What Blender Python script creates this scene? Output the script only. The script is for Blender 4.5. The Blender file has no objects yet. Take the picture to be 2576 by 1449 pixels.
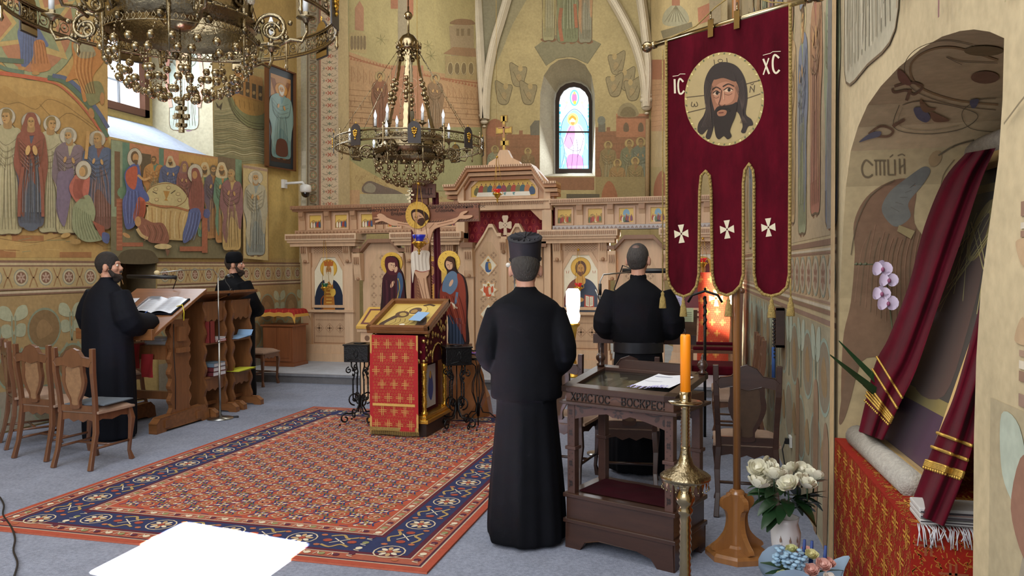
import bpy, math, random
from mathutils import Vector as V, Matrix
from mathutils.geometry import tessellate_polygon
RN = random.Random(11)
PI = math.pi
sc = bpy.context.scene
COL = sc.collection
def rad(a): return math.radians(a)
# ---------------- camera maths (photo frame 2576 x 1449)
FX = 1963.; YAW = rad(14.64); PIT = rad(-1.54); ROL = rad(-.3); CZ = 1.65
fw = V((-math.sin(YAW)*math.cos(PIT), math.cos(YAW)*math.cos(PIT), math.sin(PIT)))
r0 = V((math.cos(YAW), math.sin(YAW), 0)); u0 = r0.cross(fw)
rt = r0*math.cos(ROL)+u0*math.sin(ROL); up = u0*math.cos(ROL)-r0*math.sin(ROL)
CAM = V((0, 0, CZ))
def ray(x, y): return rt*((x-1288)/FX)+up*((724.5-y)/FX)+fw
def fl(x, y, z=0.):
    d = ray(x, y); return CAM+d*((z-CZ)/d.z)
def atX(x, y, X): d = ray(x, y); return CAM+d*(X/d.x)
def atY(x, y, Y): d = ray(x, y); return CAM+d*(Y/d.y)
def atD(x, y, D): return CAM+ray(x, y)*D
def plane(p0, n):
    p0 = V(p0); n = V(n).normalized()
    def g(x, y, h=0):
        d = ray(x, y); return CAM+d*(((p0+n*h-CAM).dot(n))/d.dot(n))
    return g
def vplane(a, b, flip=1):                 # vertical plane through ground points a, b
    a = V((a[0], a[1], 0)); b = V((b[0], b[1], 0)); t = (b-a).normalized()
    return plane(a, V((-t.y, t.x, 0))*flip)
# ---------------- colour and materials
def lin(c):
    if isinstance(c, str):
        c = c.lstrip('#'); c = [int(c[i:i+2], 16)/255 for i in (0, 2, 4)]
    return tuple((v/12.92 if v <= .04045 else ((v+.055)/1.055)**2.4) for v in c)
MATS = {}
def mat(name, col=None, rough=.6, metal=0., noise=0., nscale=8., stretch=(1, 1, 1), bump=0., bscale=60., emit=0., fine=0., trans=0., spec=.5, sheen=0., dark=None, coat=0., alpha=1., fade=0.):
    """procedural principled material; col None -> the mesh's painted colour attribute"""
    if name in MATS: return MATS[name]
    m = bpy.data.materials.new(name); m.use_nodes = True; nt = m.node_tree; N = nt.nodes; L = nt.links
    b = N['Principled BSDF']; b.inputs['Roughness'].default_value = rough; b.inputs['Metallic'].default_value = metal
    b.inputs['Specular IOR Level'].default_value = spec
    if coat: b.inputs['Coat Weight'].default_value = coat; b.inputs['Coat Roughness'].default_value = .15
    if trans: b.inputs['Transmission Weight'].default_value = trans
    if alpha < 1: b.inputs['Alpha'].default_value = alpha
    if sheen:
        b.inputs['Sheen Weight'].default_value = sheen; b.inputs['Sheen Roughness'].default_value = .4
    tc = N.new('ShaderNodeTexCoord'); mp = N.new('ShaderNodeMapping'); mp.inputs['Scale'].default_value = stretch
    L.new(tc.outputs['Object'], mp.inputs['Vector'])
    if col is None:
        a = N.new('ShaderNodeAttribute'); a.attribute_name = 'Col'; src = a.outputs['Color']
    else:
        a = N.new('ShaderNodeRGB'); a.outputs[0].default_value = (*lin(col), 1); src = a.outputs[0]
    if noise:
        n = N.new('ShaderNodeTexNoise'); n.inputs['Scale'].default_value = nscale; n.inputs['Detail'].default_value = 6; n.inputs['Roughness'].default_value = .65
        L.new(mp.outputs[0], n.inputs['Vector'])
        r = N.new('ShaderNodeMapRange'); r.inputs['From Min'].default_value = .3; r.inputs['From Max'].default_value = .7
        r.inputs['To Min'].default_value = 1-noise; r.inputs['To Max'].default_value = 1+noise*.6
        L.new(n.outputs['Fac'], r.inputs['Value'])
        mx = N.new('ShaderNodeVectorMath'); mx.operation = 'SCALE'; L.new(src, mx.inputs[0]); L.new(r.outputs[0], mx.inputs['Scale']); src = mx.outputs[0]
        if fine:
            if fade:
                fm = N.new('ShaderNodeMix'); fm.data_type = 'RGBA'; fm.inputs[0].default_value = fade; L.new(src, fm.inputs[6]); fm.inputs[7].default_value = (*lin('#bfae86'), 1); src = fm.outputs[2]
            n2 = N.new('ShaderNodeTexNoise'); n2.inputs['Scale'].default_value = nscale*14; n2.inputs['Detail'].default_value = 3
            L.new(mp.outputs[0], n2.inputs['Vector'])
            r2 = N.new('ShaderNodeMapRange'); r2.inputs['From Min'].default_value = .25; r2.inputs['From Max'].default_value = .75
            r2.inputs['To Min'].default_value = 1-fine; r2.inputs['To Max'].default_value = 1+fine
            L.new(n2.outputs['Fac'], r2.inputs['Value'])
            m2 = N.new('ShaderNodeVectorMath'); m2.operation = 'SCALE'; L.new(src, m2.inputs[0]); L.new(r2.outputs[0], m2.inputs['Scale']); src = m2.outputs[0]
    L.new(src, b.inputs['Base Color'])
    if emit:
        L.new(src, b.inputs['Emission Color']); b.inputs['Emission Strength'].default_value = emit
    if bump:
        n3 = N.new('ShaderNodeTexNoise'); n3.inputs['Scale'].default_value = bscale; n3.inputs['Detail'].default_value = 4
        L.new(mp.outputs[0], n3.inputs['Vector']); bp = N.new('ShaderNodeBump'); bp.inputs['Strength'].default_value = bump; bp.inputs['Distance'].default_value = .01
        L.new(n3.outputs['Fac'], bp.inputs['Height']); L.new(bp.outputs[0], b.inputs['Normal'])
    MATS[name] = m; return m
FRESCO = mat('fresco_plaster', None, .85, fade=.2, noise=.2, nscale=1.8, fine=.11, bump=.15, bscale=25, spec=.2)
PAINT = mat('painted_panel', None, .45, noise=.06, nscale=6, fine=.04)
MATTE = mat('painted_matte', None, .8, noise=.05, nscale=8, fine=.04, spec=.25)
GILD = mat('gilded_panel', None, .35, metal=.55, noise=.08, nscale=10)
BRASS = mat('polished_brass', '#a39272', .2, metal=1., noise=.25, nscale=9)
BRASSD = mat('aged_brass', '#94866a', .26, metal=1., noise=.3, nscale=14, bump=.4, bscale=70)
GOLD = mat('gold_leaf', '#d9ac4a', .3, metal=.9, noise=.12, nscale=12, bump=.3, bscale=60)
GBRAID = mat('gold_braid', '#b39a5c', .5, metal=.6, noise=.35, nscale=90, bump=.8, bscale=300)
IRON = mat('black_iron', '#0d0e10', .32, metal=.3, noise=.2, nscale=30, bump=.3, bscale=80)
BPLAS = mat('black_plastic', '#101114', .4)
CHROME = mat('brushed_steel', '#a9aaa8', .28, metal=1.)
WHITEP = mat('white_plastic', '#d8d8d4', .35)
LWOOD = mat('limewood', '#d2ab86', .5, noise=.13, nscale=3.5, stretch=(6, 6, .6), fine=.05)
LWOODV = mat('carved_limewood', None, .5, noise=.12, nscale=3.5, stretch=(6, 6, .6), fine=.05)
OAK = mat('brown_oak', '#7a4f2e', .4, noise=.3, nscale=3, stretch=(8, 8, .7), fine=.1, bump=.15, bscale=30)
OAKH = mat('brown_oak_flat', '#80532f', .4, noise=.3, nscale=3, stretch=(.9, 8, 8), fine=.1, bump=.1, bscale=30)
WALN = mat('dark_walnut', '#3b241a', .33, noise=.3, nscale=3, stretch=(1, 8, 8), fine=.08, coat=.3)
WALNC = mat('carved_walnut', None, .5, noise=.2, nscale=4, stretch=(2, 2, 6), fine=.08)
CHWOOD = mat('chair_wood', '#6b4630', .35, noise=.25, nscale=4, stretch=(5, 5, .8), coat=.3)
HONEY = mat('honey_wood', '#8f5f33', .3, noise=.2, nscale=3, stretch=(6, 6, .6), coat=.5)
PINE = mat('pale_pine', '#c9a86e', .5, noise=.1, nscale=5)
BEIGE = mat('beige_upholstery', '#9c8270', .9, noise=.1, nscale=20, fine=.1, bump=.3, bscale=200)
VELVET = mat('crimson_velvet', '#4e0818', .85, noise=.35, nscale=5, spec=.1, sheen=.03, bump=.1, bscale=40)
VELVETD = mat('dark_wine_velvet', '#320712', .85, noise=.3, nscale=5, spec=.1)
BLACKC = mat('black_cassock_cloth', '#0c0d12', .8, noise=.25, nscale=6, bump=.1, bscale=200, spec=.12)
BLACKC2 = mat('blue_black_cloth', '#0d1019', .75, noise=.25, nscale=6, spec=.15)
SKIN = mat('skin', '#c08f78', .5, noise=.08, nscale=20, spec=.4)
SHOE = mat('black_leather', '#101014', .4)
PAPER = mat('white_paper', '#cfd3de', .8, noise=.03, nscale=20)
WAX = mat('orange_wax', '#f08a12', .35, noise=.06, nscale=6, emit=.12)
# ---------------- mesh builder
def cr(p, n=6, closed=True):               # smoothed outline through points
    out = []; L = len(p)
    for i in range(L if closed else L-1):
        if closed: a, b, c, d = p[i-1], p[i], p[(i+1) % L], p[(i+2) % L]
        else: a, b, c, d = p[max(i-1, 0)], p[i], p[i+1], p[min(i+2, L-1)]
        for k in range(n):
            t = k/n
            out.append(tuple(.5*((2*b[j])+(-a[j]+c[j])*t+(2*a[j]-5*b[j]+4*c[j]-d[j])*t*t+(-a[j]+3*b[j]-3*c[j]+d[j])*t**3) for j in range(len(b))))
    if not closed: out.append(tuple(p[-1]))
    return out
def arc(cx, cy, rx, ry, a0, a1, n=12): return [(cx+rx*math.cos(rad(a0+(a1-a0)*i/n)), cy+ry*math.sin(rad(a0+(a1-a0)*i/n))) for i in range(n+1)]
class M:
    def __init__(s, col='#808080'):
        s.v = []; s.f = []; s.mi = []; s.c = []; s.sm = []; s.T = None; s.m = 0; s.col = lin(col); s.box_ = []
    def color(s, c): s.col = lin(c); return s
    def add(s, vs, fs, smooth=False, cols=None):
        o = len(s.v)
        for p in vs: s.v.append(s.T @ V(p) if s.T else V(p))
        for i, f in enumerate(fs):
            s.f.append([o+k for k in f]); s.mi.append(s.m); s.c.append(cols[i] if cols else s.col); s.sm.append(smooth)
        return s
    def box(s, c, d, rz=0, taper=1.):
        x, y, z = (q/2 for q in d); cs, sn = math.cos(rz), math.sin(rz); vs = []
        for k in (-1, 1):
            t = taper if k > 0 else 1
            for a, b in ((-1, -1), (1, -1), (1, 1), (-1, 1)):
                X, Y = a*x*t, b*y*t; vs.append((c[0]+X*cs-Y*sn, c[1]+X*sn+Y*cs, c[2]+k*z))
        return s.add(vs, [(3, 2, 1, 0), (4, 5, 6, 7), (0, 1, 5, 4), (1, 2, 6, 5), (2, 3, 7, 6), (3, 0, 4, 7)])
    def bb(s, x0, x1, y0, y1, z0, z1): return s.box(((x0+x1)/2, (y0+y1)/2, (z0+z1)/2), (abs(x1-x0), abs(y1-y0), abs(z1-z0)))
    def beam(s, a, b, w, h, upv=(0, 0, 1)):
        a, b = V(a), V(b); d = (b-a).normalized(); u = V(upv)
        if abs(d.dot(u)) > .99: u = V((0, 1, 0))
        r = d.cross(u).normalized(); u = r.cross(d)
        vs = [p+r*i*w/2+u*j*h/2 for p in (a, b) for i, j in ((-1, -1), (1, -1), (1, 1), (-1, 1))]
        return s.add(vs, [(0, 1, 2, 3), (7, 6, 5, 4), (4, 5, 1, 0), (5, 6, 2, 1), (6, 7, 3, 2), (7, 4, 0, 3)])
    def tube(s, pts, r, n=8, smooth=True, closed=False, sq=None):
        pts = [V(p) for p in pts]; L = len(pts)
        rs = r if isinstance(r, (list, tuple)) else [r]*L
        vs = []; t0 = (pts[1]-pts[0]).normalized(); u = V((0, 0, 1)) if abs(t0.z) < .9 else V((1, 0, 0))
        u = (u-t0*u.dot(t0)).normalized()
        for i, p in enumerate(pts):
            if closed: t = (pts[(i+1) % L]-pts[i-1])
            else: t = pts[min(i+1, L-1)]-pts[max(i-1, 0)]
            if t.length < 1e-9: t = t0.copy()
            t.normalize(); u = (u-t*u.dot(t))
            if u.length < 1e-6: u = t.orthogonal()
            u.normalize(); w = t.cross(u)
            for k in range(n):
                a = 2*PI*k/n+(PI/4 if n == 4 else 0); fx = fy = rs[i]
                if sq: fx, fy = rs[i]*sq[0], rs[i]*sq[1]
                vs.append(p+u*(fx*math.cos(a))+w*(fy*math.sin(a)))
        fs = []
        for i in range(L if closed else L-1):
            j = (i+1) % L
            for k in range(n): fs.append((i*n+k, i*n+(k+1) % n, j*n+(k+1) % n, j*n+k))
        if not closed: fs += [tuple(range(n))[::-1], tuple((L-1)*n+k for k in range(n))]
        return s.add(vs, fs, smooth)
    def lathe(s, prof, c=(0, 0, 0), n=20, smooth=True, fn=None, cap=True):
        vs = []; L = len(prof)
        for i, (r, z) in enumerate(prof):
            for k in range(n):
                a = 2*PI*k/n; rr = max(r, 1e-4)*(fn(a, z) if fn else 1)
                vs.append((c[0]+rr*math.cos(a), c[1]+rr*math.sin(a), c[2]+z))
        fs = [(i*n+k, i*n+(k+1) % n, (i+1)*n+(k+1) % n, (i+1)*n+k) for i in range(L-1) for k in range(n)]
        if cap: fs += [tuple(range(n))[::-1], tuple((L-1)*n+k for k in range(n))]
        return s.add(vs, fs, smooth)
    def ball(s, c, r, n=10, sc_=(1, 1, 1)):
        h = max(4, n//2); vs = []; 
        for i in range(h+1):
            a = PI*i/h
            for k in range(n):
                b = 2*PI*k/n; q = max(math.sin(a), 1e-3)
                vs.append((c[0]+r*sc_[0]*q*math.cos(b), c[1]+r*sc_[1]*q*math.sin(b), c[2]-r*sc_[2]*math.cos(a)))
        return s.add(vs, [(i*n+k, i*n+(k+1) % n, (i+1)*n+(k+1) % n, (i+1)*n+k) for i in range(h) for k in range(n)], True)
    def poly(s, pts3):                      # any planar concave outline
        pts3 = [V(p) for p in pts3]; return s.add(pts3, [tuple(t) for t in tessellate_polygon([pts3])])
    def holed(s, loops):
        allp = [V(p) for l in loops for p in l]; return s.add(allp, [tuple(t) for t in tessellate_polygon([[V(p) for p in l] for l in loops])])
    def prism(s, pts3, off):                # solid: outline + offset vector
        pts3 = [V(p) for p in pts3]; off = V(off); n = len(pts3); tr = [tuple(t) for t in tessellate_polygon([pts3])]
        return s.add(pts3+[p+off for p in pts3], tr+[tuple(n+k for k in t[::-1]) for t in tr]+[(i, (i+1) % n, n+(i+1) % n, n+i) for i in range(n)])
    def xz(s, pts, y, d): return s.prism([(x, y, z) for x, z in pts], (0, d, 0))
    def yz(s, pts, x, d): return s.prism([(x, y, z) for y, z in pts], (d, 0, 0))
    def xy(s, pts, z, d): return s.prism([(x, y, z) for x, y in pts], (0, 0, d))
    def sheet(s, fn, nu, nv, smooth=True, closeu=False, colf=None):
        vs = [fn(i/nu, j/nv) for j in range(nv+1) for i in range(nu+(0 if closeu else 1))]
        w = nu if closeu else nu+1; fs = []; cs = []
        for j in range(nv):
            for i in range(nu):
                i2 = (i+1) % w if closeu else i+1
                fs.append((j*w+i, j*w+i2, (j+1)*w+i2, (j+1)*w+i))
                if colf: cs.append(lin(colf((i+.5)/nu, (j+.5)/nv)))
        return s.add(vs, fs, smooth, cs if colf else None)
    # ---- painting: flat layers laid just proud of a surface, g(x,y,h)->3D
    def on(s, g, step=.0006, base=.0012): s.g = g; s.step = step; s.base = base; s.box_ = []; return s
    def lay(s, pts, layer=None):
        xs = [p[0] for p in pts]; ys = [p[1] for p in pts]; b = (min(xs), max(xs), min(ys), max(ys)); k = 0
        if layer is not None and len(s.box_) < 900: s.box_.append((*b, layer))
        if layer is None:
            for (x0, x1, y0, y1, q) in s.box_:
                if q >= k and x0 < b[1] and x1 > b[0] and y0 < b[3] and y1 > b[2]: k = q+1
            s.box_.append((*b, k))
        else: k = layer
        return s.base+s.step*k
    def fill(s, pts, c=None, layer=None):
        if c: s.col = lin(c)
        h = s.lay(pts, layer); p2 = [V((p[0], p[1], 0)) for p in pts]
        return s.add([s.g(p[0], p[1], h) for p in pts], [tuple(t) for t in tessellate_polygon([p2])])
    def blob(s, pts, c=None, layer=None, n=5): return s.fill(cr(pts, n), c, layer)
    def ell(s, cx, cy, rx, ry=None, c=None, n=18, rot=0, layer=None):
        ry = rx if ry is None else ry; a = rad(rot); ca, sa = math.cos(a), math.sin(a)
        return s.fill([(cx+rx*math.cos(t)*ca-ry*math.sin(t)*sa, cy+rx*math.cos(t)*sa+ry*math.sin(t)*ca) for t in [2*PI*i/n for i in range(n)]], c, layer)
    def rect(s, x0, y0, x1, y1, c=None, layer=None): return s.fill([(x0, y0), (x1, y0), (x1, y1), (x0, y1)], c, layer)
    def stroke(s, pts, w, c=None, smooth=True, closed=False, layer=None, n=4):
        if smooth and len(pts) > 2: pts = cr(pts, n, closed)
        L = len(pts); 
        if c: s.col = lin(c)
        ws = w if callable(w) else (lambda t: w); ls = []; rs_ = []
        for i in range(L):
            if closed: a, b = pts[i-1], pts[(i+1) % L]
            else: a, b = pts[max(i-1, 0)], pts[min(i+1, L-1)]
            dx, dy = b[0]-a[0], b[1]-a[1]; q = math.hypot(dx, dy) or 1; hw = ws(i/max(L-1, 1))/2
            ls.append((pts[i][0]-dy/q*hw, pts[i][1]+dx/q*hw)); rs_.append((pts[i][0]+dy/q*hw, pts[i][1]-dx/q*hw))
        h = s.lay(ls+rs_, layer); m = L if closed else L-1
        return s.add([s.g(p[0], p[1], h) for p in ls+rs_], [(i, (i+1) % L, L+(i+1) % L, L+i) for i in range(m)])
    def ring(s, cx, cy, rx, ry, w, c=None, n=20, layer=None): return s.stroke([(cx+rx*math.cos(2*PI*i/n), cy+ry*math.sin(2*PI*i/n)) for i in range(n)], w, c, False, True, layer)
    def build(s, name, mats, parent=None, world=False, bevel=0, sub=0, remesh=0, smooth_it=0, auto=False, weld=False):
        me = bpy.data.meshes.new(name); vs = s.v; off = V((0, 0, 0))
        if world and parent is not None:
            ML = parent['_m'] if False else (Matrix.Translation(parent.location) @ Matrix.Rotation(parent.rotation_euler.z, 4, 'Z')).inverted()
            vs = [ML @ p for p in vs]
        elif parent is None and vs:
            off = V(((min(p.x for p in vs)+max(p.x for p in vs))/2, (min(p.y for p in vs)+max(p.y for p in vs))/2, min(p.z for p in vs)))
            vs = [p-off for p in vs]
        me.from_pydata([tuple(p) for p in vs], [], s.f)
        for m_ in (mats if isinstance(mats, (list, tuple)) else [mats]): me.materials.append(m_)
        me.polygons.foreach_set('material_index', s.mi); me.polygons.foreach_set('use_smooth', s.sm)
        at = me.color_attributes.new('Col', 'FLOAT_COLOR', 'CORNER'); data = []
        for p, c in zip(me.polygons, s.c): data += list((*c, 1.))*p.loop_total
        at.data.foreach_set('color', data); me.update()
        o = bpy.data.objects.new(name, me); COL.objects.link(o); o.location = off
        if parent is not None: o.parent = parent
        if remesh:
            r = o.modifiers.new('r', 'REMESH'); r.mode = 'VOXEL'; r.voxel_size = remesh; r.use_smooth_shade = True
        if smooth_it:
            r = o.modifiers.new('s', 'SMOOTH'); r.iterations = smooth_it; r.factor = .5
        if bevel:
            r = o.modifiers.new('b', 'BEVEL'); r.width = bevel; r.segments = 2; r.limit_method = 'ANGLE'
        if sub:
            r = o.modifiers.new('u', 'SUBSURF'); r.levels = sub; r.render_levels = sub
        return o
def tag(o, label=None, cat=None, group=None, kind=None):
    if label: o['label'] = label
    if cat: o['category'] = cat
    if group: o['group'] = group
    if kind: o['kind'] = kind
    return o
def thing(name, label, cat, loc=(0, 0, 0), rz=0, group=None):
    o = bpy.data.objects.new(name, None); o.empty_display_size = .1; COL.objects.link(o)
    o.location = loc; o.rotation_euler = (0, 0, rz); return tag(o, label, cat, group)
KIDS = {}
def copy_tree(o, parent=None):
    c = o.copy(); COL.objects.link(c)
    if parent is not None: c.parent = parent
    for ch in [q for q in COL.objects if q.parent == o]: copy_tree(ch, c)
    return c
def dup(o, loc, rz=0, label=None, group=None):
    c = copy_tree(o); c.location = loc; c.rotation_euler = (0, 0, rz)
    if label: c['label'] = label
    if group: c['group'] = group
    return c
def S(name, b, m=None, **k): return tag(b.build(name, m or FRESCO, **k), kind='structure')
def mixc(a, b, t):
    a = a.lstrip('#'); b = b.lstrip('#')
    return '#'+''.join('%02x' % max(0, min(255, int(int(a[i:i+2], 16)*(1-t)+int(b[i:i+2], 16)*t))) for i in (0, 2, 4))
def dk(c, t=.3): return mixc(c, '#1a1210', t)
def lt(c, t=.3): return mixc(c, '#fff4dc', t)
# ---------------- painted figures (y grows downwards when s = -1 mapping; here y down)
def fig(p, cx, top, h, robe='#8a8f80', cloak=None, w=.27,  halo='#cfc4a4', hr=.085, hair='#5a4030', skin='#c79a62', beard=None, veil=None, turn=0, lean=0, folds=7, hands='chest', feet='#6a4030', ol='#4a3428', cut=1., lw=None, under=None, arm=None, head=.062):
    """standing draped figure painted in outline style, h tall, hem at top+h"""
    lw = (lw or max(h*.006, .3))*.8
    X = lambda u, v: (cx+u*h+lean*(1-v)*h, top+v*h)
    B = lambda pts, c: p.blob([X(*q) for q in pts], c)
    LN = lambda pts, c, ww=lw: p.stroke([X(*q) for q in pts], ww, c)
    hx = turn*.012; w = w*.72; head = head*.84
    if halo:
        p.ell(*X(hx, .08), hr*h, hr*h, halo, 22); p.ring(*X(hx, .08), hr*h, hr*h, lw, dk(halo, .35), 22)
    ck = cloak or robe; k = w
    if feet and cut >= 1:
        p.ell(*X(-.05, .985), .035*h, .016*h, feet, 10, 20); p.ell(*X(.05, .985), .035*h, .016*h, feet, 10, -20)
    out = [(-.03, .14), (-.3*k, .165), (-.56*k, .2), (-.66*k, .34), (-.7*k, .45), (-.55*k, .6), (-.55*k, .8), (-.5*k, cut*.975), (0, cut*.985), (.5*k, cut*.97), (.55*k, .8 if cut > .85 else cut*.8), (.58*k, .6 if cut > .65 else cut*.7), (.7*k, .45), (.64*k, .32), (.54*k, .2), (.3*k, .165), (.03, .14)]
    B(out, robe); p.stroke([X(*q) for q in out], lw*1.3, ol, True, True)
    if under: B([(-.3*k, .55), (.3*k, .55), (.36*k, cut*.97), (-.36*k, cut*.97)], under)
    if cloak:
        B([(-.03, .14), (-.56*k, .2), (-.68*k, .34), (-.7*k, .46), (-.5*k, .58), (-.56*k, .75), (-.3*k, cut*.9), (-.12*k, .62), (.1*k, .6), (.5*k, .74), (.6*k, .6), (.7*k, .44), (.56*k, .2), (.2*k, .17), (0, .27)], cloak)
    for i in range(folds):
        u = (-.42+.84*(i+.5)/folds)*k; a = RN.uniform(-.05, .05)*k; v0 = RN.uniform(.3, .5)
        LN([(u*.6, v0), (u*.9+a, v0+.18), (u+a, .8*cut), (u*1.1, .95*cut)], dk(robe, .35))
        LN([(u*.6+.05*k, v0+.04), (u*.9+a+.06*k, v0+.2), (u+a+.07*k, .86*cut)], lt(robe, .3), lw*1.2)
    for i in range(folds//2+1):
        t = i/(folds//2+1); LN([(-.5*k, .22+.2*t), (-.1*k, .3+.2*t), (.4*k, .24+.22*t)], dk(ck, .35)); LN([(-.45*k, .25+.2*t), (-.1*k, .33+.2*t)], lt(ck, .25), lw)
    LN([(-.55*k, .22), (-.42*k, .4), (-.2*k, .46)], dk(ck, .4), lw*1.2); LN([(.55*k, .22), (.42*k, .4), (.2*k, .44)], dk(ck, .4), lw*1.2)
    # head
    if veil: B([(hx-.058, .07), (hx-.035, .012), (hx, 0), (hx+.035, .012), (hx+.058, .07), (.085, .17), (0, .2), (-.085, .17)], veil)
    B([(-.024, .1), (.024, .1), (.03, .165), (-.03, .165)], dk(skin, .15))
    if hair and not veil: p.ell(*X(hx*.4, .068), head*.82*h, head*1.02*h, hair, 16)
    p.ell(*X(hx, .085), head*.6*h, head*.92*h, skin, 14)
    if hair and not veil: B([(hx-head*.62, .06), (hx-.02, .02), (hx+.02, .02), (hx+head*.62, .06), (hx+.02, .048), (hx-.02, .048)], hair)
    if beard: B([(hx-.033, .095), (hx, .108), (hx+.033, .095), (hx+.028, .13), (hx+.004, .158), (hx-.026, .13)], beard)
    for e in (-1, 1):
        LN([(hx+turn*.008+e*.013-.008, .076), (hx+turn*.008+e*.013+.008, .076)], '#2a1c16', lw*1.3); LN([(hx+turn*.008+e*.014-.01, .068), (hx+turn*.008+e*.014+.009, .067)], dk(skin, .5), lw*.8)
    LN([(hx+turn*.014, .075), (hx+turn*.018, .094)], dk(skin, .4), lw*.8); LN([(hx+turn*.012-.008, .107), (hx+turn*.012+.008, .107)], '#8a3a2c', lw*1.1)
    if hands == 'chest':
        p.ell(*X(-.05*k/.27, .3), .014*h, .03*h, skin, 10, 15); p.ell(*X(.04*k/.27, .31), .014*h, .03*h, skin, 10, -15)
    elif hands == 'point':
        p.stroke([X(.2*k, .35), X(.7*k, .3), X(.95*k, .27)], .035*h, robe); p.ell(*X(1.05*k, .265), .03*h, .013*h, skin, 10, -10)
    elif hands == 'bless':
        p.ell(*X(-.35*k, .27), .016*h, .03*h, skin, 10, -10)
    elif hands == 'up':
        p.stroke([X(.3*k, .22), X(.55*k, .1), X(.5*k, -.02)], .04*h, robe); p.ell(*X(.5*k, -.05), .013*h, .03*h, skin, 10)
def crowd(p, x0, x1, ytop, h, n, cols, halo='#e8c878', seat=False):
    for i in range(n):
        x = x0+(x1-x0)*(i+.5)/n; c = cols[i % len(cols)]
        fig(p, x, ytop+RN.uniform(-.04, .04)*h, h, c, cols[(i+2) % len(cols)], w=.3, halo=halo, folds=2, turn=RN.choice((-1, 1)), hair=RN.choice(('#4a3020', '#7a6a58', '#2e2018')), beard=RN.choice((None, '#4a3020')), feet=None)
# ================= SETTING
XL = -6.95; YC = 12.1; ZS = .13; YS = 10.05
def vpl(a, b):
    a = V((a[0], a[1], 0)); b = V((b[0], b[1], 0)); t = (b-a).normalized(); n = V((-t.y, t.x, 0))
    if n.dot(CAM-a) < 0: n = -n
    return plane(a, n)
def XR(y): return .55-.0364*(y-6.5)
floorm = mat('grey_blue_carpeting', '#8a90a1', .95, noise=.12, nscale=4, fine=.22, bump=.5, bscale=160, spec=.1)
b = M(); b.bb(-9, 3, -3, YS+.02, -.1, 0); S('floor', b, floorm)
b = M(); b.color('#b4bcc8'); b.bb(XL, .6, YS, 12.2, 0, ZS); b.bb(-6.3, 0, 12.2, 17.2, 0, ZS)
b.color('#6c6a6c'); b.bb(XL, .6, YS-.012, YS, 0, ZS-.03); b.color('#85868c'); b.bb(XL, .6, YS-.03, YS+.01, ZS-.03, ZS+.004)
S('trim_step', b, mat('pale_stone', None, .6, noise=.2, nscale=3, fine=.1))
# ---- left wall
w = M('#c3a566'); gL = plane((XL, 0, 0), (1, 0, 0)); WO = (7.73, 9.76, 3.22, 6.4)
def L3(y, z, h=0): return V((XL+h, y, z))
a0, a1 = atX(300, 760, XL), atX(393, 760, XL); nY0, nY1 = a0.y, a1.y; nzt = 1.95
nich = [(nY0, 1.1)]+[(nY0, 1.72)]+[((nY0+nY1)/2-(nY1-nY0)/2*math.cos(rad(t)), 1.72+.2*math.sin(rad(t))) for t in range(20, 180, 20)]+[(nY1, 1.72), (nY1, 1.1)]
w.holed([[L3(-1, 0), L3(12.2, 0), L3(12.2, 8.5), L3(-1, 8.5)], [L3(WO[0], WO[2]), L3(WO[1], WO[2]), L3(WO[1], WO[3]), L3(WO[0], WO[3])], [L3(*q) for q in nich]])
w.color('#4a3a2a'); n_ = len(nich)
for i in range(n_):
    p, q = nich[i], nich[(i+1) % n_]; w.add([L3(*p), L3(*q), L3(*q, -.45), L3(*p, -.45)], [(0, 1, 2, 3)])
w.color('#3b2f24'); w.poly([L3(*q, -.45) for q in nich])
w.on(gL)
# left scene ground and hills
w.rect(-420, 150, 271, 648, '#c29b5b'); w.blob([(0, 225), (60, 245), (110, 240), (190, 262), (250, 300), (271, 330), (271, 470), (150, 430), (60, 400), (0, 420)], '#b98f4f')
for pts in ([(0, 255), (20, 262), (50, 258), (90, 275), (120, 250), (160, 262), (200, 290), (255, 330)], [(100, 262), (140, 300), (180, 285), (262, 345)], [(0, 600), (90, 610), (180, 590), (260, 620)]): w.stroke(pts, 1.6, '#8a6536')
for q in ((30, 592, 110, 606), (0, 628, 40, 648), (150, 634, 230, 648), (60, 560, 120, 566)): w.rect(*q, '#a76a3d')
for _ in range(26):
    x, y = RN.uniform(0, 260), RN.uniform(560, 640); w.stroke([(x, y), (x+RN.uniform(20, 50), y+RN.uniform(-10, 8))], 1.2, RN.choice(('#9b7340', '#d9b878', '#87936b')))
# mandorla with star
w.ell(88, 60, 112, 142, '#9aa27a', 40); w.ring(88, 60, 112, 142, 2, '#5f6a50', 40); w.ell(88, 60, 95, 122, '#b87a5c', 40)
w.fill([(88, -70), (112, 20), (190, 0), (140, 70), (170, 150), (100, 130), (60, 175), (50, 110), (-20, 120), (30, 60), (-10, 0), (60, 10)], '#c8a96b'); w.fill([(88, -40), (104, 28), (165, 18), (126, 72), (150, 130), (98, 112), (62, 150), (58, 98), (0, 105), (42, 58), (10, 12), (66, 22)], '#8f9c78')
w.blob([(62, 50), (80, 45), (115, 100), (122, 115), (110, 118), (92, 105), (80, 150), (56, 170), (50, 120), (44, 80)], '#4c6798'); w.blob([(86, 105), (110, 103), (118, 140), (128, 172), (100, 182), (78, 176), (84, 140)], '#c07a4b')
for i in range(9): w.stroke([(60+i*6, 75+i*4), (58+i*7, 120), (56+i*8, 160)], 1.3, '#35486f' if i < 5 else '#8f4f2c')
w.ell(55, 172, 10, 5, '#b98950', 10); w.ell(90, 184, 10, 5, '#b98950', 10)
w.stroke([(0, 150), (60, 155)], 12, '#4a6a5a', False); w.stroke([(-5, 183), (50, 190), (120, 202)], 10, '#c4573f'); w.stroke([(-5, 165), (20, 175), (60, 182)], 10, '#5c7a68')
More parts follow.
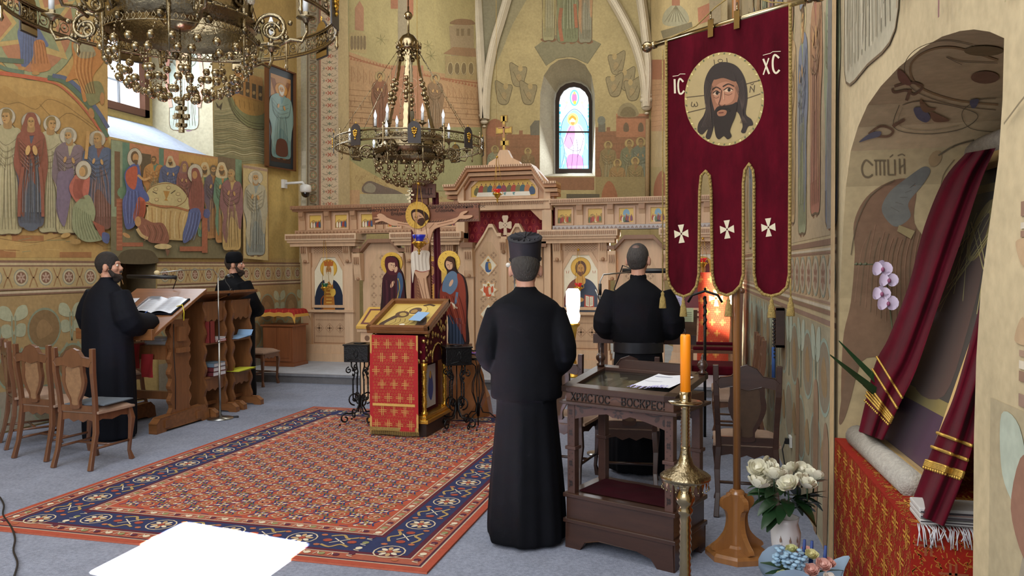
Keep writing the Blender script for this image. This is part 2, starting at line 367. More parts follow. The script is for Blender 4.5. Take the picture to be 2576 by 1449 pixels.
w.stroke([(120, 195), (160, 205), (205, 245), (240, 290), (270, 345)], 12, '#3f6a58'); w.stroke([(132, 190), (172, 200), (216, 240), (250, 285), (272, 322)], 10, '#3f5a86'); w.stroke([(112, 203), (150, 215), (195, 255), (232, 300), (268, 352)], 5, '#bf5a42')
# flying angel
w.blob([(195, 60), (215, 90), (248, 110), (262, 150), (235, 190), (225, 240), (210, 255), (196, 200), (165, 205), (185, 160), (180, 110)], '#c07c40'); w.blob([(185, 110), (225, 110), (240, 140), (200, 145)], '#9c9a7c')
w.ell(200, 58, 18, 24, '#cdb98a', 18); w.ell(200, 60, 11, 15, '#b98f58', 14); w.blob([(215, 215), (250, 205), (262, 240), (240, 262), (222, 262)], '#7c7f56')
for i in range(10): w.stroke([(192+i*5, 130), (190+i*4.5, 180), (212+i*3, 235)], 1.2, '#8a5226' if i % 2 else '#dba869')
w.ell(230, 285, 7, 14, '#b87f4d', 12, -15); w.ell(257, 248, 6, 16, '#b87f4d', 12)
# row of standing figures
for x in (-8,): fig(w, x, 300, 250, '#8f3b34', '#8f3b34', w=.3, hair='#5a4030')
fig(w, 22, 268, 325, '#b9b18a', '#b9b18a', w=.27, turn=-1, hair='#8d7445', hr=.072, halo='#cfc7b2', feet='#7a3a28', hands='', lean=-.01)
fig(w, 127, 288, 300, '#b9b48f', '#c2bb96', w=.26, turn=1, hair='#8d7445', hr=.072, halo='#cfc7b2', feet='#7a3a28', hands='')
fig(w, 78, 283, 292, '#34496b', '#8c3f3a', w=.29, veil='#8c3f3a', hr=.082, halo='#cfc7b2', folds=11, feet='#7a3a28', under='#38506f', hands='')
w.stroke([(58, 420), (50, 480), (48, 545)], 8, '#8c3f3a'); w.stroke([(100, 420), (106, 480), (108, 545)], 8, '#8c3f3a')
w.ell(70, 378, 6, 13, '#d9ad6c', 12, 12); w.ell(88, 378, 6, 13, '#d9ad6c', 12, -12)
fig(w, 175, 320, 270, '#bfb68c', '#7c6a7c', w=.32, hair='#a59c86', beard='#a59c86', turn=-1, hr=.08, halo='#cfc7b2', folds=9)
w.blob([(145, 440), (165, 430), (185, 425), (182, 470), (170, 540), (160, 570), (145, 530)], '#76668a')
fig(w, 247, 330, 250, '#7b4649', '#3f5d86', w=.34, hair='#b08a55', beard='#a8855a', turn=-1, hr=.085, halo='#cfc7b2', folds=9); w.stroke([(216, 400), (219, 370), (222, 330)], 8, '#d0a060')
w.blob([(190, 440), (205, 430), (225, 440), (222, 490), (205, 515), (185, 500), (174, 470)], '#c05f56'); w.blob([(190, 512), (222, 490), (240, 530), (236, 570), (262, 600), (215, 608), (185, 580), (182, 540)], '#95a07c')
w.ell(210, 428, 20, 24, '#cfc7b2', 20); w.ring(210, 428, 20, 24, 1, '#7a6a50'); w.ell(211, 430, 10, 15, '#8d7a5c', 14); w.ell(207, 432, 8, 12, '#d0a268', 14)
for i in range(8): w.stroke([(192+i*5, 520+i*3), (190+i*6, 560), (196+i*8, 602)], 1.2, '#667552'); w.stroke([(190+i*3, 450), (184+i*3, 480), (192+i*3, 500)], 1.2, '#8f3d3c')
w.fill([(232, 555), (262, 570), (268, 610), (250, 590)], '#9b4038'); w.blob([(258, 585), (275, 590), (272, 612), (258, 606)], '#35569a')
w.ell(165, 592, 13, 6, '#c9a060', 10, -15); w.ell(190, 608, 14, 7, '#b08a50', 10)
# ark and waves
w.rect(537, 60, 664, 412, '#a8a27a'); w.fill([(535, 150), (664, 175), (664, 250), (537, 240)], '#c1a76c')
for i in range(26):
    y = 275+i*5.2; w.stroke([(540, y), (560, y+4*math.sin(i)), (585, y-3), (612, y+5), (640, y+1), (664, y+6)], RN.uniform(1, 2.2), RN.choice(('#7f8667', '#c6c29c', '#8c906c', '#b4b089')))
w.blob([(573, 225), (610, 240), (664, 258), (664, 322), (630, 320), (600, 300), (582, 270)], '#7d855c'); w.blob([(578, 222), (615, 235), (664, 250), (664, 285), (630, 290), (598, 270)], '#b98d48')
for t in (0, 7, 14): w.stroke([(574, 232+t), (590, 272+t), (625, 305+t), (664, 312+t)], 1.3, '#4b4a36')
w.fill([(590, 176), (660, 196), (664, 258), (592, 238)], '#c08a4e'); w.blob([(572, 210), (590, 205), (606, 218), (600, 235), (575, 232)], '#4d5d86')
for x in (602, 618, 634, 650): w.fill([(x, 200+(x-602)*.3), (x+10, 203+(x-602)*.3), (x+10, 240+(x-602)*.3), (x, 236+(x-602)*.3)], '#4e4038'); w.ell(x+5, 224+(x-602)*.3, 4, 5, '#c9a36c', 8)
for i in range(6): w.stroke([(590+i*12, 248+i*3), (592+i*12, 268+i*3)], 1, '#8c6430')
w.fill([(542, 255), (551, 268), (560, 257), (556, 278), (552, 272), (546, 270)], '#23262c')
# banquet scene
w.fill([(279, 350), (606, 405), (606, 650), (279, 648)], '#6f6a50'); w.fill([(282, 352), (606, 405), (606, 560), (282, 545)], '#c08a5a')
w.fill([(280, 352), (308, 356), (308, 545), (280, 545)], '#8b9c7e'); w.fill([(308, 357), (326, 360), (326, 545), (308, 545)], '#4f8572'); w.fill([(326, 360), (400, 372), (400, 420), (326, 410)], '#c9825c'); w.fill([(400, 372), (414, 375), (414, 480), (400, 480)], '#4f8572')
w.fill([(354, 385), (380, 389), (380, 470), (354, 470)], '#4b3a2e'); w.fill([(288, 380), (302, 382), (302, 520), (288, 520)], '#6a4634'); w.fill([(412, 376), (450, 382), (450, 460), (412, 455)], '#cf8468')
w.fill([(450, 385), (548, 400), (548, 470), (450, 460)], '#c79a56'); w.fill([(548, 392), (592, 400), (592, 565), (548, 560)], '#6b5a48'); w.fill([(592, 400), (608, 403), (608, 562), (592, 562)], '#6f9478')
for x in (480, 508, 552): w.rect(x, 410, x+7, 450, '#6a5440')
fig(w, 388, 390, 150, '#4f8a78', '#c08548', w=.38, turn=-1, halo=None, hair='#6a4a30', beard='#6a4a30', cut=.8, feet=None)
fig(w, 430, 392, 150, '#3f5a90', '#3f5a90', w=.4, turn=-1, halo=None, hair=None, veil='#d9c69c', beard='#3a2a20', cut=.8, feet=None)
fig(w, 464, 405, 160, '#8a4a50', '#8a4a50', w=.26, halo=None, veil='#8a5a60', cut=.9, feet=None)
fig(w, 515, 408, 190, '#5f9a80', '#c8b878', w=.24, halo=None, hair=None, veil='#d6c294', beard='#4a3628', feet=None)
fig(w, 537, 412, 190, '#b07a48', '#574a68', w=.26, halo=None, hair='#6a5848', beard='#6a5848', feet='#c9a468')
fig(w, 560, 408, 205, '#c58a50', '#5b9078', w=.22, halo=None, hair=None, veil='#dccaa0', beard='#5a4430', feet=None, turn=-1)
fig(w, 583, 422, 210, '#d0b070', '#8a5664', w=.28, halo=None, hair='#b79a6a', beard='#b79a6a', feet='#c9a468', turn=-1)
w.fill([(378, 500), (475, 525), (470, 605), (455, 605), (360, 600), (362, 560)], '#cfae72')
for i in range(9): w.stroke([(370+i*12, 520+i*2), (372+i*11, 560), (368+i*12, 600)], 2, '#a9783c' if i % 2 else '#e6cf9c')
w.blob([(362, 505), (378, 472), (415, 458), (450, 470), (474, 500), (474, 528), (420, 520), (365, 515)], '#cdbd86'); w.stroke([(364, 510), (400, 518), (440, 521), (474, 530)], 5, '#b06a42')
w.ring(419, 492, 52, 31, 1.6, '#8d5c36', 24)
w.fill([(411, 480), (427, 481), (423, 492), (419, 500), (423, 505), (413, 504), (417, 499)], '#b98538')
for x, y in ((392, 476), (424, 472), (448, 488), (394, 502), (452, 503)): w.ell(x, y, 5, 4, '#dcc690', 10); w.ring(x, y, 5, 4, .8, '#7a5630', 10)
w.stroke([(384, 482), (395, 487)], 2, '#3a2a22', False); w.stroke([(430, 487), (441, 479)], 2, '#3a2a22', False)
# seated lord
w.rect(293, 500, 308, 630, '#a6543e'); w.rect(300, 610, 360, 620, '#a6543e')
for i in range(12): w.stroke([(294, 506+i*10), (307, 506+i*10)], 1, '#d99a72', False)
w.ell(311, 484, 16, 15, '#5f8c6c'); w.ell(339, 398, 19, 26, '#cfc7b2', 22); w.ring(339, 398, 19, 26, 1.2, '#6a5a48', 22)
w.blob([(324, 420), (338, 412), (350, 418), (360, 470), (372, 490), (374, 505), (350, 515), (342, 560), (330, 575), (315, 570), (308, 510), (318, 480), (313, 440)], '#2f4f9c'); w.blob([(320, 428), (342, 418), (346, 440), (340, 475), (325, 470), (316, 450)], '#c04a38')
w.blob([(350, 495), (366, 508), (362, 545), (345, 560), (335, 548), (342, 515)], '#c04a38'); w.stroke([(347, 440), (362, 452), (378, 446)], 6, '#d2a066')
w.ell(339, 395, 10, 15, '#5a3a28', 14); w.ell(341, 397, 7.5, 11, '#c9945e', 14); w.blob([(336, 404), (341, 402), (347, 404), (343, 416)], '#5a3a28')
for i in range(8): w.stroke([(320+i*4, 480), (316+i*5, 520), (320+i*3, 562)], 1.2, '#1f3672' if i % 2 else '#6d86c4'); w.stroke([(345+i*2.5, 505), (341+i*3, 530), (342+i*2, 552)], 1, '#8f2f24')
w.ell(318, 592, 11, 5, '#c9945e', 10, 30)
# kneeling figure
w.blob([(345, 560), (352, 545), (368, 552), (385, 560), (410, 562), (424, 590), (422, 612), (395, 612), (375, 608), (360, 590), (350, 588)], '#8d4a40'); w.ell(347, 557, 8, 13, '#c9945e', 12); w.stroke([(345, 575), (356, 592), (372, 600)], 8, '#cfae78'); w.ell(410, 620, 22, 7, '#d8c08a', 14); w.fill([(415, 625), (428, 630), (421, 645)], '#6a3a30')
for i in range(7): w.stroke([(362+i*8, 566), (370+i*8, 585), (364+i*8, 606)], 1.3, '#5f2a26' if i % 2 else '#b87666')
# seated lady
w.rect(508, 525, 522, 636, '#a6543e'); w.rect(452, 620, 515, 632, '#a6543e'); w.ell(520, 537, 9, 12, '#3a4f94')
w.ell(491, 436, 19, 24, '#cfc7b2', 20); w.ring(491, 436, 19, 24, 1, '#7a6a50')
w.blob([(482, 430), (490, 422), (500, 428), (508, 455), (514, 490), (510, 545), (490, 555), (478, 530), (474, 495), (482, 465)], '#8c3b40'); w.blob([(478, 528), (500, 525), (505, 550), (490, 590), (464, 612), (460, 590), (470, 555)], '#34549a')
w.ell(490, 440, 6.5, 10, '#c9945e', 12)
for i in range(7): w.stroke([(480+i*4, 535), (474+i*4, 570), (463+i*4, 604)], 1.1, '#20366e' if i % 2 else '#7a90c8'); w.stroke([(484+i*4, 455), (482+i*4, 490), (484+i*4, 520)], 1.1, '#5e2328')
# bishop panel
w.fill([(611, 413), (673, 423), (675, 655), (612, 650)], '#cdb881'); w.stroke([(611, 413), (673, 423), (675, 655), (612, 650)], 1.2, '#7f5a48', False, True); w.fill([(612, 415), (673, 425), (673, 432), (612, 422)], '#a88a78')
fig(w, 643, 430, 215, '#8f9fa0', '#b8b49c', w=.28, halo='#d2cab0', hair='#b5ad98', beard='#b5ad98', folds=9)
for i, s_ in enumerate('СВТИЙ'): pass
# plain ochre field at the far end
w.rect(676, 200, 757, 650, '#c9ae66')
# ---- dado bands painted along the wall
gD = lambda a, c, h: V((XL+h, a, -c)); w.on(gD)
def dado(w, y0, y1, gap=None):
    seg = [(y0, y1)] if not gap else [(y0, gap[0]), (gap[1], y1)]
    for a, c in seg:
        w.rect(a, -1.745, c, -1.72, '#7b5148', 30); w.rect(a, -1.72, c, -1.695, '#cdb992', 30); w.rect(a, -1.695, c, -1.68, '#7b5148', 30)
        w.rect(a, -1.68, c, -1.455, '#bfa676', 30); w.rect(a, -1.455, c, -1.44, '#8b6358', 30); w.rect(a, -1.43, c, -1.405, '#cdbba0', 30); w.rect(a, -1.405, c, -1.385, '#7b5148', 30)
        n = int((c-a)/.3)
        for i in range(n):
            y = a+(c-a)*(i+.5)/n; z = -1.567
            w.ell(y, z, .088, .09, '#8c9186', 24, layer=31); w.ell(y, z, .078, .08, '#ccc1a0', 24, layer=32); w.ell(y, z, .06, .062, '#7a4a40', 20, layer=33)
            for k in range(6): w.ell(y+.03*math.cos(k*PI/3+.5), z+.03*math.sin(k*PI/3+.5), .024, .011, '#c2a394', 8, k*60+28, layer=34)
            for e in (-1, 1): w.stroke([(y+.1, z+e*.1), (y+.128, z+e*.03), (y+.15, z), (y+.172, z+e*.03), (y+.2, z+e*.1)], .012, '#9b6a44', layer=33)
def vines(w, y0, y1, zt=1.38):
    w.rect(y0, -zt, y1, -.02, '#a98a5c', 29); w.rect(y0, -.42, y1, -.02, '#8d8478', 30)
    n = int((y1-y0)/.72)
    for i in range(n):
        y = y0+(y1-y0)*(i+.5)/n
        for (dy, z, r) in ((0, 1.02, .2), (.36, .62, .19), (0, .22, .18)):
            w.ell(y+dy, -z, r*1.08, r*1.12, '#7f8f7c', 24, layer=31); w.ell(y+dy, -z, r*.98, r, '#7d5c3a' if z > .4 else '#6c6658', 24, layer=32)
            w.blob([(y+dy-.08, -z+.1), (y+dy-.1, -z-.02), (y+dy-.03, -z-.1), (y+dy+.05, -z-.06), (y+dy+.1, -z+.02), (y+dy+.03, -z+.08)], '#94704a', 33)
        for e in (-1, 1):
            w.blob([(y+.36, -1.14), (y+.36+e*.05, -1.26), (y+.36+e*.15, -1.28), (y+.36+e*.17, -1.18), (y+.36+e*.08, -1.13)], '#b5bb9e', 33); w.blob([(y+.36, -1.0), (y+.36+e*.05, -1.09), (y+.36+e*.14, -1.08), (y+.36+e*.13, -.97), (y+.36+e*.05, -.96)], '#a9b096', 33)
            w.stroke([(y+.36, -.86), (y+.36+e*.02, -1.0), (y+.36+e*.02, -1.18)], .018, '#8a9680', layer=34); w.stroke([(y+.1*e, -.8), (y+.2*e, -.74), (y+.3*e, -.84)], .03, '#8a9680', layer=34)
dado(w, 4.2, 12.15, (nY0, nY1)); vines(w, 4.2, nY0); vines(w, nY1, 12.15)
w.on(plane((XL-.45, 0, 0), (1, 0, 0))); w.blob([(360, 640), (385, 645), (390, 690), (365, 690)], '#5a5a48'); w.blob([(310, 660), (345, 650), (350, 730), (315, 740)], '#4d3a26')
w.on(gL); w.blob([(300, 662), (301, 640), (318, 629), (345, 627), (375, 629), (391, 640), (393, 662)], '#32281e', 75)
WL = S('wall_left', w)
# window reveal in the left wall
XB = -8.0; r = M('#c9b27a'); cj = atX(384, 318, XB); yb, zb = cj.y, cj.z
y0, y1, z0, z1 = WO
r.color('#8ea0be'); r.add([(XL, y0, z0), (XL, y1, z0), (XB, yb, zb), (XB, y0-.6, zb)], [(0, 1, 2, 3)])
r.color('#aca893'); r.add([(XL, y1, z0), (XL, y1, z1), (XB, yb, z1), (XB, yb, zb)], [(0, 1, 2, 3)])
r.color('#c0aa78'); r.add([(XL, y0, z0), (XL, y0, z1), (XB, y0-.6, z1), (XB, y0-.6, zb)], [(3, 2, 1, 0)]); r.add([(XL, y0, z1), (XL, y1, z1), (XB, yb, z1), (XB, y0-.6, z1)], [(3, 2, 1, 0)])
fr = atX(371, 297, XB+.02); wz0 = fr.z; wy1 = fr.y; wy0 = wy1-1.55; wz1 = 6.1
r.color('#c8b06c'); r.holed([[V((XB, y0-.6, zb)), V((XB, yb, zb)), V((XB, yb, z1)), V((XB, y0-.6, z1))], [V((XB, wy0, wz0)), V((XB, wy1, wz0)), V((XB, wy1, wz1)), V((XB, wy0, wz1))]])
tn = (V((XB, yb, 0))-V((XL, y1, 0))).normalized(); r.on(vpl((XL, y1), (XB, yb)))
fig(r, 463, 40, 290, '#a9b8b4', '#9fb3b0', w=.32, halo='#d8cfb4', feet='#7a5a80', folds=9, veil=None); r.stroke([(425, 130), (420, 200), (430, 270)], 9, '#c98f88'); r.stroke([(500, 130), (508, 200), (500, 270)], 9, '#c98f88'); r.fill([(440, 110), (482, 112), (480, 200), (444, 196)], '#c7a88c')
S('window_reveal_left', r)

gw = M(); f_ = M('#5f4030'); 
for q in ((wy0, wy0+.09, wz0, wz1), (wy1-.09, wy1, wz0, wz1), (wy0, wy1, wz0, wz0+.1), (wy0, wy1, wz1-.1, wz1)): f_.bb(XB-.06, XB+.06, *q)
f_.color('#8a9098')
for i in range(1, 3): f_.bb(XB-.03, XB+.0, wy0+(wy1-wy0)*i/3-.012, wy0+(wy1-wy0)*i/3+.012, wz0, wz1)
for i in range(1, 6): f_.bb(XB-.03, XB, wy0, wy1, wz0+i*.42-.01, wz0+i*.42+.01)
wf = tag(f_.build('window_1', MATTE), kind='structure')
gw.color('#f4f8ff'); gw.bb(XB-.05, XB-.035, wy0, wy1, wz0, wz1); gp = gw.build('pane', mat('bright_daylight_glass', '#eef4ff', .2, emit=1.5), wf, world=True)
# ---- chancel wall with painted ornament bands
c = M('#b9a57c'); c.bb(XL-.1, -6.18, YC, YC+.4, 0, 9); c.on(plane((0, YC, 0), (0, -1, 0)))
c.rect(757, -60, 771, 522, '#a9a594'); c.rect(772, -60, 803, 522, '#5f5248'); c.rect(776, -60, 799, 522, '#8d8574'); c.rect(803, -60, 807, 522, '#8b5148'); c.rect(807, -60, 851, 522, '#cdb79b')
for i in range(14): c.rect(759, -60+i*44, 769, -24+i*44, '#c2bfae' if i > 9 else '#aaa792')
for i in range(19):
    y = -40+i*30; c.ell(788, y, 9.5, 10.5, '#7d5a44', 14); c.ell(788, y, 6.5, 7.5, '#6d7a5e', 12); c.stroke([(780, y+12), (796, y+15), (780, y+20)], 2.5, '#4b4038'); c.rect(786.8, y-6, 789.2, y+6, '#b48a6a'); c.rect(783, y-1.2, 793, y+1.2, '#b48a6a')
for i in range(19):
    y = -45+i*31; X0 = 829
    c.fill([(X0-6, y-5), (X0-3, y-5), (X0, y-1.5), (X0+3, y-5), (X0+6, y-5), (X0+2.5, y), (X0+6, y+5), (X0+3, y+5), (X0, y+1.5), (X0-3, y+5), (X0-6, y+5), (X0-2.5, y)], '#b4564a')
    for e in (-1, 1):
        for q in (8, 15): c.fill([(X0+e*q, y-3), (X0+e*(q+3), y), (X0+e*q, y+3), (X0+e*(q-3), y)], '#8c8474' if q > 8 else '#a86a5a')
        c.stroke([(X0+e*18, y-15), (X0+e*8, y-11), (X0+e*4, y-15), (X0+e*8, y-19)], 1.4, '#7c6f5e'); c.stroke([(X0+e*20, y-8), (X0+e*12, y), (X0+e*20, y+8)], 1.3, '#9c8c76')
    c.fill([(X0, y-20), (X0+4, y-15.5), (X0, y-11), (X0-4, y-15.5)], '#6f7a66')
S('wall_chancel_left', c)
c = M('#b9a98c'); c.bb(-.1, .7, YC, YC+.4, 0, 9); S('wall_chancel_right', c)
# ---- apse
YA = 17.; AL, AR, BL, BR = (-5.1, YA), (-1.37, YA), (-6.25, 12.5), (-.05, 12.5)
ga = plane((0, YA, 0), (0, -1, 0)); a = M('#a4956a')
OUT = [(1358, 443), (1358, 300), (1359, 235), (1368, 190), (1385, 165), (1405, 151), (1427, 147), (1450, 150), (1472, 163), (1488, 190), (1496, 235), (1497, 300), (1497, 443)]
INN = [(1398, 436), (1398, 300), (1398, 255), (1401, 237), (1410, 222), (1425, 212), (1444, 208), (1463, 212), (1478, 222), (1487, 237), (1490, 255), (1490, 300), (1490, 436)]
o3 = [ga(x, y) for x, y in OUT]; i3 = [atY(x, y, YA+.55) for x, y in INN]
a.holed([[V((AL[0], YA, 0)), V((AR[0], YA, 0)), V((AR[0], YA, 9)), V((AL[0], YA, 9))], o3]); a.color('#a39c86')
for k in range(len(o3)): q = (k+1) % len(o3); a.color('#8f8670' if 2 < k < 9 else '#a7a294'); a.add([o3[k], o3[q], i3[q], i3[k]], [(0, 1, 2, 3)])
a.on(ga)
a.fill([(1345, 118), (1380, 92), (1420, 84), (1445, 86), (1480, 94), (1512, 110), (1478, 160), (1455, 148), (1425, 143), (1400, 147), (1374, 165)], '#6a6a56'); a.stroke([(1345, 118), (1374, 165), (1400, 147), (1440, 142), (1478, 160), (1512, 110)], 1.6, '#4a4a3c', False)
a.fill([(1212, 262), (1226, 180), (1245, 100), (1280, -10), (1196, -20), (1204, 120)], '#7d7a66'); a.fill([(1226, 200), (1248, 118), (1290, -10), (1330, -10), (1290, 60), (1258, 140)], '#8a8468')  # vault shade around the rib branches painted in as darker fills
fig(a, 1428, -160, 270, '#5c6a50', '#6d7658', w=.26, halo='#b9a468'); fig(a, 1380, -140, 245, '#8c8a68', '#93885c', w=.16, halo=None); fig(a, 1472, -140, 250, '#6f7264', '#a07858', w=.17, halo=None)
a.stroke([(1412, 20), (1408, 60), (1414, 104)], 9, '#8c4a38'); a.stroke([(1446, 10), (1450, 70)], 8, '#93503c')
for (x, y, k) in ((1305, 190, 1), (1268, 235, 1), (1330, 235, 1), (1550, 160, -1), (1575, 200, -1), (1545, 215, -1), (1590, 225, -1)):
    a.blob([(x-22*k, y-32), (x, y-22), (x+20*k, y-20), (x+16*k, y+5), (x+8*k, y+26), (x-10*k, y+26), (x-18*k, y+8)], '#80765a'); a.stroke([(x-22*k, y-32), (x, y-22), (x+20*k, y-20), (x+16*k, y+5), (x+8*k, y+26), (x-10*k, y+26), (x-18*k, y+8)], 1.5, '#3e372a', True, True)
    a.ell(x+4*k, y-18, 6, 8, '#a18c60', 12); a.ell(x, y+6, 7, 10, '#8f7c5a', 12); a.stroke([(x-14*k, y-10), (x-4*k, y+10), (x+6*k, y+20)], 1.1, '#3e372a')
# painted town wall left and right of the window
for (x0, x1) in ((1222, 1357), (1498, 1634)):
    yt = 338 if x0 < 1400 else 330
    a.rect(x0, yt, x1, 470, '#7c4a38'); n = int((x1-x0)/14)
    for i in range(0, n, 2): a.rect(x0+i*14, yt-10, x0+i*14+9, yt, '#7c4a38')
    for i in range(6): a.stroke([(x0, yt+12+i*20), (x1, yt+12+i*20)], .9, '#5c3428', False)
    for i in range(16): x = x0+RN.uniform(0, x1-x0-5); y = yt+RN.uniform(12, 110); a.stroke([(x, y), (x, y+14)], .8, '#5c3428', False)
a.blob([(1226, 340), (1228, 310), (1245, 299), (1264, 310), (1266, 340)], '#8a4c3a'); a.fill([(1333, 318), (1345, 303), (1357, 303), (1357, 340), (1335, 340)], '#4e5150')
a.rect(1550, 286, 1632, 345, '#9b6048'); a.rect(1553, 292, 1632, 298, '#6a3a2c'); a.blob([(1556, 292), (1560, 268), (1580, 258), (1600, 270), (1604, 292)], '#80765a'); a.blob([(1562, 292), (1566, 275), (1580, 268), (1595, 276), (1598, 292)], '#5e543e'); a.rect(1505, 310, 1523, 332, '#4e5150'); a.ell(1513, 303, 10, 11, '#5e6a68')
for x in (1575, 1612): a.blob([(x-6, 330), (x-6, 315), (x, 308), (x+6, 315), (x+6, 330)], '#4e3a34')
for (x, y, h, c1, c2) in ((1530, 355, 130, '#6d6a4c', '#7c6a48'), (1583, 350, 140, '#7b6848', '#5e6650'), (1612, 345, 150, '#5d6656', '#4e5f58'), (1553, 400, 130, '#7f7048', '#8c6c44'), (1598, 395, 130, '#80583e', '#7a6a44'), (1328, 372, 110, '#7c6a4a', '#6d5038'), (1245, 366, 120, '#8a8468', '#77806c'), (1262, 384, 120, '#70624a', '#6a4a38')):
    fig(a, x, y, h, c1, c2, w=.34, halo='#a08a58', folds=6, feet=None, skin='#8d6f4a', lw=1.1)
a.rect(1498, 445, 1634, 500, '#857650'); a.blob([(1515, 500), (1520, 468), (1532, 455), (1545, 468), (1552, 500)], '#8c4c34'); a.rect(1360, 446, 1495, 478, '#7c4a38')
a.rect(1425, 488, 1508, 500, '#2b2b2e'); a.rect(1222, 470, 1360, 520, '#6c664e')
S('wall_apse_back', a)
# left diagonal apse wall: painted stone town
gl = vpl(BL, AL); a = M('#a69a6c'); d3 = lambda p, z: V((p[0], p[1], z))
a.poly([d3(BL, 0), d3(AL, 0), d3(AL, 9), d3(BL, 9)]); a.on(gl)
a.rect(850, 0, 877, 470, '#949a76')
for y, r_ in ((150, 12), (190, 9), (235, 13), (268, 7), (320, 11)): a.ring(864, y, 8, r_, 1.4, '#5e6a50', 12); a.stroke([(864, y-r_), (864, y+r_)], 1, '#5e6a50', False)
a.fill([(878, 130), (905, 140), (960, 160), (1210, 200), (1210, 330), (1000, 322), (878, 322)], '#b08a66')
a.stroke([(878, 140), (950, 165), (1080, 192), (1210, 210)], 3, '#95543c')
for i in range(42): x = 880+i*8; y = 140+(x-878)*.22+5; a.fill([(x, y+5), (x+3.5, y-3), (x+7, y+5)], '#9c5a42')
for i in range(22): x = 885+i*15; a.stroke([(x, 168+(x-885)*.2), (x, 205+(x-885)*.16)], 1.2, '#96684a', False); a.stroke([(x+3, 175+(x-885)*.2), (x+8, 190+(x-885)*.2), (x+3, 202+(x-885)*.18)], 1, '#96684a', False)
for i in range(7): a.stroke([(878, 225+i*14), (1210, 250+i*13)], 1, '#8f6448', False)
for i in range(60): x = 880+RN.uniform(0, 325); y = 228+RN.uniform(0, 80); a.stroke([(x, y), (x, y+12)], .9, '#8f6448', False)
a.rect(878, 320, 1212, 480, '#8e8e62')
a.fill([(1130, 66), (1165, 56), (1192, 66), (1192, 140), (1135, 140)], '#97846a'); a.fill([(1115, 135), (1140, 118), (1196, 122), (1200, 145)], '#8f6a50'); a.fill([(1120, 140), (1200, 143), (1200, 202), (1120, 195)], '#a08c64'); a.blob([(1133, 60), (1150, 48), (1185, 50), (1192, 62)], '#7c5a44')
for x in (1128, 1145, 1162, 1180): a.blob([(x, 185), (x, 165), (x+5, 158), (x+10, 165), (x+10, 187)], '#6b5a42'); a.ring(x+5, 172, 7, 16, 1, '#c4b690', 10)
for x in (1148, 1160, 1176): a.rect(x, 72, x+7, 90, '#74624c')
a.fill([(878, 85), (905, 75), (922, 90), (922, 135), (878, 128)], '#a79468'); a.fill([(893, 20), (905, 2), (915, 20), (915, 78), (893, 75)], '#a0705a')
for i in range(5): a.blob([(882+i*8, 122), (882+i*8, 95), (885+i*8, 90), (888+i*8, 95), (888+i*8, 122)], '#6c5a44')
# cross with two saints
a.rect(1001, -20, 1024, 140, '#8b8270'); a.rect(983, -10, 1001, 22, '#9a5a48'); a.rect(1024, -10, 1040, 40, '#9a5a48')
a.rect(985, 165, 1065, 300, '#a87058'); a.ring(1025, 250, 20, 26, 1.2, '#c9a890'); a.ring(1025, 210, 26, 16, 1.2, '#c9a890')
fig(a, 956, 180, 150, '#8a4a3c', '#7c4638', w=.28, halo='#ad9468', feet=None); fig(a, 1095, 185, 145, '#8c6a50', '#7c5e48', w=.3, halo='#a8926a', feet=None)
for (x, y) in ((1078, 115), (960, 100), (1085, 140)):
    for k in range(7): a.stroke([(x, y), (x+14*math.cos(k*.9), y+14*math.sin(k*.9))], 1, '#7c7a50', False)
a.blob([(855, 400), (905, 420), (960, 450), (1010, 470), (1080, 490), (1130, 500), (1135, 530), (850, 530)], '#b19a68'); a.blob([(912, 468), (930, 455), (965, 468), (1000, 480), (1030, 500), (1000, 505), (960, 490), (915, 485)], '#55464c'); a.blob([(915, 470), (930, 460), (945, 470), (940, 484), (920, 482)], '#8a8678')
for i in range(30): x = 862+RN.uniform(0, 260); y = 430+(x-862)*.2+RN.uniform(0, 30); a.stroke([(x, y), (x+RN.uniform(-5, 5), y-9), (x+RN.uniform(3, 9), y-4)], 1.1, '#8c6a44', False)
a.rect(905, 488, 1040, 530, '#a8a58a'); a.rect(855, 478, 905, 530, '#b8916c')
S('wall_apse_left', a)
gr = vpl(BR, AR); a = M('#b09c70'); a.poly([d3(BR, 0), d3(AR, 0), d3(AR, 9), d3(BR, 9)]); a.on(gr)
a.rect(1638, 150, 1790, 200, '#8c4a38'); a.rect(1638, 200, 1790, 330, '#a97c5c'); a.rect(1638, 330, 1790, 420, '#a8906a'); a.rect(1638, 420, 1790, 500, '#9c8a60')
for i in range(9): a.stroke([(1638, 215+i*13), (1680, 210+i*13)], 1, '#8a5c44', False)
a.blob([(1668, 60), (1672, 30), (1700, 10), (1726, 28), (1732, 55), (1700, 66)], '#8f8e78'); a.fill([(1662, 78), (1740, 55), (1742, 70), (1668, 98)], '#5f5a48'); a.rect(1690, -20, 1710, 14, '#8c5040')
for i in range(7): a.stroke([(1700, 14), (1672+i*9, 55)], 1.2, '#5c5a4a', False)
a.fill([(1755, 20), (1790, 5), (1792, 50), (1757, 62)], '#a5604a'); a.fill([(1790, 10), (1830, -5), (1830, 60), (1790, 60)], '#c6b48c')
a.blob([(1645, 470), (1655, 440), (1668, 430), (1680, 460), (1685, 500), (1648, 500)], '#8f4634')
S('wall_apse_right', a)
b = M('#8f8768'); b.bb(-6.6, .6, 12.1, 17.6, 9, 9.2); b.bb(-8, 2, -3, 12.5, 8.5, 8.7); S('ceiling', b)
